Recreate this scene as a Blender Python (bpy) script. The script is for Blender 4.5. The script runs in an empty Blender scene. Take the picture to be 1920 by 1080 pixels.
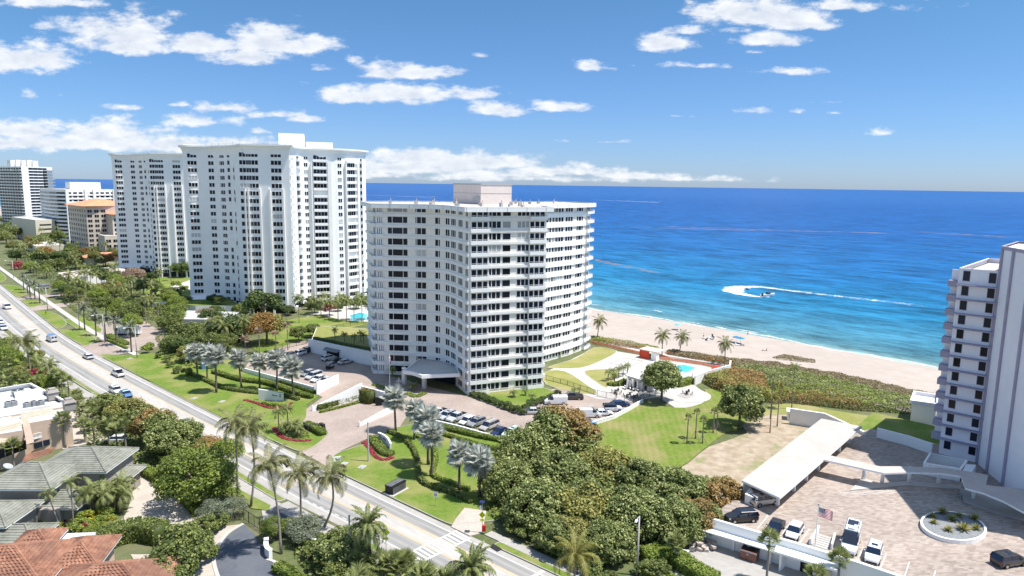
import bpy, math, random
import numpy as np
R_ = math.radians
random.seed(7); rng = np.random.default_rng(7)
SC = bpy.context.scene
COL = SC.collection
# ------------------------------------------------------------------ camera
CH = 52.0; CP = R_(8.62); CRL = R_(0.78); CHD = R_(46); CF = 1280.0
_f = np.array([math.sin(CHD)*math.cos(CP), math.cos(CHD)*math.cos(CP), -math.sin(CP)])
_r = np.array([math.cos(CHD), -math.sin(CHD), 0.0]); _u = np.cross(_r, _f)
_R = math.cos(CRL)*_r + math.sin(CRL)*_u; _U = math.cos(CRL)*_u - math.sin(CRL)*_r
from mathutils import Matrix, Vector
cam_d = bpy.data.cameras.new('camera'); cam = bpy.data.objects.new('camera', cam_d); COL.objects.link(cam)
cam_d.sensor_width = 36; cam_d.lens = 36*CF/1920; cam_d.clip_start = 0.5; cam_d.clip_end = 120000
M = Matrix(((_R[0], _U[0], -_f[0], 0), (_R[1], _U[1], -_f[1], 0), (_R[2], _U[2], -_f[2], CH), (0, 0, 0, 1)))
cam.matrix_world = M
SC.camera = cam
# ------------------------------------------------------------------ sun, sky, exposure
SUN_AZ = 145.0; SUN_EL = 65.0
sd = bpy.data.lights.new('sun', 'SUN'); sd.energy = 3.15; sd.angle = R_(0.5); sd.color = (1.0, 0.955, 0.89)
so = bpy.data.objects.new('sun', sd); COL.objects.link(so)
_sv = Vector((math.sin(R_(SUN_AZ))*math.cos(R_(SUN_EL)), math.cos(R_(SUN_AZ))*math.cos(R_(SUN_EL)), math.sin(R_(SUN_EL))))
so.rotation_euler = _sv.to_track_quat('Z', 'Y').to_euler(); so.location = (0, 0, 200)
SC.view_settings.view_transform = 'Standard'; SC.view_settings.look = 'None'
SC.view_settings.gamma = 1.0; SC.view_settings.exposure = 1.2; SC.view_settings.use_curve_mapping = False
SC.cycles.max_bounces = 6; SC.cycles.transparent_max_bounces = 6

def G(px, py, z=0.0):
    """ground point seen at a pixel of the 1920x1080 photograph (used to survey the site)"""
    d = _f + _R*((px-960)/CF) + _U*((540-py)/CF)
    t = (z-CH)/d[2]
    return (float(d[0]*t), float(d[1]*t))
def PX(x, y, z=0.0):
    v = np.array([x, y, z-CH]); D = float(v@_f)
    return 960+CF*float(v@_R)/D, 540-CF*float(v@_U)/D
def tall(px, py, py2, z=0.0):
    x, y = G(px, py, z); lo, hi = z, 120
    for _ in range(40):
        m = (lo+hi)/2
        if PX(x, y, m)[1] > py2: lo = m
        else: hi = m
    return lo-z

# ------------------------------------------------------------------ world
W = bpy.data.worlds.new('World'); SC.world = W; W.use_nodes = True
nt = W.node_tree; nt.nodes.clear()
def N(t, tree=None, **kw):
    n = (tree or nt).nodes.new(t)
    for k, v in kw.items():
        setattr(n, k, v)
    return n
def build_world():
    L = nt.links.new
    out = N('ShaderNodeOutputWorld'); bg = N('ShaderNodeBackground'); bg.inputs[1].default_value = 0.12
    sky = N('ShaderNodeTexSky'); sky.sky_type = 'NISHITA'; sky.sun_disc = False
    sky.sun_elevation = R_(SUN_EL); sky.sun_rotation = R_(SUN_AZ)
    sky.altitude = 50; sky.air_density = 0.95; sky.dust_density = 0.25; sky.ozone_density = 2.5
    tc = N('ShaderNodeTexCoord')
    def math_(op, a, b=None, c=None, clamp=False):
        n = N('ShaderNodeMath', operation=op, use_clamp=clamp)
        for i, v in enumerate((a, b, c)):
            if v is None: continue
            if isinstance(v, (int, float)): n.inputs[i].default_value = v
            else: L(v, n.inputs[i])
        return n.outputs[0]
    def dot(vec):
        n = N('ShaderNodeVectorMath', operation='DOT_PRODUCT'); L(tc.outputs['Generated'], n.inputs[0]); n.inputs[1].default_value = vec
        return n.outputs['Value']
    fh = (math.sin(CHD), math.cos(CHD), 0); rh = (math.cos(CHD), -math.sin(CHD), 0)
    den = math_('MAXIMUM', math_('ABSOLUTE', dot(fh)), 0.02)
    a = math_('DIVIDE', dot(rh), den); b = math_('DIVIDE', dot((0, 0, 1)), den)
    # wobble the coordinates with noise so that the outlines are ragged
    cmb = N('ShaderNodeCombineXYZ'); L(a, cmb.inputs[0]); L(math_('MULTIPLY', b, 2.2), cmb.inputs[1])
    n1 = N('ShaderNodeTexNoise'); n1.inputs['Scale'].default_value = 22; n1.inputs['Detail'].default_value = 6; n1.inputs['Roughness'].default_value = 0.62
    L(cmb.outputs[0], n1.inputs['Vector'])
    n2 = N('ShaderNodeTexNoise'); n2.inputs['Scale'].default_value = 9; n2.inputs['Detail'].default_value = 2
    L(cmb.outputs[0], n2.inputs['Vector'])
    n3 = N('ShaderNodeTexNoise'); n3.inputs['Scale'].default_value = 30; n3.inputs['Detail'].default_value = 4; n3.inputs['Roughness'].default_value = 0.6
    cm2 = N('ShaderNodeCombineXYZ'); L(a, cm2.inputs[0]); L(math_('ADD', math_('MULTIPLY', b, 2.2), 0.012), cm2.inputs[1]); L(cm2.outputs[0], n3.inputs['Vector'])
    CL = [  # centre px, centre py, half width px, half height px
        (60, 100, 110, 42), (15, 105, 120, 40), (225, 55, 130, 50), (245, 80, 90, 26), (390, 78, 120, 26), (500, 70, 110, 46), (560, 82, 90, 28), (470, 100, 90, 26), (90, 0, 130, 16),
        (60, 176, 26, 10), (115, 178, 14, 5), (230, 197, 50, 10), (340, 195, 22, 6), (415, 200, 70, 14), (370, 222, 85, 20), (520, 212, 50, 12), (560, 222, 34, 8), (660, 110, 22, 13), (612, 126, 25, 10),
        (640, 178, 60, 22), (720, 172, 140, 26), (700, 180, 130, 20), (780, 132, 110, 20), (712, 135, 50, 18), (885, 174, 62, 17), (930, 200, 75, 22), (1045, 198, 60, 17), (485, 245, 22, 7), (897, 102, 16, 7),
        (1104, 121, 40, 15), (1250, 78, 62, 25), (1290, 57, 50, 12), (1420, 20, 140, 34), (1600, 8, 140, 15), (1440, 70, 75, 18), (1320, 20, 50, 16), (1500, 40, 90, 20), (1290, 120, 75, 10), (1310, 122, 80, 9), (1485, 132, 68, 8), (1380, 55, 40, 10),
        (1412, 206, 34, 10), (1497, 209, 15, 5), (1550, 190, 36, 5), (1652, 248, 34, 9), (1130, 265, 56, 5), (1265, 217, 22, 3), (1575, 212, 22, 3), (1415, 97, 22, 5),
        # bank low over the horizon
        (40, 240, 120, 26), (180, 250, 160, 38), (330, 268, 160, 24), (130, 262, 220, 26), (0, 262, 160, 24), (430, 270, 130, 22), (600, 285, 120, 16), (780, 292, 130, 24), (900, 300, 160, 26), (1040, 318, 160, 18), (1180, 328, 140, 12), (1300, 334, 140, 9), (1000, 332, 220, 12), (760, 310, 150, 22), (690, 325, 120, 12), (950, 325, 170, 14),
        # outside the picture: the sky goes on, large clouds added for fill light
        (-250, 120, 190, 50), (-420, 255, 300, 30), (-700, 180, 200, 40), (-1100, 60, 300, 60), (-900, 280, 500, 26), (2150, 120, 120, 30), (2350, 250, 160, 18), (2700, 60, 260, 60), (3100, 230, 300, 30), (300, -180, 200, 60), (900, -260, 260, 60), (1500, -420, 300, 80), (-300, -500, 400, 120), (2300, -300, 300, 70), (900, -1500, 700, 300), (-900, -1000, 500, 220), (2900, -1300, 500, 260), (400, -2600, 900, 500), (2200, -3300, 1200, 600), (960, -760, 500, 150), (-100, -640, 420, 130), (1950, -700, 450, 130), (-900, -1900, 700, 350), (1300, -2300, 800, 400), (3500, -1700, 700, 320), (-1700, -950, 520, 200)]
    best = None
    bv_ = N('ShaderNodeCombineXYZ'); L(a, bv_.inputs[0]); L(b, bv_.inputs[1]); base_v = bv_.outputs[0]
    for (px, py, w, h) in CL:
        d = _f + _R*((px-960)/CF) + _U*((540-py)/CF)
        ca = float(d@np.array(rh)); cb = float(d[2]); dd = float(d@np.array(fh)); ca /= dd; cb /= dd
        sx = w/CF*1.02; sy = h/CF*1.05; g_ = min(1.0, 0.25+h/30.0)
        q1 = N('ShaderNodeVectorMath', operation='MULTIPLY_ADD'); L(base_v, q1.inputs[0]); q1.inputs[1].default_value = (1/sx, 1/sy, 0); q1.inputs[2].default_value = (-ca/sx, -(cb-0.25*sy)/sy, 0)
        q2 = N('ShaderNodeVectorMath', operation='MULTIPLY'); L(q1.outputs[0], q2.inputs[0]); q2.inputs[1].default_value = (1, -1.8, 0)
        q3 = N('ShaderNodeVectorMath', operation='MAXIMUM'); L(q1.outputs[0], q3.inputs[0]); L(q2.outputs[0], q3.inputs[1])
        q4 = N('ShaderNodeVectorMath', operation='LENGTH'); L(q3.outputs[0], q4.inputs[0])
        v = math_('MULTIPLY_ADD', q4.outputs['Value'], -g_, g_)
        best = v if best is None else math_('MAXIMUM', best, v)
    best = math_('MAXIMUM', best, -0.6)
    dens = math_('ADD', best, math_('MULTIPLY', math_('SUBTRACT', n1.outputs[0], 0.5), 2.1))
    dens = math_('ADD', dens, math_('MULTIPLY', math_('SUBTRACT', n2.outputs[0], 0.5), 1.0))
    mask = N('ShaderNodeMapRange', interpolation_type='SMOOTHSTEP'); L(dens, mask.inputs[0])
    mask.inputs[1].default_value = 0.0; mask.inputs[2].default_value = 0.62
    up = math_('GREATER_THAN', b, 0.0)
    mk = math_('MULTIPLY', math_('MULTIPLY', mask.outputs[0], up), 0.95)
    # cloud body shading: soft grey-blue folds under white tops
    sh = math_('ADD', math_('MULTIPLY', dens, 0.55), math_('MULTIPLY', math_('SUBTRACT', n3.outputs[0], n1.outputs[0]), 1.6), None, True)
    cc = N('ShaderNodeValToRGB'); L(sh, cc.inputs[0])
    cc.color_ramp.elements[0].position = 0.05; cc.color_ramp.elements[0].color = (0.93, 0.95, 0.98, 1)
    cc.color_ramp.elements[1].position = 0.75; cc.color_ramp.elements[1].color = (0.66, 0.72, 0.82, 1)
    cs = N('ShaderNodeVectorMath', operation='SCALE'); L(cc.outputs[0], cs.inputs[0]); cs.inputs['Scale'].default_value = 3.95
    # clear sky tint, raised above the view to add fill light
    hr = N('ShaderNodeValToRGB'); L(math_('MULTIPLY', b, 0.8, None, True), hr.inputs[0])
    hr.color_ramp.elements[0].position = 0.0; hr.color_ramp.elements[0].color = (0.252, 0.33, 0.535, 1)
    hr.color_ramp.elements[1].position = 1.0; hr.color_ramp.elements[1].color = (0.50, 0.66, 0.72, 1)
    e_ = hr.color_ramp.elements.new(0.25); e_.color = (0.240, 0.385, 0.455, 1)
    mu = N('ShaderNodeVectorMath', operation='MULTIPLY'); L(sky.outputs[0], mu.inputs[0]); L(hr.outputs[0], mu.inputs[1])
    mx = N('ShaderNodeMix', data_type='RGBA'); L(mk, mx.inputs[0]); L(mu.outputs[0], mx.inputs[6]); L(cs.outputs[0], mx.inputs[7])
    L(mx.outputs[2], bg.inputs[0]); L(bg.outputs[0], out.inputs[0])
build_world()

# ------------------------------------------------------------------ materials
def mk(name):
    m = bpy.data.materials.new(name); m.use_nodes = True
    t = m.node_tree; t.nodes.clear()
    o = t.nodes.new('ShaderNodeOutputMaterial'); b = t.nodes.new('ShaderNodeBsdfPrincipled'); t.links.new(b.outputs[0], o.inputs[0])
    return m, t, b, o
def mat(name, c1, c2=None, scale=1.0, rough=0.8, bump=0.0, detail=5, c3=None, scale3=0.05, spec=0.3, metal=0.0, coord='Object', stretch=(1, 1, 1), lo=0.35, hi=0.65, amount3=0.5, lo3=0.45, hi3=0.6, obrand=0.0):
    m, t, b, o = mk(name); L = t.links.new
    b.inputs['Roughness'].default_value = rough; b.inputs['Specular IOR Level'].default_value = spec; b.inputs['Metallic'].default_value = metal
    if c2 is None and c3 is None and not obrand:
        b.inputs['Base Color'].default_value = (*c1, 1); 
        return m
    tc = t.nodes.new('ShaderNodeTexCoord'); mp = t.nodes.new('ShaderNodeMapping'); mp.inputs['Scale'].default_value = stretch
    L(tc.outputs[coord], mp.inputs[0])
    col = None
    n = t.nodes.new('ShaderNodeTexNoise'); n.inputs['Scale'].default_value = scale; n.inputs['Detail'].default_value = detail; n.inputs['Roughness'].default_value = 0.6
    L(mp.outputs[0], n.inputs['Vector'])
    r = t.nodes.new('ShaderNodeValToRGB'); L(n.outputs[0], r.inputs[0])
    r.color_ramp.elements[0].position = lo; r.color_ramp.elements[0].color = (*c1, 1)
    r.color_ramp.elements[1].position = hi; r.color_ramp.elements[1].color = (*(c2 or c1), 1)
    col = r.outputs[0]
    if c3 is not None:
        n3 = t.nodes.new('ShaderNodeTexNoise'); n3.inputs['Scale'].default_value = scale3; n3.inputs['Detail'].default_value = 4; L(mp.outputs[0], n3.inputs['Vector'])
        mr = t.nodes.new('ShaderNodeMapRange'); mr.inputs[1].default_value = lo3; mr.inputs[2].default_value = hi3; mr.inputs[4].default_value = amount3; L(n3.outputs[0], mr.inputs[0])
        mx = t.nodes.new('ShaderNodeMix'); mx.data_type = 'RGBA'; L(mr.outputs[0], mx.inputs[0]); L(col, mx.inputs[6]); mx.inputs[7].default_value = (*c3, 1); col = mx.outputs[2]
    if obrand:
        oi = t.nodes.new('ShaderNodeObjectInfo'); mr = t.nodes.new('ShaderNodeMapRange'); L(oi.outputs['Random'], mr.inputs[0]); mr.inputs[3].default_value = 1-obrand; mr.inputs[4].default_value = 1+obrand
        hs = t.nodes.new('ShaderNodeHueSaturation'); L(mr.outputs[0], hs.inputs['Value']); L(col, hs.inputs['Color']); col = hs.outputs[0]
    L(col, b.inputs['Base Color'])
    if bump:
        bp = t.nodes.new('ShaderNodeBump'); bp.inputs['Strength'].default_value = bump; bp.inputs['Distance'].default_value = 0.1
        L(n.outputs[0], bp.inputs['Height']); L(bp.outputs[0], b.inputs['Normal'])
    return m
def leafmat(name, dark, mid, light, trans=0.32, rough=0.55, rnd=0.12):
    m, t, b, o = mk(name); L = t.links.new
    at = t.nodes.new('ShaderNodeAttribute'); at.attribute_name = 'tint'
    r = t.nodes.new('ShaderNodeValToRGB'); L(at.outputs['Fac'], r.inputs[0])
    e = r.color_ramp.elements; e[0].position = 0.0; e[0].color = (*dark, 1); e[1].position = 1.0; e[1].color = (*light, 1)
    x = e.new(0.5); x.color = (*mid, 1)
    oi = t.nodes.new('ShaderNodeObjectInfo'); mr = t.nodes.new('ShaderNodeMapRange'); L(oi.outputs['Random'], mr.inputs[0]); mr.inputs[3].default_value = 1-rnd; mr.inputs[4].default_value = 1+rnd
    hs = t.nodes.new('ShaderNodeHueSaturation'); L(mr.outputs[0], hs.inputs['Value']); L(r.outputs[0], hs.inputs['Color'])
    L(hs.outputs[0], b.inputs['Base Color']); b.inputs['Roughness'].default_value = rough; b.inputs['Specular IOR Level'].default_value = 0.35
    tr = t.nodes.new('ShaderNodeBsdfTranslucent'); L(hs.outputs[0], tr.inputs[0])
    mx = t.nodes.new('ShaderNodeMixShader'); mx.inputs[0].default_value = trans; L(b.outputs[0], mx.inputs[1]); L(tr.outputs[0], mx.inputs[2]); L(mx.outputs[0], o.inputs[0])
    return m
def brickmat(name, c1, c2, mortar, w, h, rough=0.85, rot=0.0, var=None, msize=0.02):
    m, t, b, o = mk(name); L = t.links.new
    tc = t.nodes.new('ShaderNodeTexCoord'); mp = t.nodes.new('ShaderNodeMapping'); mp.inputs['Rotation'].default_value = (0, 0, rot)
    L(tc.outputs['Object'], mp.inputs[0])
    br = t.nodes.new('ShaderNodeTexBrick'); L(mp.outputs[0], br.inputs['Vector'])
    br.inputs['Scale'].default_value = 1.0; br.inputs['Brick Width'].default_value = w; br.inputs['Row Height'].default_value = h
    br.inputs['Mortar Size'].default_value = msize; br.inputs['Color1'].default_value = (*c1, 1); br.inputs['Color2'].default_value = (*c2, 1); br.inputs['Mortar'].default_value = (*mortar, 1)
    n = t.nodes.new('ShaderNodeTexNoise'); n.inputs['Scale'].default_value = 0.12; n.inputs['Detail'].default_value = 8; L(mp.outputs[0], n.inputs['Vector'])
    mr = t.nodes.new('ShaderNodeMapRange'); L(n.outputs[0], mr.inputs[0]); mr.inputs[1].default_value = 0.3; mr.inputs[2].default_value = 0.7; mr.inputs[3].default_value = 0.8; mr.inputs[4].default_value = 1.14
    hs = t.nodes.new('ShaderNodeHueSaturation'); L(mr.outputs[0], hs.inputs['Value']); L(br.outputs[0], hs.inputs['Color'])
    n2 = t.nodes.new('ShaderNodeTexNoise'); n2.inputs['Scale'].default_value = 1.6; n2.inputs['Detail'].default_value = 2; L(mp.outputs[0], n2.inputs['Vector'])
    mr2 = t.nodes.new('ShaderNodeMapRange'); L(n2.outputs[0], mr2.inputs[0]); mr2.inputs[1].default_value = 0.35; mr2.inputs[2].default_value = 0.65
    mr2.inputs[3].default_value = 0.0; mr2.inputs[4].default_value = 0.3
    mx = t.nodes.new('ShaderNodeMix'); mx.data_type = 'RGBA'; L(mr2.outputs[0], mx.inputs[0]); L(hs.outputs[0], mx.inputs[6]); mx.inputs[7].default_value = (*(var or c2), 1)
    L(mx.outputs[2], b.inputs['Base Color']); b.inputs['Roughness'].default_value = rough; b.inputs['Specular IOR Level'].default_value = 0.2
    bp = t.nodes.new('ShaderNodeBump'); bp.inputs['Strength'].default_value = 0.35; bp.inputs['Distance'].default_value = 0.02; bp.invert = True
    L(br.outputs['Fac'], bp.inputs['Height']); L(bp.outputs[0], b.inputs['Normal'])
    return m
MT = {}
MT['white'] = mat('white_stucco', (0.86, 0.84, 0.81), (0.81, 0.795, 0.77), 0.6, 0.75, 0.05, c3=(0.73, 0.71, 0.68), scale3=0.09, amount3=0.5)
MT['trim'] = mat('white_trim', (0.86, 0.86, 0.85), (0.80, 0.80, 0.79), 2.0, 0.6)
MT['cream'] = mat('cream_wall', (0.86, 0.82, 0.75), (0.82, 0.78, 0.715), 0.5, 0.8, c3=(0.76, 0.72, 0.66), scale3=0.1)
MT['bluewhite'] = mat('cool_white_paint', (0.89, 0.88, 0.86), (0.85, 0.85, 0.84), 0.4, 0.75, c3=(0.79, 0.79, 0.79), scale3=0.06)
MT['glass'] = mat('window_glass', (0.006, 0.009, 0.02), (0.018, 0.024, 0.036), 0.25, 0.15, spec=0.22, obrand=0.7)
MT['blind'] = mat('window_blind', (0.35, 0.36, 0.36), (0.45, 0.45, 0.44), 3, 0.5, spec=0.6, obrand=0.3)
MT['dark'] = mat('dark_metal', (0.02, 0.02, 0.022), (0.035, 0.035, 0.035), 4, 0.5)
MT['rail'] = mat('painted_rail', (0.6, 0.6, 0.6))
MT['roofgravel'] = mat('roof_gravel', (0.52, 0.49, 0.45), (0.62, 0.59, 0.55), 1.5, 0.9, 0.2, c3=(0.40, 0.37, 0.34), scale3=0.12)
MT['whiteroof'] = mat('white_membrane_roof', (0.60, 0.60, 0.585), (0.54, 0.54, 0.53), 0.8, 0.7, c3=(0.44, 0.43, 0.41), scale3=0.3, amount3=0.6)
MT['pinkconc'] = mat('pale_concrete_roof', (0.47, 0.405, 0.365), (0.52, 0.46, 0.42), 0.8, 0.85, 0.1, c3=(0.42, 0.36, 0.325), scale3=0.15)
MT['pinkwall'] = mat('pinkish_plaster', (0.62, 0.53, 0.49), (0.66, 0.58, 0.54), 0.5, 0.85)
MT['concrete'] = mat('concrete', (0.34, 0.32, 0.295), (0.39, 0.37, 0.345), 1.2, 0.85, 0.1, c3=(0.30, 0.285, 0.265), scale3=0.2)
MT['deckwhite'] = mat('pale_pool_concrete', (0.44, 0.42, 0.39), (0.49, 0.47, 0.44), 1.0, 0.8, 0.05, c3=(0.38, 0.36, 0.335), scale3=0.2)
MT['asphalt'] = mat('worn_asphalt', (0.265, 0.255, 0.245), (0.325, 0.315, 0.30), 0.9, 0.9, 0.15, c3=(0.32, 0.31, 0.29), scale3=0.05, amount3=0.6, stretch=(1.6, 0.18, 1))
MT['asphaltpale'] = mat('pale_centre_lane', (0.39, 0.365, 0.335), (0.46, 0.435, 0.405), 1.2, 0.9, 0.1, c3=(0.36, 0.345, 0.33), scale3=0.2, stretch=(1.4, 0.25, 1))
MT['asphaltdark'] = mat('dark_asphalt', (0.085, 0.095, 0.115), (0.105, 0.115, 0.135), 2, 0.85, 0.15, c3=(0.13, 0.14, 0.155), scale3=0.2)
MT['asphalttrack'] = mat('tyre_polished_asphalt', (0.215, 0.21, 0.205), (0.29, 0.28, 0.27), 0.8, 0.85, 0.1, stretch=(1.6, 0.1, 1))
MT['paint'] = mat('road_paint_white', (0.72, 0.72, 0.70), (0.55, 0.55, 0.53), 1.2, 0.7)
MT['yellow'] = mat('road_paint_yellow', (0.60, 0.42, 0.16), (0.47, 0.38, 0.22), 0.9, 0.7)
MT['paver'] = brickmat('rose_pavers', (0.40, 0.325, 0.28), (0.32, 0.25, 0.215), (0.28, 0.23, 0.20), 0.45, 0.22, rot=0.5, var=(0.39, 0.335, 0.30))
MT['paver2'] = brickmat('tan_pavers', (0.42, 0.355, 0.305), (0.26, 0.205, 0.175), (0.29, 0.24, 0.21), 0.75, 0.36, rot=0.7, var=(0.40, 0.345, 0.30))
MT['driveway'] = mat('pale_stone_driveway', (0.42, 0.37, 0.315), (0.48, 0.43, 0.375), 1.8, 0.85, 0.15, c3=(0.37, 0.32, 0.27), scale3=0.3)
MT['soil'] = mat('planted_ground', (0.075, 0.105, 0.035), (0.13, 0.14, 0.06), 0.7, 0.95, 0.3, c3=(0.18, 0.16, 0.10), scale3=0.1)
MT['sandlot'] = mat('sandy_lot', (0.29, 0.225, 0.155), (0.41, 0.34, 0.26), 0.5, 0.95, 0.3, c3=(0.20, 0.22, 0.09), scale3=0.22, amount3=0.75, lo3=0.56, hi3=0.66)
MT['sand'] = mat('beach_sand', (0.385, 0.325, 0.28), (0.425, 0.37, 0.325), 0.25, 0.95, 0.2, c3=(0.37, 0.315, 0.275), scale3=0.05)
MT['town'] = mat('mixed_town_ground', (0.13, 0.14, 0.09), (0.34, 0.32, 0.29), 0.03, 0.9, c3=(0.5, 0.48, 0.45), scale3=0.08, amount3=0.7)  # unseen ground behind the camera, made pale to bounce fill light
MT['mulch'] = mat('flower_mulch', (0.06, 0.03, 0.025), (0.1, 0.06, 0.04), 3, 0.95)
MT['terracotta'] = mat('terracotta_tile', (0.21, 0.095, 0.06), (0.36, 0.185, 0.12), 1.1, 0.8, c3=(0.14, 0.075, 0.055), scale3=0.25, obrand=0.06)
MT['peachtile'] = mat('peach_tile', (0.50, 0.36, 0.28), (0.57, 0.44, 0.35), 1.4, 0.8, c3=(0.42, 0.31, 0.25), scale3=0.3, obrand=0.06)
MT['greentile'] = mat('grey_green_tile', (0.16, 0.165, 0.135), (0.24, 0.24, 0.20), 1.2, 0.8, c3=(0.30, 0.30, 0.26), scale3=0.35, obrand=0.08)
MT['orangeroof'] = mat('orange_roof_tile', (0.62, 0.24, 0.12), (0.70, 0.33, 0.19), 0.5, 0.8)
MT['peach'] = mat('peach_stucco', (0.60, 0.46, 0.36), (0.56, 0.42, 0.33), 0.7, 0.85)
MT['taupe'] = mat('taupe_stucco', (0.34, 0.31, 0.28), (0.30, 0.27, 0.25), 0.7, 0.85)
MT['beige'] = mat('beige_stucco', (0.64, 0.58, 0.47), (0.60, 0.54, 0.44), 0.5, 0.85)
MT['sandstone'] = mat('hotel_stucco', (0.60, 0.52, 0.44), (0.55, 0.48, 0.41), 0.4, 0.85)
MT['mauve'] = mat('mauve_shade_trim', (0.36, 0.33, 0.42), (0.33, 0.30, 0.38), 0.5, 0.8)  # purplish shade of balcony parapets and ledges is put into this colour
MT['lilac'] = mat('pale_lilac_paint', (0.84, 0.82, 0.86), (0.80, 0.78, 0.83), 0.4, 0.75, c3=(0.74, 0.72, 0.77), scale3=0.08)
MT['red'] = mat('red_mesh', (0.62, 0.07, 0.03), (0.55, 0.06, 0.03), 2, 0.7)
MT['orange'] = mat('orange_mesh_fence', (0.85, 0.30, 0.16), (0.80, 0.40, 0.28), 1.5, 0.8)
MT['blue'] = mat('blue_fabric', (0.08, 0.38, 0.62)); MT['aqua'] = mat('aqua_fabric', (0.30, 0.62, 0.66))
MT['rust'] = mat('brown_dumpster', (0.20, 0.085, 0.06), (0.26, 0.12, 0.09), 1.5, 0.7)
MT['grey'] = mat('grey_metal', (0.40, 0.41, 0.42), (0.32, 0.33, 0.34), 3, 0.6)
MT['pole'] = mat('concrete_pole', (0.50, 0.48, 0.45), (0.44, 0.42, 0.40), 3, 0.8)
MT['signyellow'] = mat('sign_yellow_green', (0.68, 0.78, 0.03)); MT['solar'] = mat('solar_panel', (0.02, 0.03, 0.09), rough=0.2)
MT['signred'] = mat('sign_red', (0.7, 0.03, 0.03)); MT['black'] = mat('black_plastic', (0.012, 0.012, 0.013), rough=0.5)
MT['navy'] = mat('navy_cloth', (0.015, 0.02, 0.10)); MT['flagred'] = mat('flag_red', (0.55, 0.03, 0.05)); MT['flagwhite'] = mat('flag_white', (0.8, 0.8, 0.8))
MT['wood'] = mat('weathered_wood', (0.3, 0.24, 0.18), (0.38, 0.31, 0.25), 3, 0.85)
MT['skin'] = mat('skin', (0.45, 0.26, 0.18))
MT['rock'] = mat('grey_gravel', (0.17, 0.18, 0.19), (0.26, 0.27, 0.28), 4, 0.95, 0.5)
def lawnmat(name, c1, c2, c3, stripe=0.0, sdir=0.0):
    m = mat(name, c1, c2, 1.3, 0.95, 0.35, detail=8, c3=c3, scale3=0.13, spec=0.1, amount3=0.9, lo3=0.44, hi3=0.64)
    t = m.node_tree; b = [n for n in t.nodes if n.type == 'BSDF_PRINCIPLED'][0]; L = t.links.new
    src = b.inputs['Base Color'].links[0].from_socket
    fine = t.nodes.new('ShaderNodeTexNoise'); fine.inputs['Scale'].default_value = 7; fine.inputs['Detail'].default_value = 3
    tc = [n for n in t.nodes if n.type == 'TEX_COORD'][0]; L(tc.outputs['Object'], fine.inputs['Vector'])
    mr = t.nodes.new('ShaderNodeMapRange'); L(fine.outputs[0], mr.inputs[0]); mr.inputs[1].default_value = 0.3; mr.inputs[2].default_value = 0.7; mr.inputs[3].default_value = 0.82; mr.inputs[4].default_value = 1.18
    val = mr.outputs[0]
    if stripe:
        mp = t.nodes.new('ShaderNodeMapping'); mp.inputs['Rotation'].default_value = (0, 0, sdir); L(tc.outputs['Object'], mp.inputs[0])
        wv = t.nodes.new('ShaderNodeTexWave'); wv.inputs['Scale'].default_value = 0.22; wv.inputs['Distortion'].default_value = 0.6; L(mp.outputs[0], wv.inputs['Vector'])
        mr2 = t.nodes.new('ShaderNodeMapRange'); L(wv.outputs['Fac'], mr2.inputs[0]); mr2.inputs[3].default_value = 1-stripe; mr2.inputs[4].default_value = 1+stripe
        mm = t.nodes.new('ShaderNodeMath'); mm.operation = 'MULTIPLY'; L(val, mm.inputs[0]); L(mr2.outputs[0], mm.inputs[1]); val = mm.outputs[0]
    hs = t.nodes.new('ShaderNodeHueSaturation'); L(val, hs.inputs['Value']); L(src, hs.inputs['Color']); L(hs.outputs[0], b.inputs['Base Color'])
    return m
MT['lawn'] = lawnmat('lawn_grass', (0.105, 0.165, 0.028), (0.155, 0.215, 0.04), (0.24, 0.235, 0.085))
MT['lawn2'] = lawnmat('mown_lawn_grass', (0.12, 0.175, 0.03), (0.165, 0.215, 0.042), (0.25, 0.225, 0.095), 0.05, 0.9)
MT['lawndry'] = lawnmat('dry_lawn_grass', (0.20, 0.215, 0.06), (0.25, 0.25, 0.085), (0.30, 0.27, 0.12))
MT['gl'] = leafmat('green_leaves', (0.05, 0.075, 0.02), (0.15, 0.19, 0.045), (0.34, 0.37, 0.11))
MT['gl_dark'] = leafmat('dark_green_leaves', (0.03, 0.055, 0.016), (0.09, 0.135, 0.035), (0.23, 0.29, 0.09))
MT['gl_bright'] = leafmat('bright_green_leaves', (0.08, 0.12, 0.02), (0.22, 0.29, 0.045), (0.42, 0.47, 0.11))
MT['grape'] = leafmat('sea_grape_leaves', (0.05, 0.075, 0.015), (0.185, 0.225, 0.06), (0.52, 0.55, 0.23))
MT['grape_y'] = leafmat('yellowing_sea_grape_leaves', (0.08, 0.09, 0.02), (0.25, 0.25, 0.06), (0.54, 0.48, 0.16))
MT['grape_r'] = leafmat('rusty_sea_grape_leaves', (0.09, 0.08, 0.02), (0.30, 0.20, 0.065), (0.55, 0.34, 0.14))
MT['orangeleaf'] = leafmat('orange_leaves', (0.12, 0.09, 0.02), (0.30, 0.18, 0.05), (0.48, 0.26, 0.10))
MT['pinkleaf'] = leafmat('pinkish_dry_leaves', (0.16, 0.10, 0.07), (0.34, 0.24, 0.17), (0.52, 0.40, 0.31))
MT['silver'] = leafmat('silver_palm_leaves', (0.20, 0.22, 0.19), (0.50, 0.52, 0.46), (0.86, 0.86, 0.80), rough=0.45, trans=0.42)
MT['silverb'] = leafmat('silver_buttonwood_leaves', (0.08, 0.10, 0.06), (0.20, 0.235, 0.15), (0.42, 0.45, 0.33))
MT['palm'] = leafmat('palm_fronds', (0.07, 0.08, 0.03), (0.20, 0.21, 0.08), (0.47, 0.44, 0.22))
MT['palmy'] = leafmat('yellow_palm_fronds', (0.09, 0.10, 0.02), (0.22, 0.22, 0.05), (0.42, 0.36, 0.12))
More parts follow.
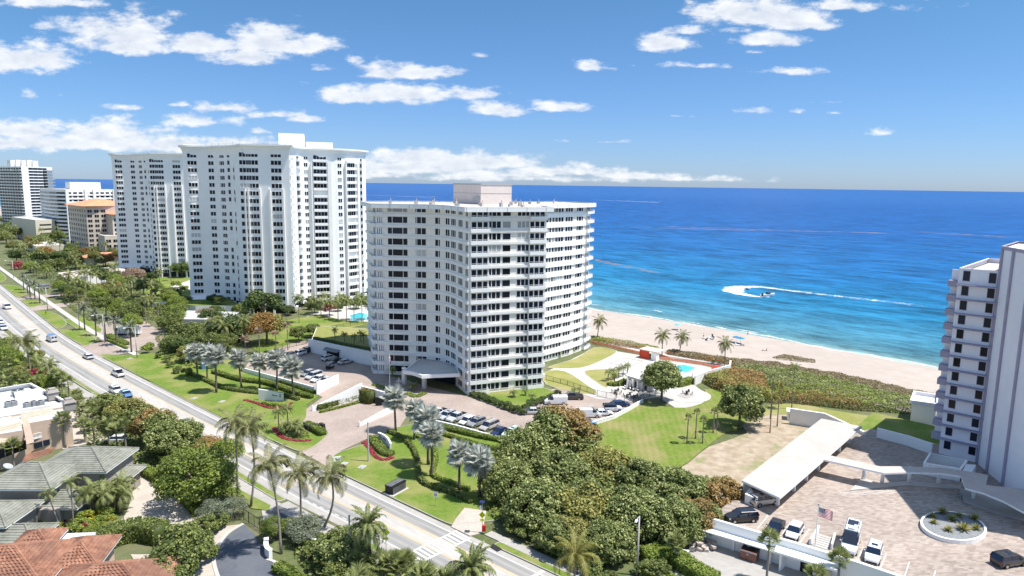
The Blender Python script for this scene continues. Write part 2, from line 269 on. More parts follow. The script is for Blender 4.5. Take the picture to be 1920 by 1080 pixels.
MT['palmg'] = leafmat('green_palm_fronds', (0.07, 0.095, 0.03), (0.21, 0.245, 0.08), (0.46, 0.47, 0.20))
MT['palmblue'] = leafmat('grey_green_palm_fronds', (0.09, 0.11, 0.07), (0.22, 0.25, 0.18), (0.42, 0.44, 0.33))
MT['hedge'] = leafmat('clipped_hedge_leaves', (0.055, 0.085, 0.015), (0.16, 0.215, 0.035), (0.32, 0.38, 0.08))
MT['redfl'] = leafmat('red_flowers', (0.20, 0.02, 0.03), (0.38, 0.05, 0.08), (0.55, 0.20, 0.20))
MT['yelfl'] = leafmat('yellow_croton_leaves', (0.16, 0.16, 0.02), (0.42, 0.38, 0.03), (0.62, 0.56, 0.08))
MT['dry'] = leafmat('dune_grass', (0.20, 0.16, 0.08), (0.33, 0.27, 0.15), (0.46, 0.39, 0.24))
MT['trunk'] = mat('palm_trunk', (0.20, 0.17, 0.14), (0.30, 0.26, 0.22), 4, 0.9, 0.4, stretch=(1, 1, 3))
MT['bark'] = mat('tree_bark', (0.16, 0.13, 0.10), (0.26, 0.22, 0.18), 3, 0.9, 0.4)
MT['trunkdark'] = mat('dark_palm_trunk', (0.10, 0.08, 0.065), (0.17, 0.14, 0.11), 4, 0.9, 0.4, stretch=(1, 1, 3))

# ------------------------------------------------------------------ object helpers
def link(name, data=None, parent=None, loc=None, rz=0.0, sc=None, rot=None, **props):
    o = bpy.data.objects.new(name, data); COL.objects.link(o)
    if parent is not None: o.parent = parent
    if loc is not None: o.location = loc
    if rot is not None: o.rotation_euler = rot
    elif rz: o.rotation_euler = (0, 0, rz)
    if sc is not None: o.scale = sc if hasattr(sc, '__len__') else (sc, sc, sc)
    for k, v in props.items(): o['category' if k == 'cat' else k] = v
    return o
class MB:
    def __init__(s): s.v = []; s.f = []; s.m = []; s.sm = False
    def add(s, vs, fs, mi=0):
        o = len(s.v); s.v += [tuple(p) for p in vs]
        for f in fs: s.f.append(tuple(i+o for i in f)); s.m.append(mi)
    def box(s, c, d, rz=0.0, mi=0, taper=1.0, bot=True):
        x, y, z = d[0]/2, d[1]/2, d[2]/2; ca, sa = math.cos(rz), math.sin(rz); vs = []
        for k, (zz, t) in enumerate(((-z, 1.0), (z, taper))):
            for (a, b) in ((-x, -y), (x, -y), (x, y), (-x, y)):
                a *= t; b *= t; vs.append((c[0]+a*ca-b*sa, c[1]+a*sa+b*ca, c[2]+zz))
        s.add(vs, [(0, 1, 5, 4), (1, 2, 6, 5), (2, 3, 7, 6), (3, 0, 4, 7), (4, 5, 6, 7)]+([(3, 2, 1, 0)] if bot else []), mi)
    def prism(s, poly, z0, z1, mi=0, mt=None, bot=False):
        n = len(poly)
        A = sum(poly[i][0]*poly[(i+1) % n][1]-poly[(i+1) % n][0]*poly[i][1] for i in range(n))
        if A < 0: poly = poly[::-1]
        vs = [(p[0], p[1], z0) for p in poly]+[(p[0], p[1], z1) for p in poly]
        s.add(vs, [(i, (i+1) % n, n+(i+1) % n, n+i) for i in range(n)], mi)
        s.add(vs[n:], [tuple(range(n))], mi if mt is None else mt)
        if bot: s.add(vs[:n], [tuple(range(n))[::-1]], mi)
    def ring(s, pin, pout, z0, z1, mi=0):
        n = len(pin); vs = []
        for p in (pin, pout):
            for z in (z0, z1): vs += [(q[0], q[1], z) for q in p]
        f = []
        for i in range(n):
            j = (i+1) % n
            f += [(2*n+i, 2*n+j, 3*n+j, 3*n+i), (n+i, 3*n+i, 3*n+j, n+j), (i, j, 2*n+j, 2*n+i)]
        s.add(vs, f, mi)
    def loft(s, rings, mi=0, cap=True, close=True):
        n = len(rings[0]); vs = [p for r in rings for p in r]; f = []
        for k in range(len(rings)-1):
            for i in range(n if close else n-1):
                j = (i+1) % n; f.append((k*n+i, k*n+j, (k+1)*n+j, (k+1)*n+i))
        if cap: f += [tuple(range(n))[::-1], tuple((len(rings)-1)*n+i for i in range(n))]
        s.add(vs, f, mi)
    def tube(s, pts, rad, n=6, mi=0):
        rings = []
        for k, p in enumerate(pts):
            a = Vector(pts[max(0, k-1)]); b = Vector(pts[min(len(pts)-1, k+1)]); d = (b-a).normalized()
            u = d.orthogonal().normalized(); w = d.cross(u); r = rad[k] if hasattr(rad, '__len__') else rad
            rings.append([tuple(Vector(p)+u*math.cos(2*math.pi*i/n)*r+w*math.sin(2*math.pi*i/n)*r) for i in range(n)])
        # keep rings aligned
        for k in range(1, len(rings)):
            best = min(range(n), key=lambda sh: sum((Vector(rings[k][(i+sh) % n])-Vector(rings[k-1][i])).length for i in range(n)))
            rings[k] = [rings[k][(i+best) % n] for i in range(n)]
        s.loft(rings, mi)
    def quadpoly(s, poly, z, mi=0):
        n = len(poly); A = sum(poly[i][0]*poly[(i+1) % n][1]-poly[(i+1) % n][0]*poly[i][1] for i in range(n))
        if A < 0: poly = poly[::-1]
        s.add([(p[0], p[1], z) for p in poly], [tuple(range(n))], mi)
    def mesh(s, name, mats):
        me = bpy.data.meshes.new(name); me.from_pydata(s.v, [], s.f)
        for m in (mats if isinstance(mats, (list, tuple)) else [mats]): me.materials.append(MT[m] if isinstance(m, str) else m)
        me.polygons.foreach_set('material_index', s.m)
        if s.sm: me.polygons.foreach_set('use_smooth', [True]*len(s.f))
        me.update(); return me
    def obj(s, name, mats, parent=None, **kw): return link(name, s.mesh(name, mats), parent, **kw)
def gp(pts, z=0.0): return [G(p[0], p[1], z) for p in pts]
def smooth(pts, n=6, closed=False):
    out = []; P = [np.array(p, float) for p in pts]; m = len(P)
    for i in range(m if closed else m-1):
        p0 = P[(i-1) % m] if (closed or i > 0) else P[0]; p1 = P[i]; p2 = P[(i+1) % m]; p3 = P[(i+2) % m] if (closed or i+2 < m) else P[-1]
        for k in range(n):
            t = k/n; out.append(tuple(0.5*((2*p1)+(-p0+p2)*t+(2*p0-5*p1+4*p2-p3)*t*t+(-p0+3*p1-3*p2+p3)*t**3)))
    if not closed: out.append(tuple(P[-1]))
    return out
def offset(poly, d):
    n = len(poly); out = []
    for i in range(n):
        a = Vector(poly[i-1][:2]); b = Vector(poly[i][:2]); c = Vector(poly[(i+1) % n][:2])
        d1 = (b-a).normalized(); d2 = (c-b).normalized(); n1 = Vector((d1.y, -d1.x)); n2 = Vector((d2.y, -d2.x)); nn = (n1+n2)
        if nn.length < 1e-6: nn = n1
        nn.normalize(); k = 1/max(0.5, nn.dot(n1)); out.append((b.x+nn.x*d*k, b.y+nn.y*d*k))
    return out
# ================================================================== SETTING
def struct(name, mb, mats): return mb.obj(name, mats, kind='structure')
def coast(y):   # waterline x
    P = [(-400, 236), (0, 238), (50, 240), (90, 242.5), (136, 245), (182, 241), (400, 241), (900, 246), (1600, 262), (3000, 340), (6000, 700)]
    return float(np.interp(y, [p[0] for p in P], [p[1] for p in P]))
def build_ground():
    ys = [-500, -200, -100, 0, 50, 90, 136, 182, 260, 400, 600, 900, 1250, 1600, 2200, 3000, 4500, 6000]
    b = MB()
    prof = [(-6000, 0), (-400, 0), (-245, 0), (-9999, 0), (-62, -0.02), (-56, -0.2), (-40, -1.2), (-34, -1.7), (-12, -2.0), (0, -2.6), (14, -3.4), (80, -8)]
    rows = []
    for y in ys:
        c = coast(y); row = []
        for (dx, z) in prof:
            x = (100 if dx == -9999 else (dx if dx <= -400 else (-5 if dx == -245 else c+dx))); row.append((x, y, z-0.03))
        rows.append(row)
    n = len(prof); vs = [p for r in rows for p in r]; f = []; mi = []
    base = len(b.v)
    for k in range(len(rows)-1):
        for i in range(n-1):
            b.add([rows[k][i], rows[k][i+1], rows[k+1][i+1], rows[k+1][i]], [(0, 1, 2, 3)], 2 if i < 2 else 0 if i < 4 else 1)
    return b
g = build_ground(); struct('ground', g, ['soil', 'sand', 'town'])
# ocean ----------------------------------------------------------
def ocean_mat():
    m, t, b, o = mk('sea_water'); L = t.links.new
    ge = t.nodes.new('ShaderNodeNewGeometry'); sp = t.nodes.new('ShaderNodeSeparateXYZ'); L(ge.outputs['Position'], sp.inputs[0])
    def mth(op, a, b_=None, clamp=False):
        n = t.nodes.new('ShaderNodeMath'); n.operation = op; n.use_clamp = clamp
        for i, v in enumerate((a, b_)):
            if v is None: continue
            if isinstance(v, (int, float)): n.inputs[i].default_value = v
            else: L(v, n.inputs[i])
        return n.outputs[0]
    def noise(scale, st, detail=5, rough=0.6):
        mp = t.nodes.new('ShaderNodeMapping'); mp.inputs['Scale'].default_value = st; L(ge.outputs['Position'], mp.inputs[0])
        n = t.nodes.new('ShaderNodeTexNoise'); n.inputs['Scale'].default_value = scale; n.inputs['Detail'].default_value = detail; n.inputs['Roughness'].default_value = rough
        L(mp.outputs[0], n.inputs['Vector']); return n.outputs[0]
    dist = mth('SUBTRACT', sp.outputs[0], 240.0)
    wob = mth('MULTIPLY', mth('SUBTRACT', noise(0.01, (1, 0.5, 1), 6), 0.5), 0.16)
    # log of the distance from the shore, 0..1 for 1 m .. 4000 m
    lg = mth('DIVIDE', mth('LOGARITHM', mth('MAXIMUM', dist, 1.0), 2.718), 8.3)
    fac = mth('ADD', lg, wob)
    r = t.nodes.new('ShaderNodeValToRGB'); L(fac, r.inputs[0]); e = r.color_ramp.elements
    e[0].position = 0.0; e[0].color = (0.30, 0.38, 0.34, 1); e[1].position = 1.0; e[1].color = (0.018, 0.085, 0.26, 1)
    for p, c in ((0.26, (0.085, 0.195, 0.225)), (0.42, (0.045, 0.165, 0.235)), (0.56, (0.012, 0.135, 0.26)), (0.66, (0.009, 0.10, 0.255)), (0.78, (0.009, 0.075, 0.24)), (0.9, (0.010, 0.07, 0.235))):
        x = e.new(p); x.color = (*c, 1)
    # wave-scale light and dark streaks parallel to the shore
    st = mth('ADD', mth('MULTIPLY', noise(0.06, (1, 0.35, 1), 8, 0.88), 0.8), mth('MULTIPLY', noise(0.3, (1, 0.2, 1), 4, 0.75), 0.2))
    mr = t.nodes.new('ShaderNodeMapRange'); L(st, mr.inputs[0]); mr.inputs[1].default_value = 0.41; mr.inputs[2].default_value = 0.59; mr.inputs[3].default_value = 0.5; mr.inputs[4].default_value = 1.6
    hs = t.nodes.new('ShaderNodeHueSaturation'); L(mr.outputs[0], hs.inputs['Value']); L(r.outputs[0], hs.inputs['Color'])
    col = hs.outputs[0]
    # drifting sargassum lines
    for (xa, ya, xb, yb, wd, br) in SARG:
        dx, dy = xb-xa, yb-ya; ln = math.hypot(dx, dy)
        u = mth('DIVIDE', mth('ADD', mth('MULTIPLY', mth('SUBTRACT', sp.outputs[0], xa), dx/ln), mth('MULTIPLY', mth('SUBTRACT', sp.outputs[1], ya), dy/ln)), ln)
        v = mth('ADD', mth('MULTIPLY', mth('SUBTRACT', sp.outputs[0], xa), -dy/ln), mth('MULTIPLY', mth('SUBTRACT', sp.outputs[1], ya), dx/ln))
        wv = mth('ADD', v, mth('MULTIPLY', mth('SUBTRACT', noise(0.6/ln*10, (1, 1, 1), 5, 0.7), 0.5), wd*9))
        a = mth('SUBTRACT', 1.0, mth('DIVIDE', mth('ABSOLUTE', wv), wd), True)
        w = mth('MULTIPLY', mth('MULTIPLY', mth('SUBTRACT', 1.0, mth('ABSOLUTE', mth('SUBTRACT', mth('MULTIPLY', u, 2.0), 1.0)), True), 4.0, True), a)
        w = mth('MULTIPLY', mth('MULTIPLY', w, mth('MULTIPLY', mth('SUBTRACT', noise(0.3/wd, (1, 1, 1), 5, 0.7), 0.38, True), 6.0, True)), br, True)
        mx = t.nodes.new('ShaderNodeMix'); mx.data_type = 'RGBA'; L(w, mx.inputs[0]); L(col, mx.inputs[6]); mx.inputs[7].default_value = (0.26, 0.17, 0.12, 1); col = mx.outputs[2]
    L(col, b.inputs['Base Color']); b.inputs['Roughness'].default_value = 0.35; b.inputs['Specular IOR Level'].default_value = 0.035
    bp = t.nodes.new('ShaderNodeBump'); bp.inputs['Strength'].default_value = 0.6; bp.inputs['Distance'].default_value = 0.5
    L(noise(0.35, (1, 0.35, 1), 6, 0.7), bp.inputs['Height']); L(bp.outputs[0], b.inputs['Normal'])
    return m
SARG = []
for (pa, pb, w_, b_) in (((1105, 484), (1235, 512), 3.5, 1.0), ((1180, 426), (1700, 438), 8.0, 1.0), ((1235, 424), (1420, 430), 6.0, 1.0), ((1700, 434), (1960, 448), 6.0, 1.0), ((1110, 376), (1250, 380), 9, 0.4)):
    SARG.append((*G(pa[0], pa[1], -2.6), *G(pb[0], pb[1], -2.6), w_, b_))
MT['sea'] = ocean_mat()
b = MB(); b.add([(200, -60000, -2.62), (90000, -60000, -2.62), (90000, 90000, -2.62), (200, 90000, -2.62)], [(0, 1, 2, 3)]); struct('ocean', b, 'sea')
# surf: foam strips along the waterline
def foam_mat():
    m, t, b, o = mk('sea_foam'); L = t.links.new
    b.inputs['Base Color'].default_value = (0.85, 0.88, 0.88, 1); b.inputs['Roughness'].default_value = 0.8
    at = t.nodes.new('ShaderNodeAttribute'); at.attribute_name = 'tint'
    ge = t.nodes.new('ShaderNodeNewGeometry'); n = t.nodes.new('ShaderNodeTexNoise'); n.inputs['Scale'].default_value = 0.7; n.inputs['Detail'].default_value = 8; n.inputs['Roughness'].default_value = 0.7
    L(ge.outputs['Position'], n.inputs['Vector'])
    a = t.nodes.new('ShaderNodeMath'); a.operation = 'ADD'; L(at.outputs['Fac'], a.inputs[0]); L(n.outputs[0], a.inputs[1])
    mr = t.nodes.new('ShaderNodeMapRange'); L(a.outputs[0], mr.inputs[0]); mr.inputs[1].default_value = 0.95; mr.inputs[2].default_value = 1.25
    tr = t.nodes.new('ShaderNodeBsdfTransparent'); mx = t.nodes.new('ShaderNodeMixShader'); L(mr.outputs[0], mx.inputs[0]); L(tr.outputs[0], mx.inputs[1]); L(b.outputs[0], mx.inputs[2]); L(mx.outputs[0], o.inputs[0])
    return m
MT['foam'] = foam_mat()
def ribbon(name, pts, widths, z, tints, m='foam', rows=(0, 0.5, 1), prof=(0.0, 1.0, 0.0), **kw):
    """a flat ribbon with a tint attribute that falls off to its edges"""
    vs = []; ti = []; n = len(rows)
    for k, p in enumerate(pts):
        a = Vector(pts[max(0, k-1)][:2]); c = Vector(pts[min(len(pts)-1, k+1)][:2]); d = (c-a).normalized(); nn = Vector((-d.y, d.x))
        for j, r in enumerate(rows):
            q = Vector(p[:2])+nn*widths[k]*(r-0.5); vs.append((q.x, q.y, z+0.02*prof[j])); ti.append(tints[k]*prof[j])
    f = [(k*n+j, (k+1)*n+j, (k+1)*n+j+1, k*n+j+1) for k in range(len(pts)-1) for j in range(n-1)]
    me = bpy.data.meshes.new(name); me.from_pydata(vs, [], f); me.materials.append(MT[m])
    at = me.attributes.new('tint', 'FLOAT', 'POINT'); at.data.foreach_set('value', ti); me.update()
    return link(name, me, **kw)
rr = random.Random(3)
pts = [(coast(y)+0.6+rr.uniform(-1.1, 1.1)+1.2*math.sin(y*0.13), y) for y in range(-20, 900, 4)]
ribbon('surf_foam', pts, [rr.uniform(2.5, 4.5) for _ in pts], -2.56, [rr.uniform(0.55, 0.95) for _ in pts], kind='stuff', label='line of white surf foam washing along the sandy waterline', category='surf')
def breaker(px0, py0, px1, py1, w, t):
    a, c = G(px0, py0, -2.5), G(px1, py1, -2.5); n = 9
    p = [(a[0]+(c[0]-a[0])*k/(n-1)+rr.uniform(-.3, .3), a[1]+(c[1]-a[1])*k/(n-1)) for k in range(n)]
    return ribbon('breaking_wave', p, [w*math.sin(math.pi*(k+0.6)/n) for k in range(n)], -2.54, [t]*n, group='small breaking waves near the waterline', label='small white breaking wave crest just off the sandy beach', category='wave')
for q in ((1224, 581, 1243, 585, 2, .9), (1288, 603, 1318, 608, 2.6, .8), (1342, 612, 1364, 617, 2.2, .95), (1380, 617, 1424, 624, 2.6, .8), (1422, 620, 1442, 623, 2.0, .6), (1108, 571, 1128, 572, 2, .8)):
    breaker(*q)
# road -----------------------------------------------------------
EC = [(-60, 73), (0, 69), (50, 65.9), (80, 63.8), (100, 62.6), (121, 61.2), (147, 59.7), (168, 58.8), (182, 58.2), (223, 56.7), (250, 56.4), (268, 56.6), (317, 59), (411, 63.6), (600, 74), (1000, 98), (1800, 150)]
WC = [(-60, 66), (0, 59.5), (50, 55.3), (73, 53.6), (85, 52.7), (98, 51.2), (118, 50.3), (160, 47.8), (189, 46.0), (245, 44.4), (310, 46), (411, 51), (600, 61.5), (1000, 85.5), (1800, 137)]
def ex(y): return float(np.interp(y, [p[0] for p in EC], [p[1] for p in EC]))
def wx(y): return float(np.interp(y, [p[0] for p in WC], [p[1] for p in WC]))
YS = [-60+10*k for k in range(0, 60)]+[560, 640, 760, 1000, 1400, 1800]
def lane(name, fa, fb, z, m, y0=-60, y1=1800, kind='structure', **kw):
    ys = [y for y in YS if y0 < y < y1]; ys = [y0]+ys+[y1]
    b = MB()
    for a, c in zip(ys[:-1], ys[1:]): b.add([(fa(a), a, z), (fb(a), a, z), (fb(c), c, z), (fa(c), c, z)], [(0, 1, 2, 3)])
    return b.obj(name, m, kind=kind, **kw)
def fr(t, d=0.0): return lambda y: wx(y)+(ex(y)-wx(y))*t+d
lane('road', lambda y: wx(y)-0.1, lambda y: ex(y)+0.1, 0.0, 'asphalt')
lane('road_centre_lane', fr(0.40), fr(0.68), 0.006, 'asphaltpale')
for k, t in enumerate((0.125, 0.90)): lane('road_edge_line', fr(t, -0.09), fr(t, 0.09), 0.012, 'paint')
for k, t in enumerate((0.405, 0.435, 0.655, 0.685)): lane('road_centre_line', fr(t, -0.06), fr(t, 0.06), 0.014, 'yellow')
for t in (0.19, 0.31, 0.74, 0.85): lane('tyre_track', fr(t, -0.35), fr(t, 0.35), 0.005, 'asphalttrack')
lane('bike_lane', fr(0.91), lambda y: ex(y)+0.05, 0.007, 'concrete'); lane('bike_lane', lambda y: wx(y)-0.05, fr(0.11), 0.007, 'concrete')
mbd = MB()
for y in range(-20, 70, 9): mbd.box((fr(0.60)(y), y, 0.02), (0.12, 3, 0.004), 0.06)
for y in np.arange(88, 99, 1.9): mbd.box((fr(0.135)(y)+0.3, y, 0.02), (0.12, 1.0, 0.004), 0.06)
mbd.obj('road_dashes', 'paint', kind='structure')
# crosswalk near
mbc = MB(); xa, xb = 53.9, 64.2; y0c, y1c = 69.8, 72.9
for yy in (y0c, y1c): mbc.box(((xa+xb)/2, yy, 0.024), (xb-xa, 0.3, 0.004))
for k in range(13): mbc.box((xa+0.5+k*0.79, (y0c+y1c)/2, 0.024), (0.32, y1c-y0c-0.3, 0.004))
mbc.obj('crosswalk', 'paint', kind='structure')
mbc = MB(); mbc.box((62.6, 56.5, 0.024), (5.6, 0.55, 0.004), -0.02); mbc.box((52, 292.5, 0.024), (13, 0.4, 0.004), -0.04); mbc.box((51, 296.5, 0.024), (13, 0.4, 0.004), -0.04); mbc.box((50.8, 282, 0.024), (5, 0.5, 0.004)); mbc.obj('stop_lines', 'paint', kind='structure')
mby = MB(); c_ = (53.6, 105.2); mby.ring([(c_[0]-1.0, c_[1]-1.1), (c_[0]+1.0, c_[1]-1.1), (c_[0]+1.0, c_[1]+1.1), (c_[0]-1.0, c_[1]+1.1)], [(c_[0]-1.15, c_[1]-1.25), (c_[0]+1.15, c_[1]-1.25), (c_[0]+1.15, c_[1]+1.25), (c_[0]-1.15, c_[1]+1.25)], 0.018, 0.024)
mby.add([(c_[0]-.7, c_[1]-.5, .024), (c_[0]+.1, c_[1]-.9, .024), (c_[0]+.8, c_[1]+.1, .024), (c_[0]+.1, c_[1]+.7, .024), (c_[0]-.2, c_[1]+.1, .024)], [(0, 1, 2, 3, 4)])
mby.obj('bike_lane_symbol', 'yellow', kind='structure')
mba = MB()   # turn arrows in the centre lane
for y in (219, 204, 176): 
    x = fr(0.53)(y); mba.box((x, y, 0.024), (0.2, 2.2, 0.004)); mba.add([(x-0.5, y+1, .026), (x+0.5, y+1, .026), (x, y+2.1, .026)], [(0, 1, 2)])
mba.obj('turn_arrows', 'paint', kind='structure')
# kerbs + verges + sidewalks ----------------------------------------
SLN = [0]
def slab(name, poly, m, z0=0.0, z1=0.12, rim='concrete', rimw=0.16, kind='structure', **kw):
    SLN[0] += 1; z1 = z1+0.0023*(SLN[0] % 23)
    b = MB(); A = sum(poly[i-1][0]*poly[i][1]-poly[i][0]*poly[i-1][1] for i in range(len(poly)))
    if A < 0: poly = poly[::-1]
    if rim:
        inn = offset(poly, -rimw)
        b.ring(inn, poly, z0, z1, 1); b.quadpoly(inn, z1-0.02, 0)
    else: b.prism(poly, z0, z1, 0)
    return b.obj(name, [m, rim or m], kind=kind, **kw)
# verges west of the road
def vw(y0, y1, xi, xo, name, m='lawn', n=10, **kw):
    ys = [y0+(y1-y0)*k/n for k in range(n+1)]
    return slab(name, [(xo(y), y) for y in ys]+[(xi(y), y) for y in ys[::-1]], m, **kw)
vw(100.3, 186, lambda y: wx(y)-0.25, lambda y: wx(y)-0.25-1.3-0.001*(y-100), 'grass_verge')
vw(186, 237, lambda y: wx(y)-0.3, lambda y: wx(y)-1.3, 'grass_verge')
for (a, c) in ((240, 246), (250, 256), (260, 266)): vw(a, c, lambda y: wx(y)-0.4, lambda y: wx(y)-1.2, 'grass_verge', n=3)
vw(28, 81, lambda y: wx(y)-0.3, lambda y: wx(y)-1.6, 'grass_verge')
sw = lambda d0, d1, y0, y1, name, m: vw(y0, y1, lambda y: wx(y)-d0, lambda y: wx(y)-d1, name, m, n=20, rim=None, z1=0.10)
sw(1.7, 4.0, 99, 420, 'sidewalk', 'concrete'); sw(1.7, 3.4, 0, 97, 'sidewalk', 'concrete')
b = MB(); b.quadpoly([(48.8, 84), (51.9, 84), (50.8, 99.5), (46.2, 99.5), (44.8, 96), (45.9, 88)], 0.012); b.obj('driveway_apron', 'concrete', kind='structure')
slab('grass_verge', [(46.6, 112), (48.0, 100), (46.9, 98.6), (45.4, 101), (44.6, 106), (44.5, 112)], 'lawn', rim=None, z1=0.1)
# private street with dark asphalt, bottom of the picture
dark = gp([(455, 985), (505, 940), (560, 925), (640, 960), (720, 1010), (700, 1030), (640, 985), (585, 960), (527, 972), (500, 1000), (508, 1040), (545, 1060), (570, 1085), (560, 1160), (420, 1160), (405, 1080), (400, 1040), (415, 1010)])
slab('private_street', gp([(456, 983), (478, 1003), (503, 1035), (497, 1046), (530, 1063), (575, 1092), (640, 1180), (430, 1180), (405, 1085), (398, 1050), (410, 1020)]), 'asphaltdark', z0=-0.02, z1=0.03, rim=None)
slab('private_street', gp([(497, 960), (520, 948), (560, 962), (640, 1000), (662, 1022), (610, 1010), (545, 985)]), 'asphaltdark', z0=-0.02, z1=0.035, rim=None)
def strip(name, pts, w, z0, z1, m, kind='structure', **kw):
    P = [Vector(p[:2]) for p in pts]; L_ = []; R2 = []
    for k, p in enumerate(P):
        d = (P[min(len(P)-1, k+1)]-P[max(0, k-1)]).normalized(); n = Vector((-d.y, d.x)); L_.append(tuple(p+n*w/2)); R2.append(tuple(p-n*w/2))
    b = MB(); b.prism(L_+R2[::-1], z0, z1); return b.obj(name, m, kind=kind, **kw) if kind else b.obj(name, m, **kw)
strip('kerb', smooth(gp([(456, 983), (425, 1003), (404, 1035), (402, 1060), (415, 1100)]), 5), 0.5, 0, 0.14, 'deckwhite')
strip('kerb', smooth(gp([(500, 1050), (512, 1053), (545, 1070), (600, 1105)]), 4), 0.45, 0, 0.14, 'deckwhite')
slab('paved_apron', gp([(395, 990), (455, 983), (420, 1005), (401, 1035), (400, 1060), (412, 1100), (340, 1100), (330, 1040)]), 'driveway', z0=-.02, z1=0.02, rim=None)
slab('stone_driveway', smooth(gp([(195, 1003), (232, 970), (246, 930), (240, 895), (262, 886), (300, 905), (345, 935), (395, 980), (330, 995), (310, 998), (250, 990)]), 4, True), 'driveway', z0=-.02, z1=0.025, rim=None)
slab('stone_driveway', gp([(245, 1040), (300, 1040), (330, 1080), (280, 1100)]), 'driveway', z0=-.02, z1=0.025, rim=None)
# east side: lawns, drives ---------------------------------------------
slab('entrance_drive', gp([(505, 812), (560, 778), (605, 745), (590, 738), (455, 698), (470, 672), (500, 655), (560, 640), (585, 640), (700, 668), (710, 700), (880, 745), (1000, 790), (1005, 812), (980, 815), (800, 775), (770, 770), (750, 800), (715, 815), (690, 822), (640, 845), (610, 875), (590, 862), (545, 840), (560, 835), (615, 815), (580, 795), (540, 802)]), 'paver', z0=-.02, z1=0.03, rim=None)
slab('parking_court', gp([(990, 790), (960, 775), (1010, 735), (1080, 722), (1180, 748), (1205, 752), (1150, 783), (1112, 797), (1050, 812), (1005, 812)]), 'paver', z0=-.02, z1=0.035, rim=None)
# front lawns (kerbed)
slab('front_lawn', smooth(gp([(215, 680), (250, 667), (300, 665), (350, 690), (400, 700), (440, 720), (545, 745), (575, 765), (510, 800)]), 3, True)[:-2]+[(ex(125)+.3, 125.5), (ex(140)+.3, 140), (ex(160)+.3, 160), (ex(182)+.3, 184)], 'lawn', rim=None)
lane('kerb', lambda y: ex(y)+0.02, lambda y: ex(y)+0.2, 0.15, 'concrete', 125, 186)
slab('front_lawn', gp([(510, 803), (556, 774), (596, 744), (585, 736), (520, 735), (480, 760)]), 'lawn', z0=0, z1=0.08, rim=None)
slab('planting_ground', gp([(300, 660), (400, 645), (455, 697), (590, 738), (563, 768), (540, 755), (440, 722), (390, 702), (345, 690)]), 'lawn', z0=0, z1=0.09, rim=None)
slab('island_lawn', smooth([(62.0, 133.2), (64.3, 137.6), (68.3, 136.6), (71.2, 130), (72.3, 123), (69.8, 120.2), (65.5, 117.3), (62.8, 117.2), (61.9, 121), (61.6, 128)], 4, True), 'lawn', z1=0.14)
SL = gp([(612, 872), (640, 848), (680, 832), (700, 822), (745, 800), (800, 800), (870, 812), (950, 832), (960, 870), (960, 960), (900, 985), (860, 962)])
slab('front_lawn', smooth([(63.0, 106.5), (66.3, 111), (71, 111.8), (76.5, 112), (82, 115), (88.5, 114), (93.0, 112.0), (96.8, 94), (94, 84), (86, 74), (74, 70), (66.2, 73.6), (64.6, 75), (64.0, 82), (63.2, 95), (62.8, 102)], 4, True), 'lawn')
slab('kerb_ramp', [(64.2, 74.2), (66.3, 75.6), (69.8, 77.4), (71.6, 74.2), (68.4, 71.4), (66.2, 69.6), (64.4, 70.2)], 'driveway', z0=0, z1=0.10, rim=None)
vw(20, 69, lambda y: ex(y)+3.2, lambda y: ex(y)+1.7, 'sidewalk', 'concrete', rim=None, z1=0.1)
vw(20, 66, lambda y: ex(y)+1.7, lambda y: ex(y)+0.2, 'grass_verge')
# far east verge: sidewalk and grass islands
def isl(y0, y1, w0, w1, n=8):
    ys = [y0+(y1-y0)*k/n for k in range(n+1)]; p = []
    for k, y in enumerate(ys): t = k/n; p.append((ex(y)+0.4, y))
    for k, y in enumerate(ys[::-1]):
        t = 1-k/n; e = math.sin(math.pi*min(1, max(0, t)))**0.35 if 0 < t < 1 else 0.25; p.append((ex(y)+0.4+(w0+(w1-w0)*t)*max(0.25, e), y))
    slab('verge_lawn', p, 'lawn')
isl(190, 214+12, 6.8, 6.6); isl(242, 274, 6.6, 6.2); isl(276, 320, 5.5, 6); isl(330, 352, 6, 6); isl(362, 410, 6, 6); isl(420, 500, 6, 6); isl(515, 640, 6, 6)
vw(186, 640, lambda y: ex(y)+7.4, lambda y: ex(y)+9.4, 'sidewalk', 'deckwhite', n=24, rim=None, z1=0.1)
for (a, c) in ((222, 243), (320, 332), (352, 362)):
    b = MB(); b.quadpoly([(ex(a), a), (ex(a)+20, a+4), (ex(c)+20, c+2), (ex(c), c)], 0.05); b.obj('paved_drive', 'paver', kind='structure')
slab('verge_lawn', gp([(118, 600), (160, 592), (192, 618), (178, 640)]), 'lawn', z1=0.11)
slab('service_court', gp([(170, 612), (250, 590), (300, 620), (345, 608), (400, 640), (290, 650), (215, 665), (190, 640)]), 'paver', z0=-.02, z1=0.06, rim=None)
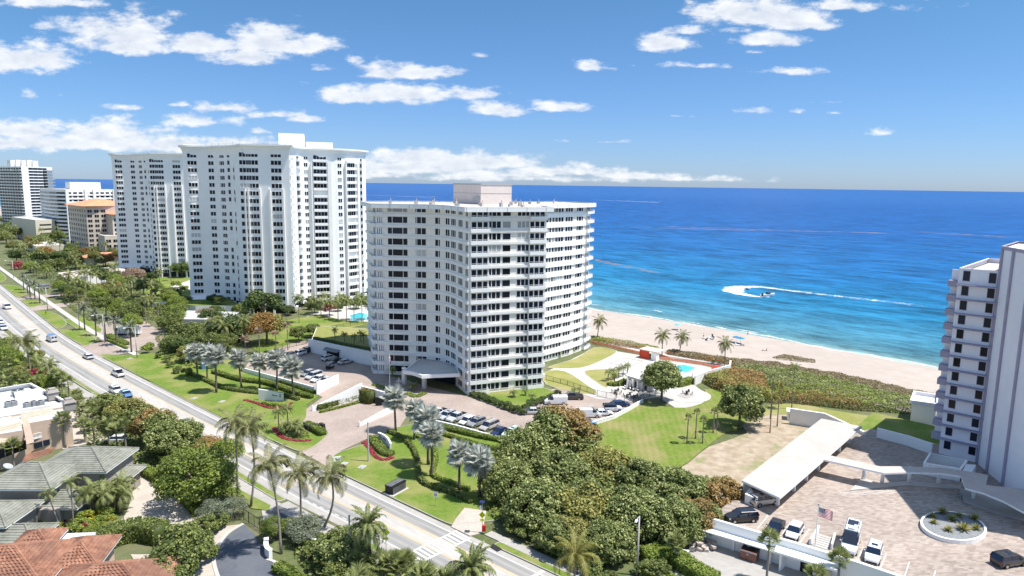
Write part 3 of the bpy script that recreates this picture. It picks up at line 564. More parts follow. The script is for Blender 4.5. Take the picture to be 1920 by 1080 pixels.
# pool grounds of the middle tower
zz = 0.02
slab('pool_deck', gp([(1010, 705), (1100, 660), (1155, 659), (1210, 668), (1260, 672), (1370, 688), (1345, 700), (1302, 722), (1310, 729), (1335, 745), (1325, 757), (1270, 768), (1235, 745), (1180, 752), (1120, 748), (1090, 738), (1030, 715)]), 'deckwhite', z0=-.02, z1=0.05, rim=None)
cx, cy = G(1285, 741); 
slab('round_terrace', [(cx+6.2*math.cos(a)*1.05, cy+6.2*math.sin(a)) for a in np.linspace(0, 2*math.pi, 28)[:-1]], 'deckwhite', z0=-.02, z1=0.09, rim=None)
slab('lawn_panel', smooth(gp([(1030, 688), (1080, 672), (1115, 652), (1150, 656), (1155, 662), (1125, 678), (1090, 690), (1040, 691)]), 3, True), 'lawndry', z1=0.12, rim='deckwhite')
slab('lawn_panel', smooth(gp([(1095, 697), (1130, 693), (1158, 694), (1160, 705), (1145, 722), (1135, 727), (1115, 715)]), 3, True), 'lawndry', z1=0.12, rim='deckwhite')
slab('lawn_panel', smooth(gp([(1022, 698), (1060, 697), (1100, 722), (1120, 738), (1090, 738), (1025, 722)]), 3, True), 'lawndry', z1=0.12, rim='deckwhite')
slab('lawn_panel', smooth(gp([(890, 745), (930, 735), (1010, 728), (1035, 733), (1040, 742), (985, 765), (950, 768)]), 3, True), 'lawn', z1=0.1, rim='deckwhite')
slab('swimming_pool_edge', gp([(1263, 686), (1280, 683), (1310, 690), (1288, 702), (1262, 697)]), 'deckwhite', z1=0.09, rim=None)
# lawn right of the car court
slab('broad_lawn', smooth(gp([(1112, 800), (1150, 786), (1205, 756), (1240, 762), (1290, 765), (1330, 748), (1320, 731), (1350, 733), (1400, 765), (1392, 800), (1360, 812), (1310, 850), (1270, 880), (1210, 900), (1150, 900), (1100, 860)]), 2, True), 'lawn2', z0=-.02, z1=0.06, rim=None)
slab('sandy_lot', smooth(gp([(1402, 812), (1380, 790), (1420, 775), (1480, 765), (1540, 785), (1590, 792), (1600, 830), (1440, 920), (1380, 960), (1240, 930), (1230, 905), (1290, 870), (1330, 838)]), 2, True), 'sandlot', z0=-.02, z1=0.05, rim=None)
slab('back_lawn', smooth(gp([(1395, 770), (1480, 757), (1560, 770), (1660, 785), (1720, 795), (1740, 815), (1640, 822), (1580, 806), (1480, 778), (1420, 780)]), 2, True), 'lawndry', z0=-.02, z1=0.08, rim=None)
slab('side_lawn', [(105.2, 187.5), (108, 174.5), (110.4, 160.5), (126, 168), (128, 190), (118, 206)], 'lawndry', z0=-.02, z1=3.5, rim='white')
slab('side_lawn', gp([(540, 600), (600, 590), (640, 600), (698, 606), (640, 618), (560, 640), (490, 665), (470, 650)]), 'lawn', z0=-.02, z1=0.08, rim=None)
slab('tower_lawn', gp([(285, 522), (365, 515), (366, 560), (300, 560), (270, 548)]), 'lawn', z0=-.02, z1=0.05, rim=None)
slab('tower_terrace', gp([(300, 545), (365, 522), (366, 545), (330, 562)]), 'deckwhite', z0=-.02, z1=0.08, rim=None)
slab('pool_terrace', gp([(560, 600), (620, 575), (698, 570), (698, 604), (640, 603)]), 'deckwhite', z0=-.02, z1=0.05, rim=None)
slab('far_lawn', gp([(135, 498), (180, 492), (210, 500), (160, 508)]), 'lawn', z0=-.02, z1=0.05, rim=None)
# lawns and walks of the west side
slab('side_lawn', gp([(0, 640), (20, 640), (50, 672), (75, 705), (20, 712), (0, 700)]), 'lawn', z0=-.02, z1=0.05, rim=None)
slab('side_lawn', gp([(0, 680), (60, 690), (110, 740), (60, 735), (0, 705)]), 'lawn', z0=-.02, z1=0.06, rim=None)
slab('walk', gp([(20, 720), (90, 712), (100, 722), (60, 735)]), 'deckwhite', z0=-.02, z1=0.08, rim=None)
slab('townhouse_court', [(30.5, 150), (41, 150), (43, 168), (43, 182), (30.5, 182)], 'driveway', z0=-.02, z1=0.05, rim=None)
# raised car deck on the right and service yard below it
DZ = 3.0
b = MB(); b.prism([(88.6, 45.0), (100, 45.6), (139.5, 47.0), (141, 42.5), (149.5, 40.5), (150, 27), (175, 25), (175, -40), (96, -40), (91.6, 25)], -0.5, DZ); b.obj('parking_deck', ['paver2'], kind='structure')
slab('service_yard', gp([(1280, 1030), (1335, 1008), (1345, 1015), (1500, 1070), (1640, 1130), (1500, 1200), (1260, 1090)]), 'concrete', z0=-.02, z1=0.03, rim=None)
# dune strip behind the beach: sandy skirt is in the ground; promenade
strip('promenade', gp([(1100, 640), (1200, 658), (1370, 684)], 0), 3.4, -0.02, 0.06, 'deckwhite')
# ================================================================== BUILDINGS
def thing(name, label, cat, loc=(0, 0, 0), rz=0.0, group=None, sc=None):
    o = link(name, None, None, loc, rz, sc); o['label'] = label; o['category'] = cat
    if group: o['group'] = group
    o.empty_display_size = 0.5
    return o
WCACHE = {}
def window_mesh(panes, h, fr=0.05, depth=0.10, glass='glass', frame='trim', gapw=0.15, base=0.0):
    """panes: pane widths (m). Local X along the wall, -Y outward, Z up, origin bottom centre on the wall face"""
    key = (tuple(panes), h, fr, depth, glass, frame, gapw)
    if key in WCACHE: return WCACHE[key]
    b = MB(); w = sum(panes)+gapw*(len(panes)-1); x = -w/2
    panes = [p*1.08 for p in panes]; w = sum(panes)+gapw*(len(panes)-1); x = -w/2
    b.box((0, -depth/2, -0.04), (w+2*fr, depth, 0.08)); b.box((0, -depth/2, h+0.03), (w+2*fr, depth, 0.06))
    b.box((-w/2-fr/2, -depth/2, h/2), (fr, depth-0.01, h)); b.box((w/2+fr/2, -depth/2, h/2), (fr, depth-0.01, h))
    for k, p in enumerate(panes):
        b.add([(x, -0.03, 0), (x+p, -0.03, 0), (x+p, -0.03, h), (x, -0.03, h)], [(0, 1, 2, 3)], 1)
        x += p
        if k < len(panes)-1: b.box((x+gapw/2, -depth/2, h/2), (gapw, depth-0.02, h)); x += gapw
    WCACHE[key] = b.mesh('window', [frame, glass]); return WCACHE[key]
class Path:
    def __init__(s, pts):
        s.p = [Vector(q[:2]) for q in pts]; s.c = [0]
        for a, b in zip(s.p[:-1], s.p[1:]): s.c.append(s.c[-1]+(b-a).length)
        s.L = s.c[-1]
    def at(s, d):
        d = min(max(d, 0), s.L-1e-4)
        for k in range(len(s.c)-1):
            if d <= s.c[k+1]: break
        t = (d-s.c[k])/(s.c[k+1]-s.c[k]); q = s.p[k].lerp(s.p[k+1], t); dr = (s.p[k+1]-s.p[k]).normalized()
        return q.x, q.y, math.atan2(dr.y, dr.x)
    def px(s, px, z, lo=0, hi=None):
        hi = s.L if hi is None else hi; best = None; d = lo; prev = None
        while d <= hi:
            x, y, a = s.at(d); n = Vector((math.sin(a), -math.cos(a)))
            if n.dot(Vector((-x, -y))) > 0:
                e = PX(x, y, z)[0]-px
                if best is None or abs(e) < best[0]: best = (abs(e), d)
            d += 0.15
        return best[1]
def put(mesh, par, x, y, z, a, name='window'): return link(name, mesh, par, (x, y, z), a)
wr = random.Random(11)
# ------------------------------------------------------------ middle tower
def mid_tower():
    T = thing('apartment_tower', 'white sixteen storey apartment tower with banded curving wings and boxy pinkish penthouse, in the middle', 'building', (0, 0, 0))
    Wf = smooth([(105.6, 152.6), (109.0, 148.5), (112.8, 143.6), (115.2, 139.3), (115.5, 135.4), (114.4, 131.0), (112.5, 126.4), (110.6, 121.6)], 4)
    Sf = [(110.6, 121.6), (129.6, 113.4)]
    Ef = smooth([(129.6, 113.4), (134.5, 120.5), (139.5, 126.0), (145.0, 129.4), (150.4, 130.0), (159.0, 130.2), (165.2, 131.0), (172.0, 132.3)], 4)
    back = [(177.5, 150.0), (162, 151), (148, 155), (137, 162), (127, 170), (115, 171)]
    foot = Wf+Sf[1:]+Ef[1:]+back
    H = 46.6; FH = 2.9
    b = MB(); b.prism(foot, -0.2, H-1.2, 0, 1); b.obj('wall', ['cream', 'roofgravel'], T)
    # floor bands
    vis = offset(foot, 0.32); nW = len(Wf); nWS = nW+1
    for k in range(1, 16):
        z = k*FH+0.72-0.95
        m = MB(); m.ring(foot, vis, z, z+0.68); m.obj('floor_band', 'white', T)
    # deep bright bands of the eastern wing
    ep = Path(Ef[8:-1])
    for k in range(1, 16):
        z = k*FH-0.30; m = MB(); P_ = Ef[7:-1]; O_ = offset([(100, 200)]+P_+[(190, 200)], 0.36)[1:-1]
        lo = [(p[0], p[1], z-0.55) for p in P_]; 
        r1 = [(p[0], p[1], z-0.55) for p in O_]; r2 = [(p[0], p[1], z+0.55) for p in O_]; r3 = [(p[0], p[1], z+0.55) for p in P_]
        n = len(P_); m.add(lo+r1+r2+r3, [(i+s*n, i+1+s*n, i+1+(s+1)*n, i+(s+1)*n) for s in range(3) for i in range(n-1)]+[(0, n, 2*n, 3*n), (n-1, 4*n-1, 3*n-1, 2*n-1)])
        m.obj('spandrel', 'trim', T)
    # roof slab and parapet
    big = offset(foot, 1.5); m = MB(); m.prism(big, H-1.2, H-0.25, 0, 1, bot=True); m.ring(offset(foot, 1.15), big, H-0.3, H+0.02, 0); m.obj('roof', ['trim', 'roofgravel'], T)
    # panels joints along fascia
    pb = Path(big+[big[0]])
    j = MB(); s = 0; j.box((0, 0, 0), (0.12, 0.06, 1.1)); jm = j.mesh('fascia_joint', 'grey')
    while s < pb.L:
        x, y, a = pb.at(s); link('fascia_joint', jm, T, (x, y, H-0.6), a); s += 5.2
    # penthouse
    m = MB(); p0 = (131.5, 139.5); c2 = [(131.5, 139.5), (141.8, 137.6), (144.6, 152), (134.2, 154.2)]
    m.prism(c2, H-0.4, 52.1); m.obj('penthouse', ['pinkwall', 'pinkconc'], T)
    m = MB(); m.ring(offset(c2, 0.02), offset(c2, 0.14), 51.8, 52.15); m.ring(offset(c2, 0.01), offset(c2, 0.06), 49.4, 49.5); m.obj('penthouse_trim', 'grey', T)
    m = MB(); m.box((131.25, 139.6+1.5, 47.5), (0.1, 2.4, 1.9), 0.2); m.obj('louvre', 'grey', T)
    r = random.Random(5)
    rows_ = [(117, 150), (120, 146), (121, 138), (124, 132), (121, 128), (127, 124), (131, 124), (135, 131), (124, 124), (129, 121), (150, 138), (156, 140), (147, 141), (162, 139), (117, 133), (116, 142), (112, 155)]
    for (x, y) in rows_:
        m = MB(); h = r.uniform(0.5, 1.1); w = r.uniform(0.6, 1.4); m.box((x, y, H-0.25+h/2), (w, w*r.uniform(.6, 1), h), r.uniform(0, 1)); m.tube([(x+.2, y, H), (x+.2, y, H+h+0.4)], 0.12, 6); m.obj('roof_vent', 'grey' if r.random() < .5 else 'pinkconc', T)
    # windows
    wp = Path(Wf); sp = Path(Sf); e3 = Path(Ef)
    w_big = ([1.05, 2.5, 1.05], 1.6); w3 = ([1.05, 1.05, 1.05], 1.6); w2 = ([0.9, 0.9], 1.7); w1 = ([1.9], 1.5)
    zc = 15.6
    cols = [(wp, 747.4, w_big), (wp, 786.7, w3), (wp, 818.7, w3), (wp, 838.2, w3), (wp, 850.5, w3), (wp, 863.3, w3), (wp, 875.2, ([0.8, 0.8], 1.7))]
    for path, px, (pn, h) in cols:
        s = path.px(px, zc)
        if px > 830: pn = [p*0.8 for p in pn]
        for k in range(16):
            if k == 0 and px > 770 and px < 860: continue
            x, y, a = path.at(s); g = 'glass' if wr.random() > 0.05 else 'blind'
            put(window_mesh(pn, h, glass=g), T, x, y, k*FH+0.95 if h < 1.65 else k*FH+0.8, a)
    for px, (pn, h) in ((924.5, ([0.95, 0.95, 0.95], 1.55)), (947.5, w1), (978.0, ([0.9, 0.9, 0.9], 1.5))):
        s = sp.px(px, zc)
        for k in range(16):
            x, y, a = sp.at(s); g = 'glass' if wr.random() > 0.05 else 'blind'
            put(window_mesh(pn, h, glass=g), T, x, y, k*FH+0.9, a)
    for px in (1027.5, 1034.0, 1045, 1062.5, 1082.5):
        s = e3.px(px, zc, lo=16)
        for k in range(16):
            x, y, a = e3.at(s); g = 'glass' if wr.random() > 0.1 else 'blind'
            put(window_mesh([0.8, 1.6, 0.8] if px > 1070 else [0.95, 0.95, 0.95], 1.6, glass=g, gapw=0.2), T, x, y, k*FH+0.75, a)
    # balconies
    def balc(w, d, hz=1.0):
        m = MB(); m.box((0, -d/2, -0.12), (w, d, 0.24)); m.box((0, -d+0.07, 0.36), (w, 0.14, 0.72)); 
        for s_ in (-1, 1): m.box((s_*(w/2-0.07), -d/2, 0.36), (0.14, d-0.28, 0.72))
        return m.mesh('balcony', 'trim')
    def rail(w, d):
        m = MB(); m.box((0, -d+0.07, 1.02), (w, 0.08, 0.08))
        n = int(w/0.6)
        for i in range(n+1): m.box((-w/2+0.05+(w-0.1)*i/n, -d+0.07, 0.86), (0.05, 0.05, 0.28))
        for s_ in (-1, 1): m.box((s_*(w/2-0.05), -d/2, 1.02), (0.08, d-0.2, 0.08))
        return m.mesh('railing', 'rail')
    def alcove(w, h=2.25):   # recess reads as dark glazed doors behind the balcony
        m = MB(); n = 3
        m.add([(-w/2, -0.02, 0), (w/2, -0.02, 0), (w/2, -0.02, h), (-w/2, -0.02, h)], [(0, 1, 2, 3)], 1)
        for i in range(n+1): m.box((-w/2+w*i/n, -0.05, h/2), (0.30, 0.08, h))
        m.box((0, -0.05, h-0.05), (w, 0.08, 0.12)); return m.mesh('balcony_glazing', ['trim', 'glass'])
    specs = []
    x, y, a = sp.at(2.9); specs.append((x, y, a, 5.0, 0.75, 4.5)); x, y, a = sp.at(sp.L-2.55); specs.append((x, y, a, 4.6, 0.95, 4.2))
    endW = Path([(115, 171), (105.6, 152.6)]); x, y, a = endW.at(endW.L-2.6); specs.append((x, y, a, 5.0, 1.3, 3.8))
    x, y, a = wp.at(0.95); specs.append((x, y, a, 1.9, 0.28, 1.5))
    x, y, a = e3.at(e3.L-1.7); specs.append((x, y, a, 3.3, 0.9, 2.4)); endE = Path([(172.0, 132.3), (177.5, 150.0)]); x, y, a = endE.at(2.6); specs.append((x, y, a, 5.0, 1.7, 3.6))
    for (x, y, a, w, d, gw) in specs:
        bm_, rm_, gm_ = balc(w, d), rail(w, d), alcove(gw)
        for k in range(16):
            z = k*FH+0.05+(0.3 if k == 0 else 0)
            link('balcony', bm_, T, (x, y, z), a); link('railing', rm_, T, (x, y, z), a); link('balcony_glazing', gm_, T, (x, y, z+0.15), a)
    # porte-cochere
    Zc = 4.7
    top = gp([(756.5, 695.5), (790, 704), (853, 699.5), (842, 692), (818, 683), (770, 681)], Zc)
    top = [G(756.7, 695.8, Zc), G(768, 697, Zc), G(780, 700, Zc), G(791, 704.3, Zc), G(805, 703.5, Zc), (110.9, 124.9), (113.6, 129), (115.3, 133), (115.3, 139.3), (112.8, 143.5)]
    m = MB(); m.prism(top, Zc-0.55, Zc, 0, 1, bot=True); m.ring(offset(top, -0.35), offset(top, 0.05), Zc-0.75, Zc+0.15); cano = m.obj('entrance_canopy', ['bluewhite', 'roofgravel'], T)
    for (px_, py_) in ((756.5, 723), (794, 729)):
        x, y = G(px_, py_, 0); m = MB(); m.box((x+0.4, y+0.2, 2.0), (0.9, 0.9, 4.1), 0.3); m.obj('canopy_column', 'white', cano)
    m = MB(); a_ = G(757, 726, 0); 
    for (xx, yy) in (a_,): m.box((xx+0.2, yy+.1, 5.0), (0.8, 0.8, 0.4)); 
    m.obj('pier_cap', 'trim', cano)
    m = MB(); m.box((113.55, 133.6, 1.6), (0.3, 7.0, 2.9), 0.12); m.box((112.6, 140, 1.6), (0.3, 6, 2.9), 0.4); m.obj('lobby_glazing', 'glass', T)
    return T
mid_tower()
# ------------------------------------------------------------ the two big white towers
def star_tower(dx, dy, label, full=True):
    T = thing('apartment_tower', label, 'building', (dx, dy, 0))
    Wf = smooth([(109.2, 292.2), (110.6, 290.0), (114.5, 287.4), (118.9, 282.8), (121.0, 276.0), (121.2, 269.5), (120.0, 263.5), (119.2, 258.5)], 4)
    Sf = [(119.2, 258.5), (131.6, 246.8)]
    Ef = smooth([(131.6, 246.8), (136.3, 254.0), (141.0, 258.8), (147.0, 260.6), (153.0, 258.2), (160, 256.0), (170.0, 258.0), (176.6, 262.5)], 4)
    foot = Wf+Sf[1:]+Ef[1:]+[(180, 276), (166, 278), (152, 283), (142, 292), (131, 304), (118, 306)]
    H = 66.0; FH = 2.93
    b = MB(); b.prism(foot, -0.3, 62.5, 0, 0); b.obj('wall', 'bluewhite', T)
    # flared cornice
    m = MB(); prev = None
    for (o0, z0), (o1, z1) in (((0, 61.8), (0.15, 63.6)), ((0.15, 63.6), (0.6, 64.8)), ((0.6, 64.8), (1.4, 65.3)), ((1.4, 65.3), (1.4, 65.9))):
        A, B_ = offset(foot, o0), offset(foot, o1); n = len(foot)
        m.add([(p[0], p[1], z0) for p in A]+[(p[0], p[1], z1) for p in B_], [(i, (i+1) % n, n+(i+1) % n, n+i) for i in range(n)])
    m.quadpoly(offset(foot, 1.4), 65.9); m.obj('cornice', 'bluewhite', T)
    m = MB(); m.prism([(138.5, 268), (147.5, 263.5), (152.5, 272), (143.5, 277)], 66, 71.6); m.prism([(150, 266.5), (160, 262), (163, 268), (153, 272)], 66, 68.6); m.obj('penthouse', 'white', T)
    m = MB(); rr_ = random.Random(9)
    for i in range(9): m.tube([(121+i*1.6, 292-i*3.1, 66), (121+i*1.6, 292-i*3.1, 67.2+rr_.random())], 0.12, 4)
    m.tube([(121, 292, 67.0), (134, 267, 67.0)], 0.06, 4); m.obj('roof_rail', 'grey', T)
    # skirt roof at ground floor
    m = MB(); A, B_ = offset(foot, 0), offset(foot, 3.2); n = len(foot)
    m.add([(p[0], p[1], 4.4) for p in A]+[(p[0], p[1], 3.2) for p in B_], [(i, (i+1) % n, n+(i+1) % n, n+i) for i in range(0, 12)]); m.obj('canopy_roof', 'bluewhite', T)
    m = MB(); m.ring(foot, offset(foot, 0.06), 0.2, 3.0); m.obj('ground_floor_glazing', 'glass', T)
    wp, sp, e3 = Path(Wf), Path(Sf), Path(Ef)
    zc = 33.0
    def cols(path, spec, lo=0):
        for (px, pn, h) in spec:
            s = path.px(px, zc, lo=lo)
            for k in range(1, 22):
                x, y, a = path.at(s); g = 'glass' if wr.random() > 0.06 else 'blind'
                put(window_mesh(pn, h, glass=g, gapw=0.15), T, x, y, k*FH-0.4, a)
    w3 = [0.95, 0.95, 0.95]; w2 = [0.8, 0.8]
    cols(wp, ((366.5, w3, 1.5), (404.5, w3, 1.5), (421, [0.8, 0.8, 0.8], 1.5)))
    cols(sp, ((459, [1.05, 1.05, 1.05], 1.6), (479.5, [1.05, 1.05, 1.05], 1.6), (522.5, [1.1, 1.1, 1.1], 1.6)))
    # loggias on the inner curve
    def logg(path, px, w, lo=0, d=0.5, glassy=True, kk=range(1, 22), wide=False):
        s = path.px(px, zc, lo=lo); x, y, a = path.at(s)
        m1 = MB(); m1.box((0, -d/2, 0.30), (w+0.5, d, 1.05)); me1 = m1.mesh('balcony', 'trim')
        m2 = MB(); m2.add([(-w/2, -0.03, 0), (w/2, -0.03, 0), (w/2, -0.03, 1.6), (-w/2, -0.03, 1.6)], [(0, 1, 2, 3)], 1)
        n = max(1, int(w/1.1))
        for i in range(n+1): m2.box((-w/2+w*i/n, -0.06, 0.8), (0.1, 0.08, 1.6))
        me2 = m2.mesh('balcony_glazing', ['trim', 'glass'])
        for k in kk:
            if wr.random() < 0.14 and not wide: continue
            link('balcony', me1, T, (x, y, k*FH-1.1), a)
            if wr.random() > 0.12: link('balcony_glazing', me2, T, (x, y, k*FH-0.25), a)
    logg(wp, 434.5, 1.7, d=0.25); logg(wp, 443.5, 1.1, d=0.25)
    # flat ribs on the south-west face
    for px, w in ((449.5, 0.5), (469.5, 0.5), (491, 0.7), (509, 0.7), (533, 0.8)):
        s = sp.px(px, zc) if px > 450 else sp.px(451, zc); x, y, a = sp.at(s); m = MB(); m.box((0, -0.35, 24.5), (w, 0.7, 49)); m.obj('wall_rib', 'white', T, loc=(x, y, 0), rz=a)
    if full:
        s_lo = 3
        logg(e3, 548, 2.6, d=1.3, wide=True); logg(e3, 562.5, 2.4, d=1.3, wide=True)
        cols(e3, ((576.5, [0.7, 0.7], 1.5), (639.5, [0.7, 0.7], 1.5)), lo=4)
        logg(e3, 603.0, 5.2, lo=6, d=1.1, wide=True); logg(e3, 658.8, 5.0, lo=10, d=1.1, wide=True); logg(e3, 678.5, 1.7, lo=12, d=1.3, wide=True)
        for px in (587, 620, 649, 669):
            x, y, a = e3.at(e3.px(px, zc, lo=6)); m = MB(); m.box((0, -0.6, 30), (0.45 if px != 620 else 1.5, 1.2, 60)); m.obj('wall_rib', 'white', T, loc=(x, y, 0), rz=a)
    return T
star_tower(0, 0, 'tallest bright white twenty two storey tower with flared cornice, left of the middle tower')
star_tower(11.3, 131.5, 'white tower with flared cornice standing partly behind the tallest tower', full=False)
# ------------------------------------------------------------ far towers on the left
def block(name, label, corners, z1, wallm, z0=-0.2, parapet=0.0, roofm='whiteroof', cat='building'):
    T = thing(name, label, cat); b = MB(); b.prism(corners, z0, z1, 0, 1); b.obj('wall', [wallm, roofm], T)
    if parapet: m = MB(); m.ring(offset(corners, -0.4), offset(corners, 0.05), z1, z1+parapet); m.obj('parapet', wallm, T)
    return T
def grid_face(T, a, c, rows, cols, z0, fh, mesh, name='window', skip=None, off=0.02, lo=0.0, hi=1.0):
    p = Path([a, c]); 
    for i in range(cols):
        s = p.L*(lo+(hi-lo)*(i+0.5)/cols); x, y, an = p.at(s); x += math.sin(an)*off; y -= math.cos(an)*off
        for k in range(rows):
            if skip and skip(i, k): continue
            link(name, mesh, T, (x, y, z0+k*fh), an)
def strips(T, a, c, rows, z0, fh, w_out, h, m, name='balcony', lo=0.0, hi=1.0):
    p = Path([a, c]); L_ = p.L*(hi-lo); x, y, an = p.at(p.L*(lo+hi)/2); b = MB(); b.box((0, -w_out/2, h/2), (L_, w_out, h)); me = b.mesh(name, m)
    for k in range(rows): link(name, me, T, (x, y, z0+k*fh), an)
def far_towers():
    # twenty storey slab with dark balconies
    c = [(140.5, 861), (152.5, 818), (180, 826), (168, 869)]
    T = block('apartment_tower', 'distant tower with dark balconies and white rooftop boxes, leftmost on the skyline', c, 62.5, 'trim', parapet=0.6)
    gm = MB(); gm.add([(-2.1, 0, 0), (2.1, 0, 0), (2.1, 0, 1.9), (-2.1, 0, 1.9)], [(0, 1, 2, 3)]); gme = gm.mesh('window', 'glass')
    grid_face(T, c[0], c[1], 21, 9, 1.0, 2.95, gme); strips(T, c[0], c[1], 21, 0.2, 2.95, 1.2, 0.8, 'bluewhite', lo=0.02, hi=0.62)
    strips(T, c[0], c[1], 21, 0.2, 2.95, 1.0, 0.8, 'white', lo=0.66, hi=0.98)
    grid_face(T, c[1], c[2], 21, 4, 1.0, 2.95, gme, lo=0.22, hi=0.82); strips(T, c[1], c[2], 21, 0.2, 2.95, 1.5, 0.9, 'grey', lo=0.7, hi=1.04)
    for i in range(5):
        m = MB(); m.box((150+i*4.4, 846-i*1.5, 66.0), (4.6, 7, 6.5+(i % 2)*1.0), 0.25); m.obj('roof_box', 'white', T)
    # long lower slab
    c = [(150, 738), (147.5, 712), (147.0, 690), (148.5, 672), (153, 662), (191, 668), (188, 745)]
    T = block('apartment_block', 'long white slab block with dark ribbon balconies behind the orange roofed hotel', c, 42.5, 'white', parapet=0.6)
    gm = MB(); gm.add([(-1.5, 0, 0), (1.5, 0, 0), (1.5, 0, 1.5), (-1.5, 0, 1.5)], [(0, 1, 2, 3)]); gme = gm.mesh('window', 'glass')
    for (a, b2) in zip(c[:4], c[1:5]):
        grid_face(T, a, b2, 13, 5, 2.0, 3.1, gme); strips(T, a, b2, 13, 0.6, 3.1, 1.0, 0.9, 'bluewhite')
    grid_face(T, c[4], c[5], 13, 9, 2.0, 3.1, gme); strips(T, c[4], c[5], 13, 0.8, 3.1, 0.8, 0.8, 'white'); 
    for t in (0.0, 0.38, 0.55, 0.97):
        p = Path([c[4], c[5]]); x, y, an = p.at(p.L*t); m = MB(); m.box((0, -0.6, 21.5), (2.2, 1.4, 43)); m.obj('wall_rib', 'white', T, loc=(x, y, 0), rz=an)
    m = MB(); m.box((171, 684, 45.5), (24, 10, 7), 0.1); m.obj('penthouse', 'white', T)
    # beige garage block
    a0, a1, a2 = (129.6, 735), (134.0, 690), (152, 700)
    T = block('parking_garage', 'plain beige low block at the foot of the leftmost distant tower', [(126.5, 735), (131.5, 672), (146, 676), (146, 740)], 18, 'beige')
    gm = MB(); gm.box((0, -0.1, 0.5), (9, 0.2, 1.0)); gme = gm.mesh('opening', 'dark'); grid_face(T, (131.5, 672), (146, 676), 4, 1, 2.5, 3.6, gme, 'opening')
    # hotel with orange tile roofs
    c = [(134.0, 580), (135.0, 538), (165, 533), (165, 580)]
    T = block('hotel', 'cream hotel with orange tile roof left of the white towers', c, 33.5, 'sandstone')
    def hipbox(T_, x0, y0, x1, y1, z, h, ov, name='roof'):
        m = MB(); A = [(x0-ov, y0-ov), (x1+ov, y0-ov), (x1+ov, y1+ov), (x0-ov, y1+ov)]; w = min(x1-x0, y1-y0)/2
        if (y1-y0) > (x1-x0): rd = [((x0+x1)/2, y0+w), ((x0+x1)/2, y1-w)]; f = [(0, 1, 4), (1, 2, 5, 4), (2, 3, 5), (3, 0, 4, 5)]
        else: rd = [(x0+w, (y0+y1)/2), (x1-w, (y0+y1)/2)]; f = [(0, 1, 5, 4), (1, 2, 5), (2, 3, 4, 5), (3, 0, 4)]
        m.add([(p[0], p[1], z) for p in A]+[(p[0], p[1], z+h) for p in rd], f+[(3, 2, 1, 0)]); return m.obj(name, 'orangeroof', T_)
    hipbox(T, 134, 537, 165, 580, 33.5, 4.5, 2.0)
    m = MB(); m.prism([(147, 523), (166, 521), (166, 537), (147, 539)], 0, 28.2); m.obj('wing', 'sandstone', T); hipbox(T, 147, 522, 166, 539, 28.2, 3.2, 1.2)
    m = MB(); m.prism([(140, 519), (166, 516), (166, 530), (140, 534)], 0, 14); m.obj('wing', 'sandstone', T)
    w3 = window_mesh([1.1, 1.1], 1.8, frame='sandstone'); grid_face(T, c[0], c[1], 9, 8, 2.2, 3.35, w3); grid_face(T, c[1], (147, 536), 9, 3, 2.2, 3.35, w3)
    grid_face(T, (147, 523), (166, 521), 7, 4, 3.2, 3.35, window_mesh([1.5, 1.5], 1.9, frame='sandstone')); grid_face(T, (140, 519), (166, 516), 3, 6, 2.2, 3.6, window_mesh([1.3, 1.3], 1.9, frame='sandstone'))
    for t in (0.0, 0.25, 0.5, 0.75, 1.0):
        p = Path([(147, 523), (166, 521)]); x, y, an = p.at(p.L*t); m = MB(); m.box((0, -0.3, 14), (0.9, 0.6, 28)); m.obj('pilaster', 'beige', T, loc=(x, y, 0), rz=an)
    # pavilion in front with orange roof
    x, y = G(150, 480, 0); T = block('hotel_pavilion', 'low pavilion with orange tile roof in front of the hotel', [(117, 470), (146, 466), (146, 478), (117, 482)], 4.5, 'beige'); 
    m = MB(); m.add([(116, 469, 4.5), (147, 465, 4.5), (147, 479, 4.5), (116, 483, 4.5), (121, 476, 7), (142, 472.5, 7)], [(0, 1, 5, 4), (1, 2, 5), (2, 3, 4, 5), (3, 0, 4), (3, 2, 1, 0)]); m.obj('roof', 'orangeroof', T)
    # low white garages amid the trees
    T = block('garage', 'long low white garage roof among trees below the partly hidden tower', gp([(110, 528), (208, 516), (236, 520), (236, 534), (208, 532), (120, 541)], 0), 4.6, 'white', roofm='pinkconc')
    T = block('gatehouse', 'low white roofed garage entrance behind the parked garbage truck', [(84, 248), (100, 232), (108, 244), (93, 262)], 4.2, 'grey', roofm='whiteroof')
    m = MB(); m.box((92.3, 239.3, 1.6), (0.3, 6.5, 3.0), -0.7+math.pi); m.obj('garage_opening', 'black', T)
    T = block('garden_terrace', 'raised white garden terrace with hedges at the foot of the tallest tower', [(96, 300), (104, 274), (118, 262), (122, 300), (118, 318)], 3.0, 'white', roofm='lawn')
    T = block('low_house', 'small low white roofed house at the far left edge by the avenue', [(84, 640), (96, 640), (98, 690), (86, 690)], 5, 'white')
    T = block('low_house', 'long grey roofed low building at far left under the palms', [(108, 560), (126, 556), (128, 610), (112, 612)], 6, 'beige', roofm='roofgravel')
far_towers()
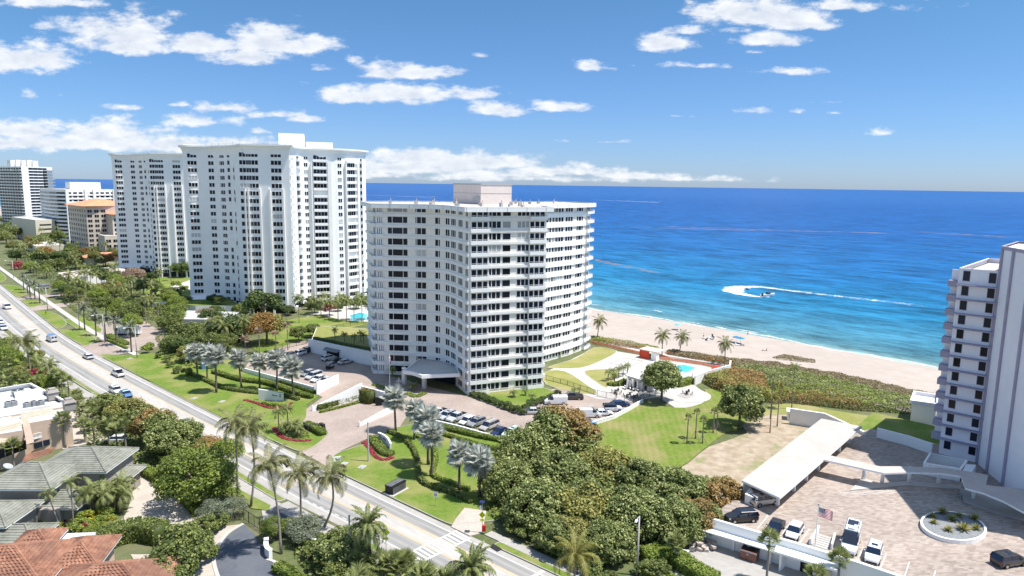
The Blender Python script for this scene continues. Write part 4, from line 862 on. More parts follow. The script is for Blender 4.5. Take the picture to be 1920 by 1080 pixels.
# ------------------------------------------------------------ tower on the right
def right_tower():
    T = thing('apartment_tower', 'pale lilac and white tower with blank ribbed wall cropped by the right edge', 'building')
    Zr = 37.3; FH = 2.64; x0 = 144.3; ya, yb = 21.0, 27.1
    m = MB(); m.prism([(x0, ya-2), (x0+26, ya-2), (x0+26, yb), (x0, yb)], DZ-0.1, Zr, 0, 1); m.ring([(x0+.3, ya+.3), (x0+25.7, ya+.3), (x0+25.7, yb-.3), (x0+.3, yb-.3)], [(x0, ya), (x0+26, ya), (x0+26, yb), (x0, yb)], Zr, Zr+0.9); m.obj('wall', ['lilac', 'pinkconc'], T)
    tw = [(144.0, 21.1), (140.2, 18.7), (135.5, 15.6), (123.5, 7.8), (128, -6), (160, -6), (160, 21.1)]
    tw = [(144.3, 21.1), (123.0, 7.4), (129, -8), (160, -8), (160, 21.1)]
    m = MB(); m.prism(tw, DZ-0.1, 42.2, 0, 0); m.obj('tall_wall', 'lilac', T)
    p = Path([tw[0], tw[1]])
    for px, py in ((1852, 886.8), (1882, 912.2), (1833.5, 868)):
        s = p.px(px, DZ+1); x, y, a = p.at(s); mm = MB(); mm.box((0, -0.12, 19.6), (0.55, 0.3, 39.0)); mm.obj('wall_rib', 'mauve', T, loc=(x, y, DZ), rz=a)
    m = MB(); m.ring(offset(tw, -0.3), offset(tw, 0.15), 42.0, 42.6); m.obj('parapet', 'mauve', T)
    win = window_mesh([0.95], 1.75, fr=0.05, depth=0.06, frame='mauve'); wn = MB()
    led = MB(); led.box((0, -0.5, 0), (yb-ya+0.2, 1.0, 0.22)); lme = led.mesh('ledge', 'mauve')
    blc = MB(); blc.box((0, -.35, 0.5), (6.5, 1.6, 1.15)); bme = blc.mesh('balcony', 'mauve'); post = MB(); post.box((0, 0, 0), (0.25, 1.4, 2.4)); pme = post.mesh('balcony_divider', 'lilac')
    for k in range(13):
        z = DZ+0.9+k*FH
        if k < 12 or True:
            link('window', win, T, (x0, yb-1.25, z+0.4), -math.pi/2); link('window', win, T, (x0, ya+0.95, z+0.4), -math.pi/2)
        if k > 0: link('ledge', lme, T, (x0, (ya+yb)/2, z-0.35), -math.pi/2)
        if k > 0:
            link('balcony', bme, T, (x0+3.6, yb+1.15, z-0.9)); link('balcony_divider', pme, T, (x0+2.0, yb+0.7, z+0.9))
    # low annex on the beach side, small court walls
    A = block('pool_annex', 'small white beachside annex at the foot of the right tower', gp([(1712, 775), (1752, 782), (1752, 800), (1706, 793)], 0), 4.6, 'lilac', parapet=0.8, roofm='whiteroof')
    return T
right_tower()
def wall_thing(name, label, pts, w, z0, z1, m='white', cat='wall', cap=True, group=None):
    T = thing(name, label, cat, group=group); P = [Vector(p[:2]) for p in pts]; L_ = []; R2 = []
    for k, p in enumerate(P):
        d = (P[min(len(P)-1, k+1)]-P[max(0, k-1)]).normalized(); n = Vector((-d.y, d.x)); L_.append((p+n*w/2)); R2.append((p-n*w/2))
    b = MB(); b.prism([tuple(q) for q in L_]+[tuple(q) for q in R2[::-1]], z0, z1); b.obj('wall_panel', m, T)
    if cap:
        b = MB(); L2 = [tuple(q+(q-p)*0.3) for q, p in zip(L_, P)]; R3 = [tuple(q+(q-p)*0.3) for q, p in zip(R2, P)]; b.prism(L2+R3[::-1], z1, z1+0.08, bot=True); b.obj('coping', 'trim', T)
    return T
def right_site():
    # deck retaining wall with covered recess and stair, facing the yard
    T = thing('retaining_wall', 'long white retaining wall below the raised car deck, facing the service yard', 'wall')
    m = MB(); m.prism([(88.2, 45.3), (88.6, 45.3), (91.0, 31), (91.7, 25), (96.1, -40), (95.6, -40), (91.2, 25), (90.5, 31)], -0.4, 3.85); m.obj('parapet_wall', 'bluewhite', T)
    m = MB()
    for y in (43, 40.6, 38.4, 35.4): m.box((88.9-0.0+(43-y)*0.05, y, 1.0), (0.55, 0.45, 2.0))
    m.obj('pier', 'bluewhite', T)
    m = MB(); m.prism([(86.8, 44.5), (89.2, 44.5), (90.9, 33.2), (88.8, 33.0)], 2.25, 2.42, bot=True); m.obj('canopy_slab', 'bluewhite', T)
    m = MB(); m.prism([(87.9, 34.5), (90.3, 34.8), (91.4, 26.8), (89.2, 26.5)], 2.55, 2.85, bot=True); m.obj('stair_canopy', 'trim', T)
    m = MB(); m.box((89.4, 33.6, 1.25), (2.0, 0.25, 2.6)); m.box((90.4, 29.6, 1.25), (0.9, 0.25, 2.6)); m.box((90.6, 31.5, 1.3), (0.1, 3.8, 2.5)); m.obj('stair_opening', 'bluewhite', T)
    m = MB(); m.box((90.45, 31.6, 1.2), (0.1, 3.3, 2.3)); m.obj('doorway', 'black', T)
    m = MB()
    for i in range(6): m.box((89.9+i*0.1, 28.3, 0.2+i*0.35), (0.5, 1.5, 0.35))
    m.obj('stairs', 'pinkconc', T)
    # stair well on deck beside the flag
    T = thing('stairwell', 'white walled stairwell opening on the car deck beside the flagpole', 'stairwell')
    for (a, c) in (((92.8, 31.4), (97.6, 32.0)), ((93.6, 28.8), (97.2, 29.6))):
        m = MB(); d = Vector(c)-Vector(a); m.box(((a[0]+c[0])/2, (a[1]+c[1])/2, DZ+0.45), (d.length, 0.22, 0.9), math.atan2(d.y, d.x)); m.obj('side_wall', 'trim', T)
    m = MB(); 
    for i in range(6): m.box((93.4+i*0.6, 30.2+i*0.08, DZ+0.03+i*0.03), (0.55, 2.0, 0.05), 0.12)
    m.obj('steps', 'deckwhite', T)
    # carport
    T = thing('carport', 'long flat pale roofed carport on white posts', 'carport')
    m = MB(); m.prism([(99.7, 44.9), (98.0, 38.0), (140.5, 39.6), (139.5, 47.0)], DZ+2.65, DZ+2.95, 1, 0, bot=True); m.obj('roof', ['pinkconc', 'trim'], T)
    for x in (101.4, 108.3, 114.0, 119.9, 125.8, 131.6, 137.4):
        for y in (39.6,): m = MB(); m.box((x, y+(x-101)*0.035, DZ+1.3), (0.45, 0.45, 2.7)); m.obj('post', 'trim', T)
    m = MB(); m.prism([(101, 45.2), (139, 46.9), (139, 46.7), (101, 45.0)], DZ-0.5, DZ+2.6); m.obj('rear_wall', 'white', T)
    m = MB(); m.prism([(98.4, 43.6), (101, 44.2), (101, 44.0), (98.6, 41.4), (98.2, 41.5)], DZ, DZ+1.5); m.obj('end_wall', 'trim', T)
    # covered walkway
    T = thing('covered_walkway', 'winding flat roofed walkway on white posts from the carport to the right tower', 'walkway')
    c = lambda x, y: (1380+x/3.5556, 780+y/3.5556)
    out = [c(585, 290), c(625, 262), c(780, 295), c(960, 335), c(1130, 335), c(1380, 345), c(1590, 375), c(1680, 395), c(1665, 460), c(1850, 480), c(2050, 500), c(2050, 720), c(1920, 640), c(1780, 565), c(1650, 512), c(1530, 480), c(1500, 400), c(1370, 380), c(1180, 375), c(985, 380), c(780, 335)]
    zt = DZ+3.1; m = MB(); m.prism(gp(out, zt), zt-0.28, zt, 1, 0, bot=True); m.obj('roof', ['pinkconc', 'trim'], T)
    for (px, py) in (c(850, 425), c(973, 450), c(1152, 445), c(1348, 458), c(1580, 555)):
        x, y = G(px, py, DZ); m = MB(); m.tube([(x, y, DZ), (x, y, zt-0.25)], 0.3, 10); m.sm = True; m.obj('post', 'trim', T)
    slab('walkway_floor', gp([c(760, 500), c(840, 415), c(950, 452), c(1160, 440), c(1500, 470), c(1500, 570), c(1760, 640), c(1920, 690), c(1920, 660), c(1600, 470), c(1400, 400), c(1900, 620), c(1920, 700), c(1700, 640), c(1520, 575), c(1490, 490), c(1140, 462)][:6]+[c(1490, 492), c(1140, 465)], DZ), 'deckwhite', z0=DZ-.02, z1=DZ+0.14, rim=None)
    slab('walkway_floor', gp([c(1490, 490), c(1520, 575), c(1700, 640), c(1990, 720), c(1990, 560), c(1700, 480)], DZ), 'deckwhite', z0=DZ-.02, z1=DZ+0.13, rim=None)
    # open white box court and white doors beside tower
    T = thing('walled_court', 'open white walled court at the foot of the right tower', 'court')
    q = gp([c(1248, 310), c(1290, 245), c(1545, 295), c(1500, 355)], DZ+2.2)
    m = MB(); q_ = q if sum(q[i-1][0]*q[i][1]-q[i][0]*q[i-1][1] for i in range(4)) > 0 else q[::-1]; m.ring(offset(q_, -0.3), q_, DZ-0.05, DZ+2.2); m.obj('court_wall', 'bluewhite', T)
    xx, yy = q_[0]; mx = sum(p[0] for p in q_)/4; my = sum(p[1] for p in q_)/4
    m = MB(); m.tube([(mx, my-1.5, DZ), (mx, my-1.5, DZ+1.2)], 1.1, 14); m.obj('tank', 'white', T)
    m = MB(); q2 = gp([c(1510, 370), c(1530, 320), c(1600, 325), c(1570, 375)], DZ+2.0); m.prism(q2, DZ, DZ+2.0); m.obj('door_box', 'trim', T)
    # planter
    T = thing('oval_planter', 'oval white planter with grey gravel and agaves on the car deck', 'planter', (*G(*c(1450, 735), DZ), DZ))
    cx_, cy_ = G(*c(1450, 735), DZ); ring_o = []; 
    for a in np.linspace(0, 2*math.pi, 33)[:-1]:
        px, py = c(1450+222*math.cos(a), 735+95*math.sin(a)+math.cos(a)*28); x, y = G(px, py, DZ+0.5); ring_o.append((x-cx_, y-cy_))
    if sum(ring_o[i-1][0]*ring_o[i][1]-ring_o[i][0]*ring_o[i-1][1] for i in range(len(ring_o))) < 0: ring_o = ring_o[::-1]
    inn = offset(ring_o, -0.3); m = MB(); m.ring(inn, ring_o, -0.02, 0.6); m.obj('rim', 'trim', T); m = MB(); m.prism(inn, 0, 0.42); m.obj('gravel', 'rock', T)
    # walls at the far side of deck
    wall_thing('boundary_wall', 'white wall stepping down beside the dark lawn strip, left of the right tower', [(144.9, 38.0), (144.5, 32.4), (143.2, 28.0)], 0.35, DZ-2, DZ+1.9, 'bluewhite')
    wall_thing('boundary_wall', 'long low white wall running behind the carport to a small hut', [G(1480, 787, 1), G(1545, 797, 1), (147.2, 44.5), (144.5, 40.2)], 0.4, -0.2, 3.6, 'white')
    T = thing('utility_hut', 'tiny white hut with louvre at the end of the wall by the dry lawn', 'hut', (*G(1484, 786), 0)); m = MB(); m.box((0, 0, 1.0), (2.6, 2.0, 2.0), 0.4); m.obj('wall', 'white', T); m = MB(); m.box((0, 0, 2.08), (2.9, 2.3, 0.16), 0.4); m.obj('roof', 'trim', T); m = MB(); m.box((-1.3, -0.55, 1.1), (0.1, 1.1, 1.1), 0.4); m.obj('louvre', 'dark', T)
    slab('shaded_lawn', [(144.8, 41), (150, 43.5), (163, 44), (163, 27.5), (145, 27.4)], 'lawn', z0=0, z1=DZ-0.6, rim=None)
right_site()
# ------------------------------------------------------------ houses, lower left
def courses(T, A, B_, C_, D_, step, th, m, name='tile_course', wave=0.0, ww=0.3, lift=0.05):
    """stepped tile courses on the slope with eave A->B and ridge D->C (3D points)"""
    A, B_, C_, D_ = [Vector(p) for p in (A, B_, C_, D_)]; L_ = max((D_-A).length*0.5+(C_-B_).length*0.5, ((D_+C_)/2-(A+B_)/2).length); n = max(2, int(((D_+C_)/2-(A+B_)/2).length/step))
    nrm = (B_-A).cross((D_+C_)/2-(A+B_)/2).normalized()
    if nrm.z < 0: nrm = -nrm
    allb = MB()
    for k in range(n):
        t0, t1 = k/n, (k+1)/n
        a0, b0 = A.lerp(D_, t0), B_.lerp(C_, t0); a1, b1 = A.lerp(D_, t1), B_.lerp(C_, t1)
        mb = allb if wave else MB(); up0 = nrm*(lift+th); up1 = nrm*lift
        if wave:
            nn = max(1, int((b0-a0).length/ww)); vs = []
            for j in range(nn*2+1):
                u = j/(nn*2); w_ = wave*(1 if j % 2 else 0)
                p = a0.lerp(b0, u)+up0+nrm*w_; q = a1.lerp(b1, u)+up1+nrm*w_; r_ = a0.lerp(b0, u)+nrm*0.0; vs += [r_, p, q]
            mb.add(vs, [(3*j, 3*j+3, 3*j+4, 3*j+1) for j in range(nn*2)]+[(3*j+1, 3*j+4, 3*j+5, 3*j+2) for j in range(nn*2)])
        else:
            mb.add([a0, b0, b0+up0, a0+up0, b1+up1, a1+up1], [(0, 1, 2, 3), (3, 2, 4, 5), (0, 3, 5), (1, 4, 2)]); mb.obj(name, m, T)
    if wave: o = allb.obj(name+'s', m, T); o['kind'] = 'stuff'
def hip(T, cx, cy, w, d, rz, z, h, m, step=0.45, ov=0.7, wave=0.0, ridge=None, fascia='trim', ww=0.3):
    """hipped roof, w along local x"""
    ca, sa = math.cos(rz), math.sin(rz); f = lambda x, y, zz: (cx+x*ca-y*sa, cy+x*sa+y*ca, zz)
    W2, D2 = w/2+ov, d/2+ov; r = max(0.0, (W2-D2)) if ridge is None else ridge; r = max(r, 0.05)
    if W2 >= D2: R0, R1 = f(-r, 0, z+h), f(r, 0, z+h)
    else: r = max(0.05, D2-W2); R0, R1 = f(0, -r, z+h), f(0, r, z+h)
    c0, c1, c2, c3 = f(-W2, -D2, z), f(W2, -D2, z), f(W2, D2, z), f(-W2, D2, z)
    if W2 >= D2: faces = [(c0, c1, R1, R0), (c1, c2, R1, R1), (c2, c3, R0, R1), (c3, c0, R0, R0)]
    else: faces = [(c0, c1, R0, R0), (c1, c2, R1, R0), (c2, c3, R1, R1), (c3, c0, R0, R1)]
    b = MB()
    for q in faces: b.add(list(q), [(0, 1, 2, 3)])
    b.add([(p[0], p[1], z-0.18) for p in (c0, c1, c2, c3)]+[c0, c1, c2, c3], [(3, 2, 1, 0), (0, 1, 5, 4), (1, 2, 6, 5), (2, 3, 7, 6), (3, 0, 4, 7)], 1)
    b.obj('roof_deck', [m, fascia], T)
    for q in faces: courses(T, *q, step, 0.07, m, wave=wave, ww=ww)
    rb = MB()
    for (a, c) in ((c0, R0), (c1, R1 if W2 >= D2 else R0), (c2, R1), (c3, R0 if W2 >= D2 else R1), (R0, R1)):
        if (Vector(a)-Vector(c)).length > 0.3: rb.tube([tuple(Vector(a)+Vector((0, 0, .1))), tuple(Vector(c)+Vector((0, 0, .1)))], 0.14, 6)
    rb.obj('ridge_tiles', m, T)
def body(T, cx, cy, w, d, rz, z0, z1, m): b = MB(); b.box((cx, cy, (z0+z1)/2), (w, d, z1-z0), rz); return b.obj('wall', m, T)
def houses():
    rz = -0.785
    def at(px, py, z): return G(px, py, z)
    # white roofed townhouse
    T = thing('townhouse', 'peach townhouse with flat white roof, rooftop air conditioners and tiled mansard', 'building')
    m = MB(); c = [(0, 152), (33.2, 152.5), (31.0, 176.5), (0, 176.5)]
    m.prism([(5, 160), (33.4, 156), (31.0, 176.5), (5, 176.5)], 0, 6.6, 0, 1); m.obj('wall', ['peach', 'whiteroof'], T)
    m = MB(); q = [(5, 160), (33.4, 156), (31.0, 176.5), (5, 176.5)]; m.ring(offset(q, -0.35), offset(q, 0.05), 6.6, 7.5); m.obj('parapet', 'white', T)
    m = MB(); m.prism([(26.8, 169), (31.8, 168.4), (31.5, 170.8), (27, 171)], 6.6, 7.5); m.obj('parapet', 'white', T)
    for (px, py) in ((101, 767), (118, 767)): 
        x, y = at(px, py, 8); mm = MB()
    for (px, py) in ((95, 740), (112, 738)):
        pass
    for (px, py) in ((98, 736), (129, 755)):
        x, y = at(px, py, 8.2); mm = MB(); mm.box((x, y, 7.6), (1.8, 1.8, 1.6)); mm.box((x, y, 8.6), (2.2, 2.2, 0.5), 0, taper=0.75); mm.box((x, y, 9.0), (1.2, 1.2, 0.3)); mm.obj('chimney', ['taupe'], T)
    x, y = at(62, 731, 8.2)
    acm = MB(); acm.box((0, 0, 0.55), (1.0, 1.0, 1.1)); acm.tube([(0, 0, 1.1), (0, 0, 1.16)], 0.42, 10, 1)
    for i in range(5): acm.box((0, -0.505, 0.2+i*0.18), (0.9, 0.02, 0.05), 0, 1)
    acme = acm.mesh('air_conditioner', ['grey', 'dark'])
    k = 0
    for (px, py) in ((28, 742), (41, 740), (16, 763), (26, 761), (51, 765), (63.5, 762), (76.5, 761)):
        x, y = at(px, py, 6.6); a = link('air_conditioner', acme, None, (x, y, 6.62), 0.1*k); k += 1
        a['label'] = ['grey rooftop air conditioner, left one of the back pair', 'grey rooftop air conditioner, right one of the back pair', 'grey rooftop air conditioner, left one of the middle left pair', 'grey rooftop air conditioner, right one of the middle left pair', 'grey rooftop air conditioner, left one of the front three', 'grey rooftop air conditioner, middle one of the front three', 'grey rooftop air conditioner, right one of the front three'][k-1]; a['category'] = 'air conditioner'; a['group'] = 'air conditioners on the white townhouse roof'
    # south wing with mansard tiles, balcony and big windows
    m = MB(); m.prism([(14, 148.5), (24.0, 147.0), (24.0, 160), (14, 160)], 0, 6.4, 0, 1); m.prism([(24.0, 151.5), (32.5, 150.6), (33.4, 157), (24.0, 158)], 0, 6.2, 0, 1); m.obj('front_wing', ['peach', 'whiteroof'], T)
    def P3(px, py, z): x, y = G(px, py, z); return (x, y, z)
    courses(T, P3(40, 800, 5.0), P3(102, 789, 5.0), P3(98, 763, 7.2), P3(38, 774, 7.2), 0.4, 0.06, 'peachtile', wave=0.05, ww=0.35)
    courses(T, P3(-12, 835, 4.8), P3(50, 820, 4.8), P3(38, 790, 7.2), P3(-14, 803, 7.2), 0.4, 0.06, 'peachtile', wave=0.05, ww=0.35)
    courses(T, P3(50, 834, 4.6), P3(64, 830, 4.6), P3(52, 780, 7.4), P3(40, 786, 7.4), 0.4, 0.06, 'peachtile', wave=0.05, ww=0.35)
    for (pxa, pya, pxb, pyb, z0, z1, m_) in ((-5, 862, 48, 842, 2.9, 4.6, 'glass'), (55, 812, 76, 805, 3.3, 4.7, 'glass'), (62, 842, 97, 832, 1.2, 2.3, 'glass')):
        a, c = G(pxa, pya, z0), G(pxb, pyb, z0); d = Vector(c)-Vector(a); an = math.atan2(d.y, d.x); mm = MB(); mm.box((0, -0.1, (z1-z0)/2), (d.length, 0.16, z1-z0), 0, 0)
        n = max(2, int(d.length/1.2))
        for i in range(n+1): mm.box((-d.length/2+d.length*i/n, -0.16, (z1-z0)/2), (0.1, 0.12, z1-z0), 0, 1)
        mm.obj('window_band', [m_, 'taupe'], T, loc=((a[0]+c[0])/2, (a[1]+c[1])/2, z0), rz=an)
    a, c = G(59, 821, 3.0), G(104, 810, 3.0); d = Vector(c)-Vector(a); an = math.atan2(d.y, d.x); mm = MB(); mm.box((0, -0.4, 0), (d.length+.4, 1.2, 0.2)); mm.box((0, -0.95, 0.95), (d.length, 0.08, 0.08)); mm.box((0, -0.95, 0.2), (d.length, 0.08, 0.08))
    for i in range(22): mm.box((-d.length/2+d.length*i/21, -0.95, 0.55), (0.07, 0.05, 0.8))
    mm.obj('balcony', 'trim', T, loc=((a[0]+c[0])/2, (a[1]+c[1])/2, 3.0), rz=an)
    # lower terracotta skirt roof
    courses(T, P3(40, 868, 2.0), P3(96, 850, 2.0), P3(102, 838, 2.9), P3(48, 852, 2.9), 0.35, 0.06, 'terracotta', wave=0.05, ww=0.3)
    # grey green roofed house: rotated 45 degrees
    T = thing('house', 'taupe house with several grey green hipped tile roofs, in front of the peach townhouse', 'building')
    def hipat(px, py, z, w, d, h, ov=0.8, rz=rz, m='greentile', base=0.0, wallm='taupe', step=0.42, wave=0.0, ww=0.3):
        x, y = G(px, py, z); body(T, x, y, w, d, rz, base, z-0.1, wallm); hip(T, x, y, w, d, rz, z, h, m, step, ov, wave, ww=ww); return x, y
    hipat(162, 862, 6.0, 10.5, 8.5, 2.2)
    hipat(67, 893, 6.0, 9.5, 8.0, 2.2)
    hipat(120, 937, 3.2, 6.0, 4.5, 1.5)
    hipat(218, 890, 3.2, 4.6, 6.0, 1.2)
    hipat(-5, 963, 4.5, 6.5, 6.5, 1.8)
    hipat(28, 1000, 3.0, 7.0, 4.0, 1.3)
    def wn(px, py, z, w, h, m='glass'):
        x, y = G(px, py, z); mm = MB(); mm.box((0, 0, h/2), (w, 0.3, h)); mm.obj('window', m, T, loc=(x, y, z), rz=rz)
    x, y = G(88, 945, 3.6); body(T, x+0.4, y+1.0, 5.5, 5, rz, 0, 3.4, 'taupe')
    # terracotta roofs at the bottom
    T2 = thing('house', 'house with big red terracotta hipped roofs in the bottom left corner', 'building'); T = T2
    hipat(18, 1062, 5.2, 11.0, 9.5, 2.6, m='terracotta', wallm='peach', wave=0.13, ww=0.46, rz=-0.62)
    hipat(205, 1098, 4.6, 12.0, 9.0, 2.6, m='terracotta', wallm='peach', wave=0.13, ww=0.46, rz=-0.62)
    hipat(158, 1036, 4.9, 4.6, 6.0, 1.7, m='terracotta', wallm='peach', wave=0.13, ww=0.46, rz=-0.62)
    hipat(72, 1012, 4.9, 3.5, 3.5, 1.3, m='terracotta', wallm='peach', wave=0.13, ww=0.46, rz=-0.62)
    q = gp([(92, 1024), (122, 1012), (156, 1052), (118, 1072)], 4.9); m = MB(); m.prism(q, 3, 4.9); m.obj('flat_deck', 'roofgravel', T2)
    q = gp([(78, 1003), (180, 999), (178, 1004), (92, 1020)], 4.2); m = MB(); m.prism(q, 3, 4.3); m.obj('flat_deck', 'whiteroof', T2)
houses()
# ================================================================== VEGETATION
def leaf_mesh(name, P, Nn, S, T_, mats, extra=None, aspect=0.62, mi=None):
    """P (n,3) centres, Nn (n,3) normals, S sizes, T_ tint 0..1; one rhombic leaf per point"""
    n = len(P); r3 = rng.normal(size=(n, 3)); Nn = Nn/np.linalg.norm(Nn, axis=1, keepdims=True)
    u = np.cross(Nn, r3); u /= np.linalg.norm(u, axis=1, keepdims=True)+1e-9; v = np.cross(Nn, u)
    S = S[:, None]; vs = np.stack([P-u*S, P-v*S*aspect, P+u*S, P+v*S*aspect], 1).reshape(-1, 3)
    f = np.arange(4*n).reshape(-1, 4); tint = np.asarray(T_)
    ev, ef, et = (extra if extra else (np.zeros((0, 3)), [], []))
    me = bpy.data.meshes.new(name)
    if len(ef):
        ev = np.array(ev); allv = np.concatenate([vs, ev]); off = 4*n
        me.from_pydata([], [], [])
        loops = np.concatenate([f.ravel(), np.concatenate([np.array(q)+off for q in ef])]); starts = np.concatenate([np.arange(n)*4, 4*n+np.concatenate([[0], np.cumsum([len(q) for q in ef])[:-1]])]); tint = np.concatenate([tint, et]); nf = n+len(ef); vs = allv
    else: loops = f.ravel(); starts = np.arange(n)*4; nf = n
    me.vertices.add(len(vs)); me.vertices.foreach_set('co', vs.astype(np.float32).ravel())
    me.loops.add(len(loops)); me.loops.foreach_set('vertex_index', loops.astype(np.int32))
    me.polygons.add(nf); me.polygons.foreach_set('loop_start', starts.astype(np.int32))
    for m in mats: me.materials.append(MT[m])
    if mi is not None: me.polygons.foreach_set('material_index', np.asarray(mi, np.int32))
    me.update(calc_edges=True); at = me.attributes.new('tint', 'FLOAT', 'FACE'); at.data.foreach_set('value', tint.astype(np.float32)); return me
def crown_pts(seed, ncl, nl, ls, rx=1.0, rz=0.75, clr=(0.26, 0.42), low=-0.35, lump=0.75, base_z=0.0):
    r = np.random.default_rng(seed); C_ = []
    while len(C_) < ncl:
        d = r.normal(size=3); d /= np.linalg.norm(d)
        if d[2] < low: continue
        rad = r.uniform(lump, 1.0)**0.6*r.uniform(0.55, 0.86) if r.random() < 0.25 else r.uniform(0.62, 0.84)
        C_.append((d*rad*np.array([rx, rx, rz]), r.uniform(*clr), r.uniform(-0.13, 0.13)))
    P, Nn, T_ = [], [], []; per = nl//ncl
    for c, cr, ct in C_:
        d = r.normal(size=(per, 3)); d /= np.linalg.norm(d, axis=1, keepdims=True); rad = cr*r.uniform(0.55, 1.05, per)**0.7
        p = c+d*rad[:, None]*np.array([1, 1, 0.8]); P.append(p)
        nn = d*0.6+np.array([0, 0, 0.55])+r.normal(size=(per, 3))*0.38; Nn.append(nn)
        T_.append(np.clip(0.47+ct+r.normal(size=per)*0.27, 0, 1))
    P = np.concatenate(P); Nn = np.concatenate(Nn); T_ = np.concatenate(T_)
    # drop leaves buried deep inside
    q = np.linalg.norm(P/np.array([rx, rx, rz]), axis=1); keep = q > 0.42
    P = P[keep]; P[:, 2] += base_z
    return P, Nn[keep], ls*r.uniform(0.6, 1.25, len(P)), T_[keep]
def trunk_mesh(name, seed, h=1.0, r0=0.06, limbs=5, spread=0.55, m='bark'):
    r = random.Random(seed); b = MB(); b.tube([(0, 0, -0.05), (r.uniform(-.03, .03), r.uniform(-.03, .03), h*0.5), (0, 0, h)], [r0*1.3, r0, r0*0.8], 7)
    for i in range(limbs):
        a = 2*math.pi*i/limbs+r.uniform(-.4, .4); z0 = h*r.uniform(0.6, 0.95)
        b.tube([(0, 0, z0), (math.cos(a)*spread*0.5, math.sin(a)*spread*0.5, z0+0.28), (math.cos(a)*spread, math.sin(a)*spread, z0+0.42+r.uniform(0, .2))], [r0*0.6, r0*0.42, r0*0.2], 5)
    b.sm = True; return b.mesh(name, m)
# crown kinds: meshes of unit radius, centre at the crown's middle
CM = {}
def crown_mesh(kind, var, mats, nl=9000, ls=0.045, **kw):
    key = (kind, var)
    if key not in CM:
        P, Nn, S, T_ = crown_pts(100+var*7+sum(map(ord, kind)) % 50, kw.pop('ncl', 34), nl, ls, **kw)
        mi = None
        if len(mats) > 1:   # second leaf colour in patches (new or dying leaves towards one side / top)
            w = np.sin(P[:, 0]*3.1+var)+np.sin(P[:, 1]*2.7+2*var)+P[:, 2]*1.6; w += rng.normal(size=len(P))*0.35; mi = (w > {'grape_r': 0.55, 'grape_y': 0.6, 'orange': 0.2, 'yelbush': -0.4, 'redleaf': 0.8}.get(kind, 1.0)).astype(int)
        CM[key] = leaf_mesh('crown', P, Nn, S, T_, mats, mi=mi)
    return CM[key]
TK = {  # kind: (materials, leaves, leaf size, crown flatness, trunk height share)
    'green': (['gl'], 7000, 0.055, dict(rz=0.72)), 'dark': (['gl_dark'], 7000, 0.055, dict(rz=0.74)), 'bright': (['gl_bright'], 8000, 0.045, dict(rz=0.7)),
    'grape': (['grape'], 20000, 0.040, dict(rz=0.8, ncl=110, clr=(0.11, 0.27), lump=0.6)), 'grape_y': (['grape', 'grape_y'], 20000, 0.040, dict(rz=0.78, ncl=110, clr=(0.11, 0.27), lump=0.6)),
    'grape_r': (['grape', 'grape_r'], 20000, 0.040, dict(rz=0.75, ncl=110, clr=(0.11, 0.27), lump=0.6)), 'orange': (['grape_y', 'orangeleaf'], 8000, 0.05, dict(rz=0.65)),
    'silverb': (['silverb'], 8000, 0.035, dict(rz=0.75)), 'pink': (['pinkleaf'], 6000, 0.05, dict(rz=0.6)), 'bush': (['gl'], 2600, 0.085, dict(rz=0.8, ncl=18, low=-0.1)),
    'bushb': (['gl_bright'], 2600, 0.085, dict(rz=0.8, ncl=18, low=-0.1)), 'clip': (['hedge'], 12000, 0.035, dict(rz=0.9, ncl=60, clr=(0.24, 0.3), lump=0.97)), 'redbush': (['redfl', 'gl'], 2600, 0.08, dict(rz=0.7, ncl=18, low=-0.1)),
    'yelbush': (['yelfl', 'gl_bright'], 3000, 0.07, dict(rz=0.8, ncl=20, low=-0.1)), 'darkbush': (['gl_dark'], 2600, 0.085, dict(rz=0.85, ncl=18, low=-0.1)), 'redleaf': (['redfl', 'orangeleaf'], 4000, 0.05, dict(rz=0.8))}
TRK = {}
def tree(kind, x, y, rad, h, label, z=0.0, group=None, var=0, cat='tree', name=None, sc3=None):
    mats, nl, ls, kw = TK[kind]; nm = name or ('bush' if 'bush' in kind else 'tree')
    T = thing(nm, label, cat, (x, y, z), (x*7+y*3) % 6.28, group)
    cm = crown_mesh(kind, var, mats, nl, ls, **dict(kw)); rz = kw['rz']
    sx, sy, sz = sc3 or (1, 1, 1)
    zc = max(rad*rz*0.55*sz, h-rad*rz*sz)
    link('crown', cm, T, (0, 0, zc), sc=(rad*sx, rad*sy, rad*sz))
    if 'bush' not in kind and zc > 0.5:
        v = var % 3
        if v not in TRK: TRK[v] = trunk_mesh('trunk', v)
        link('trunk', TRK[v], T, (0, 0, 0), sc=(rad*0.9, rad*0.9, max(0.6, zc*1.0)))
    return T
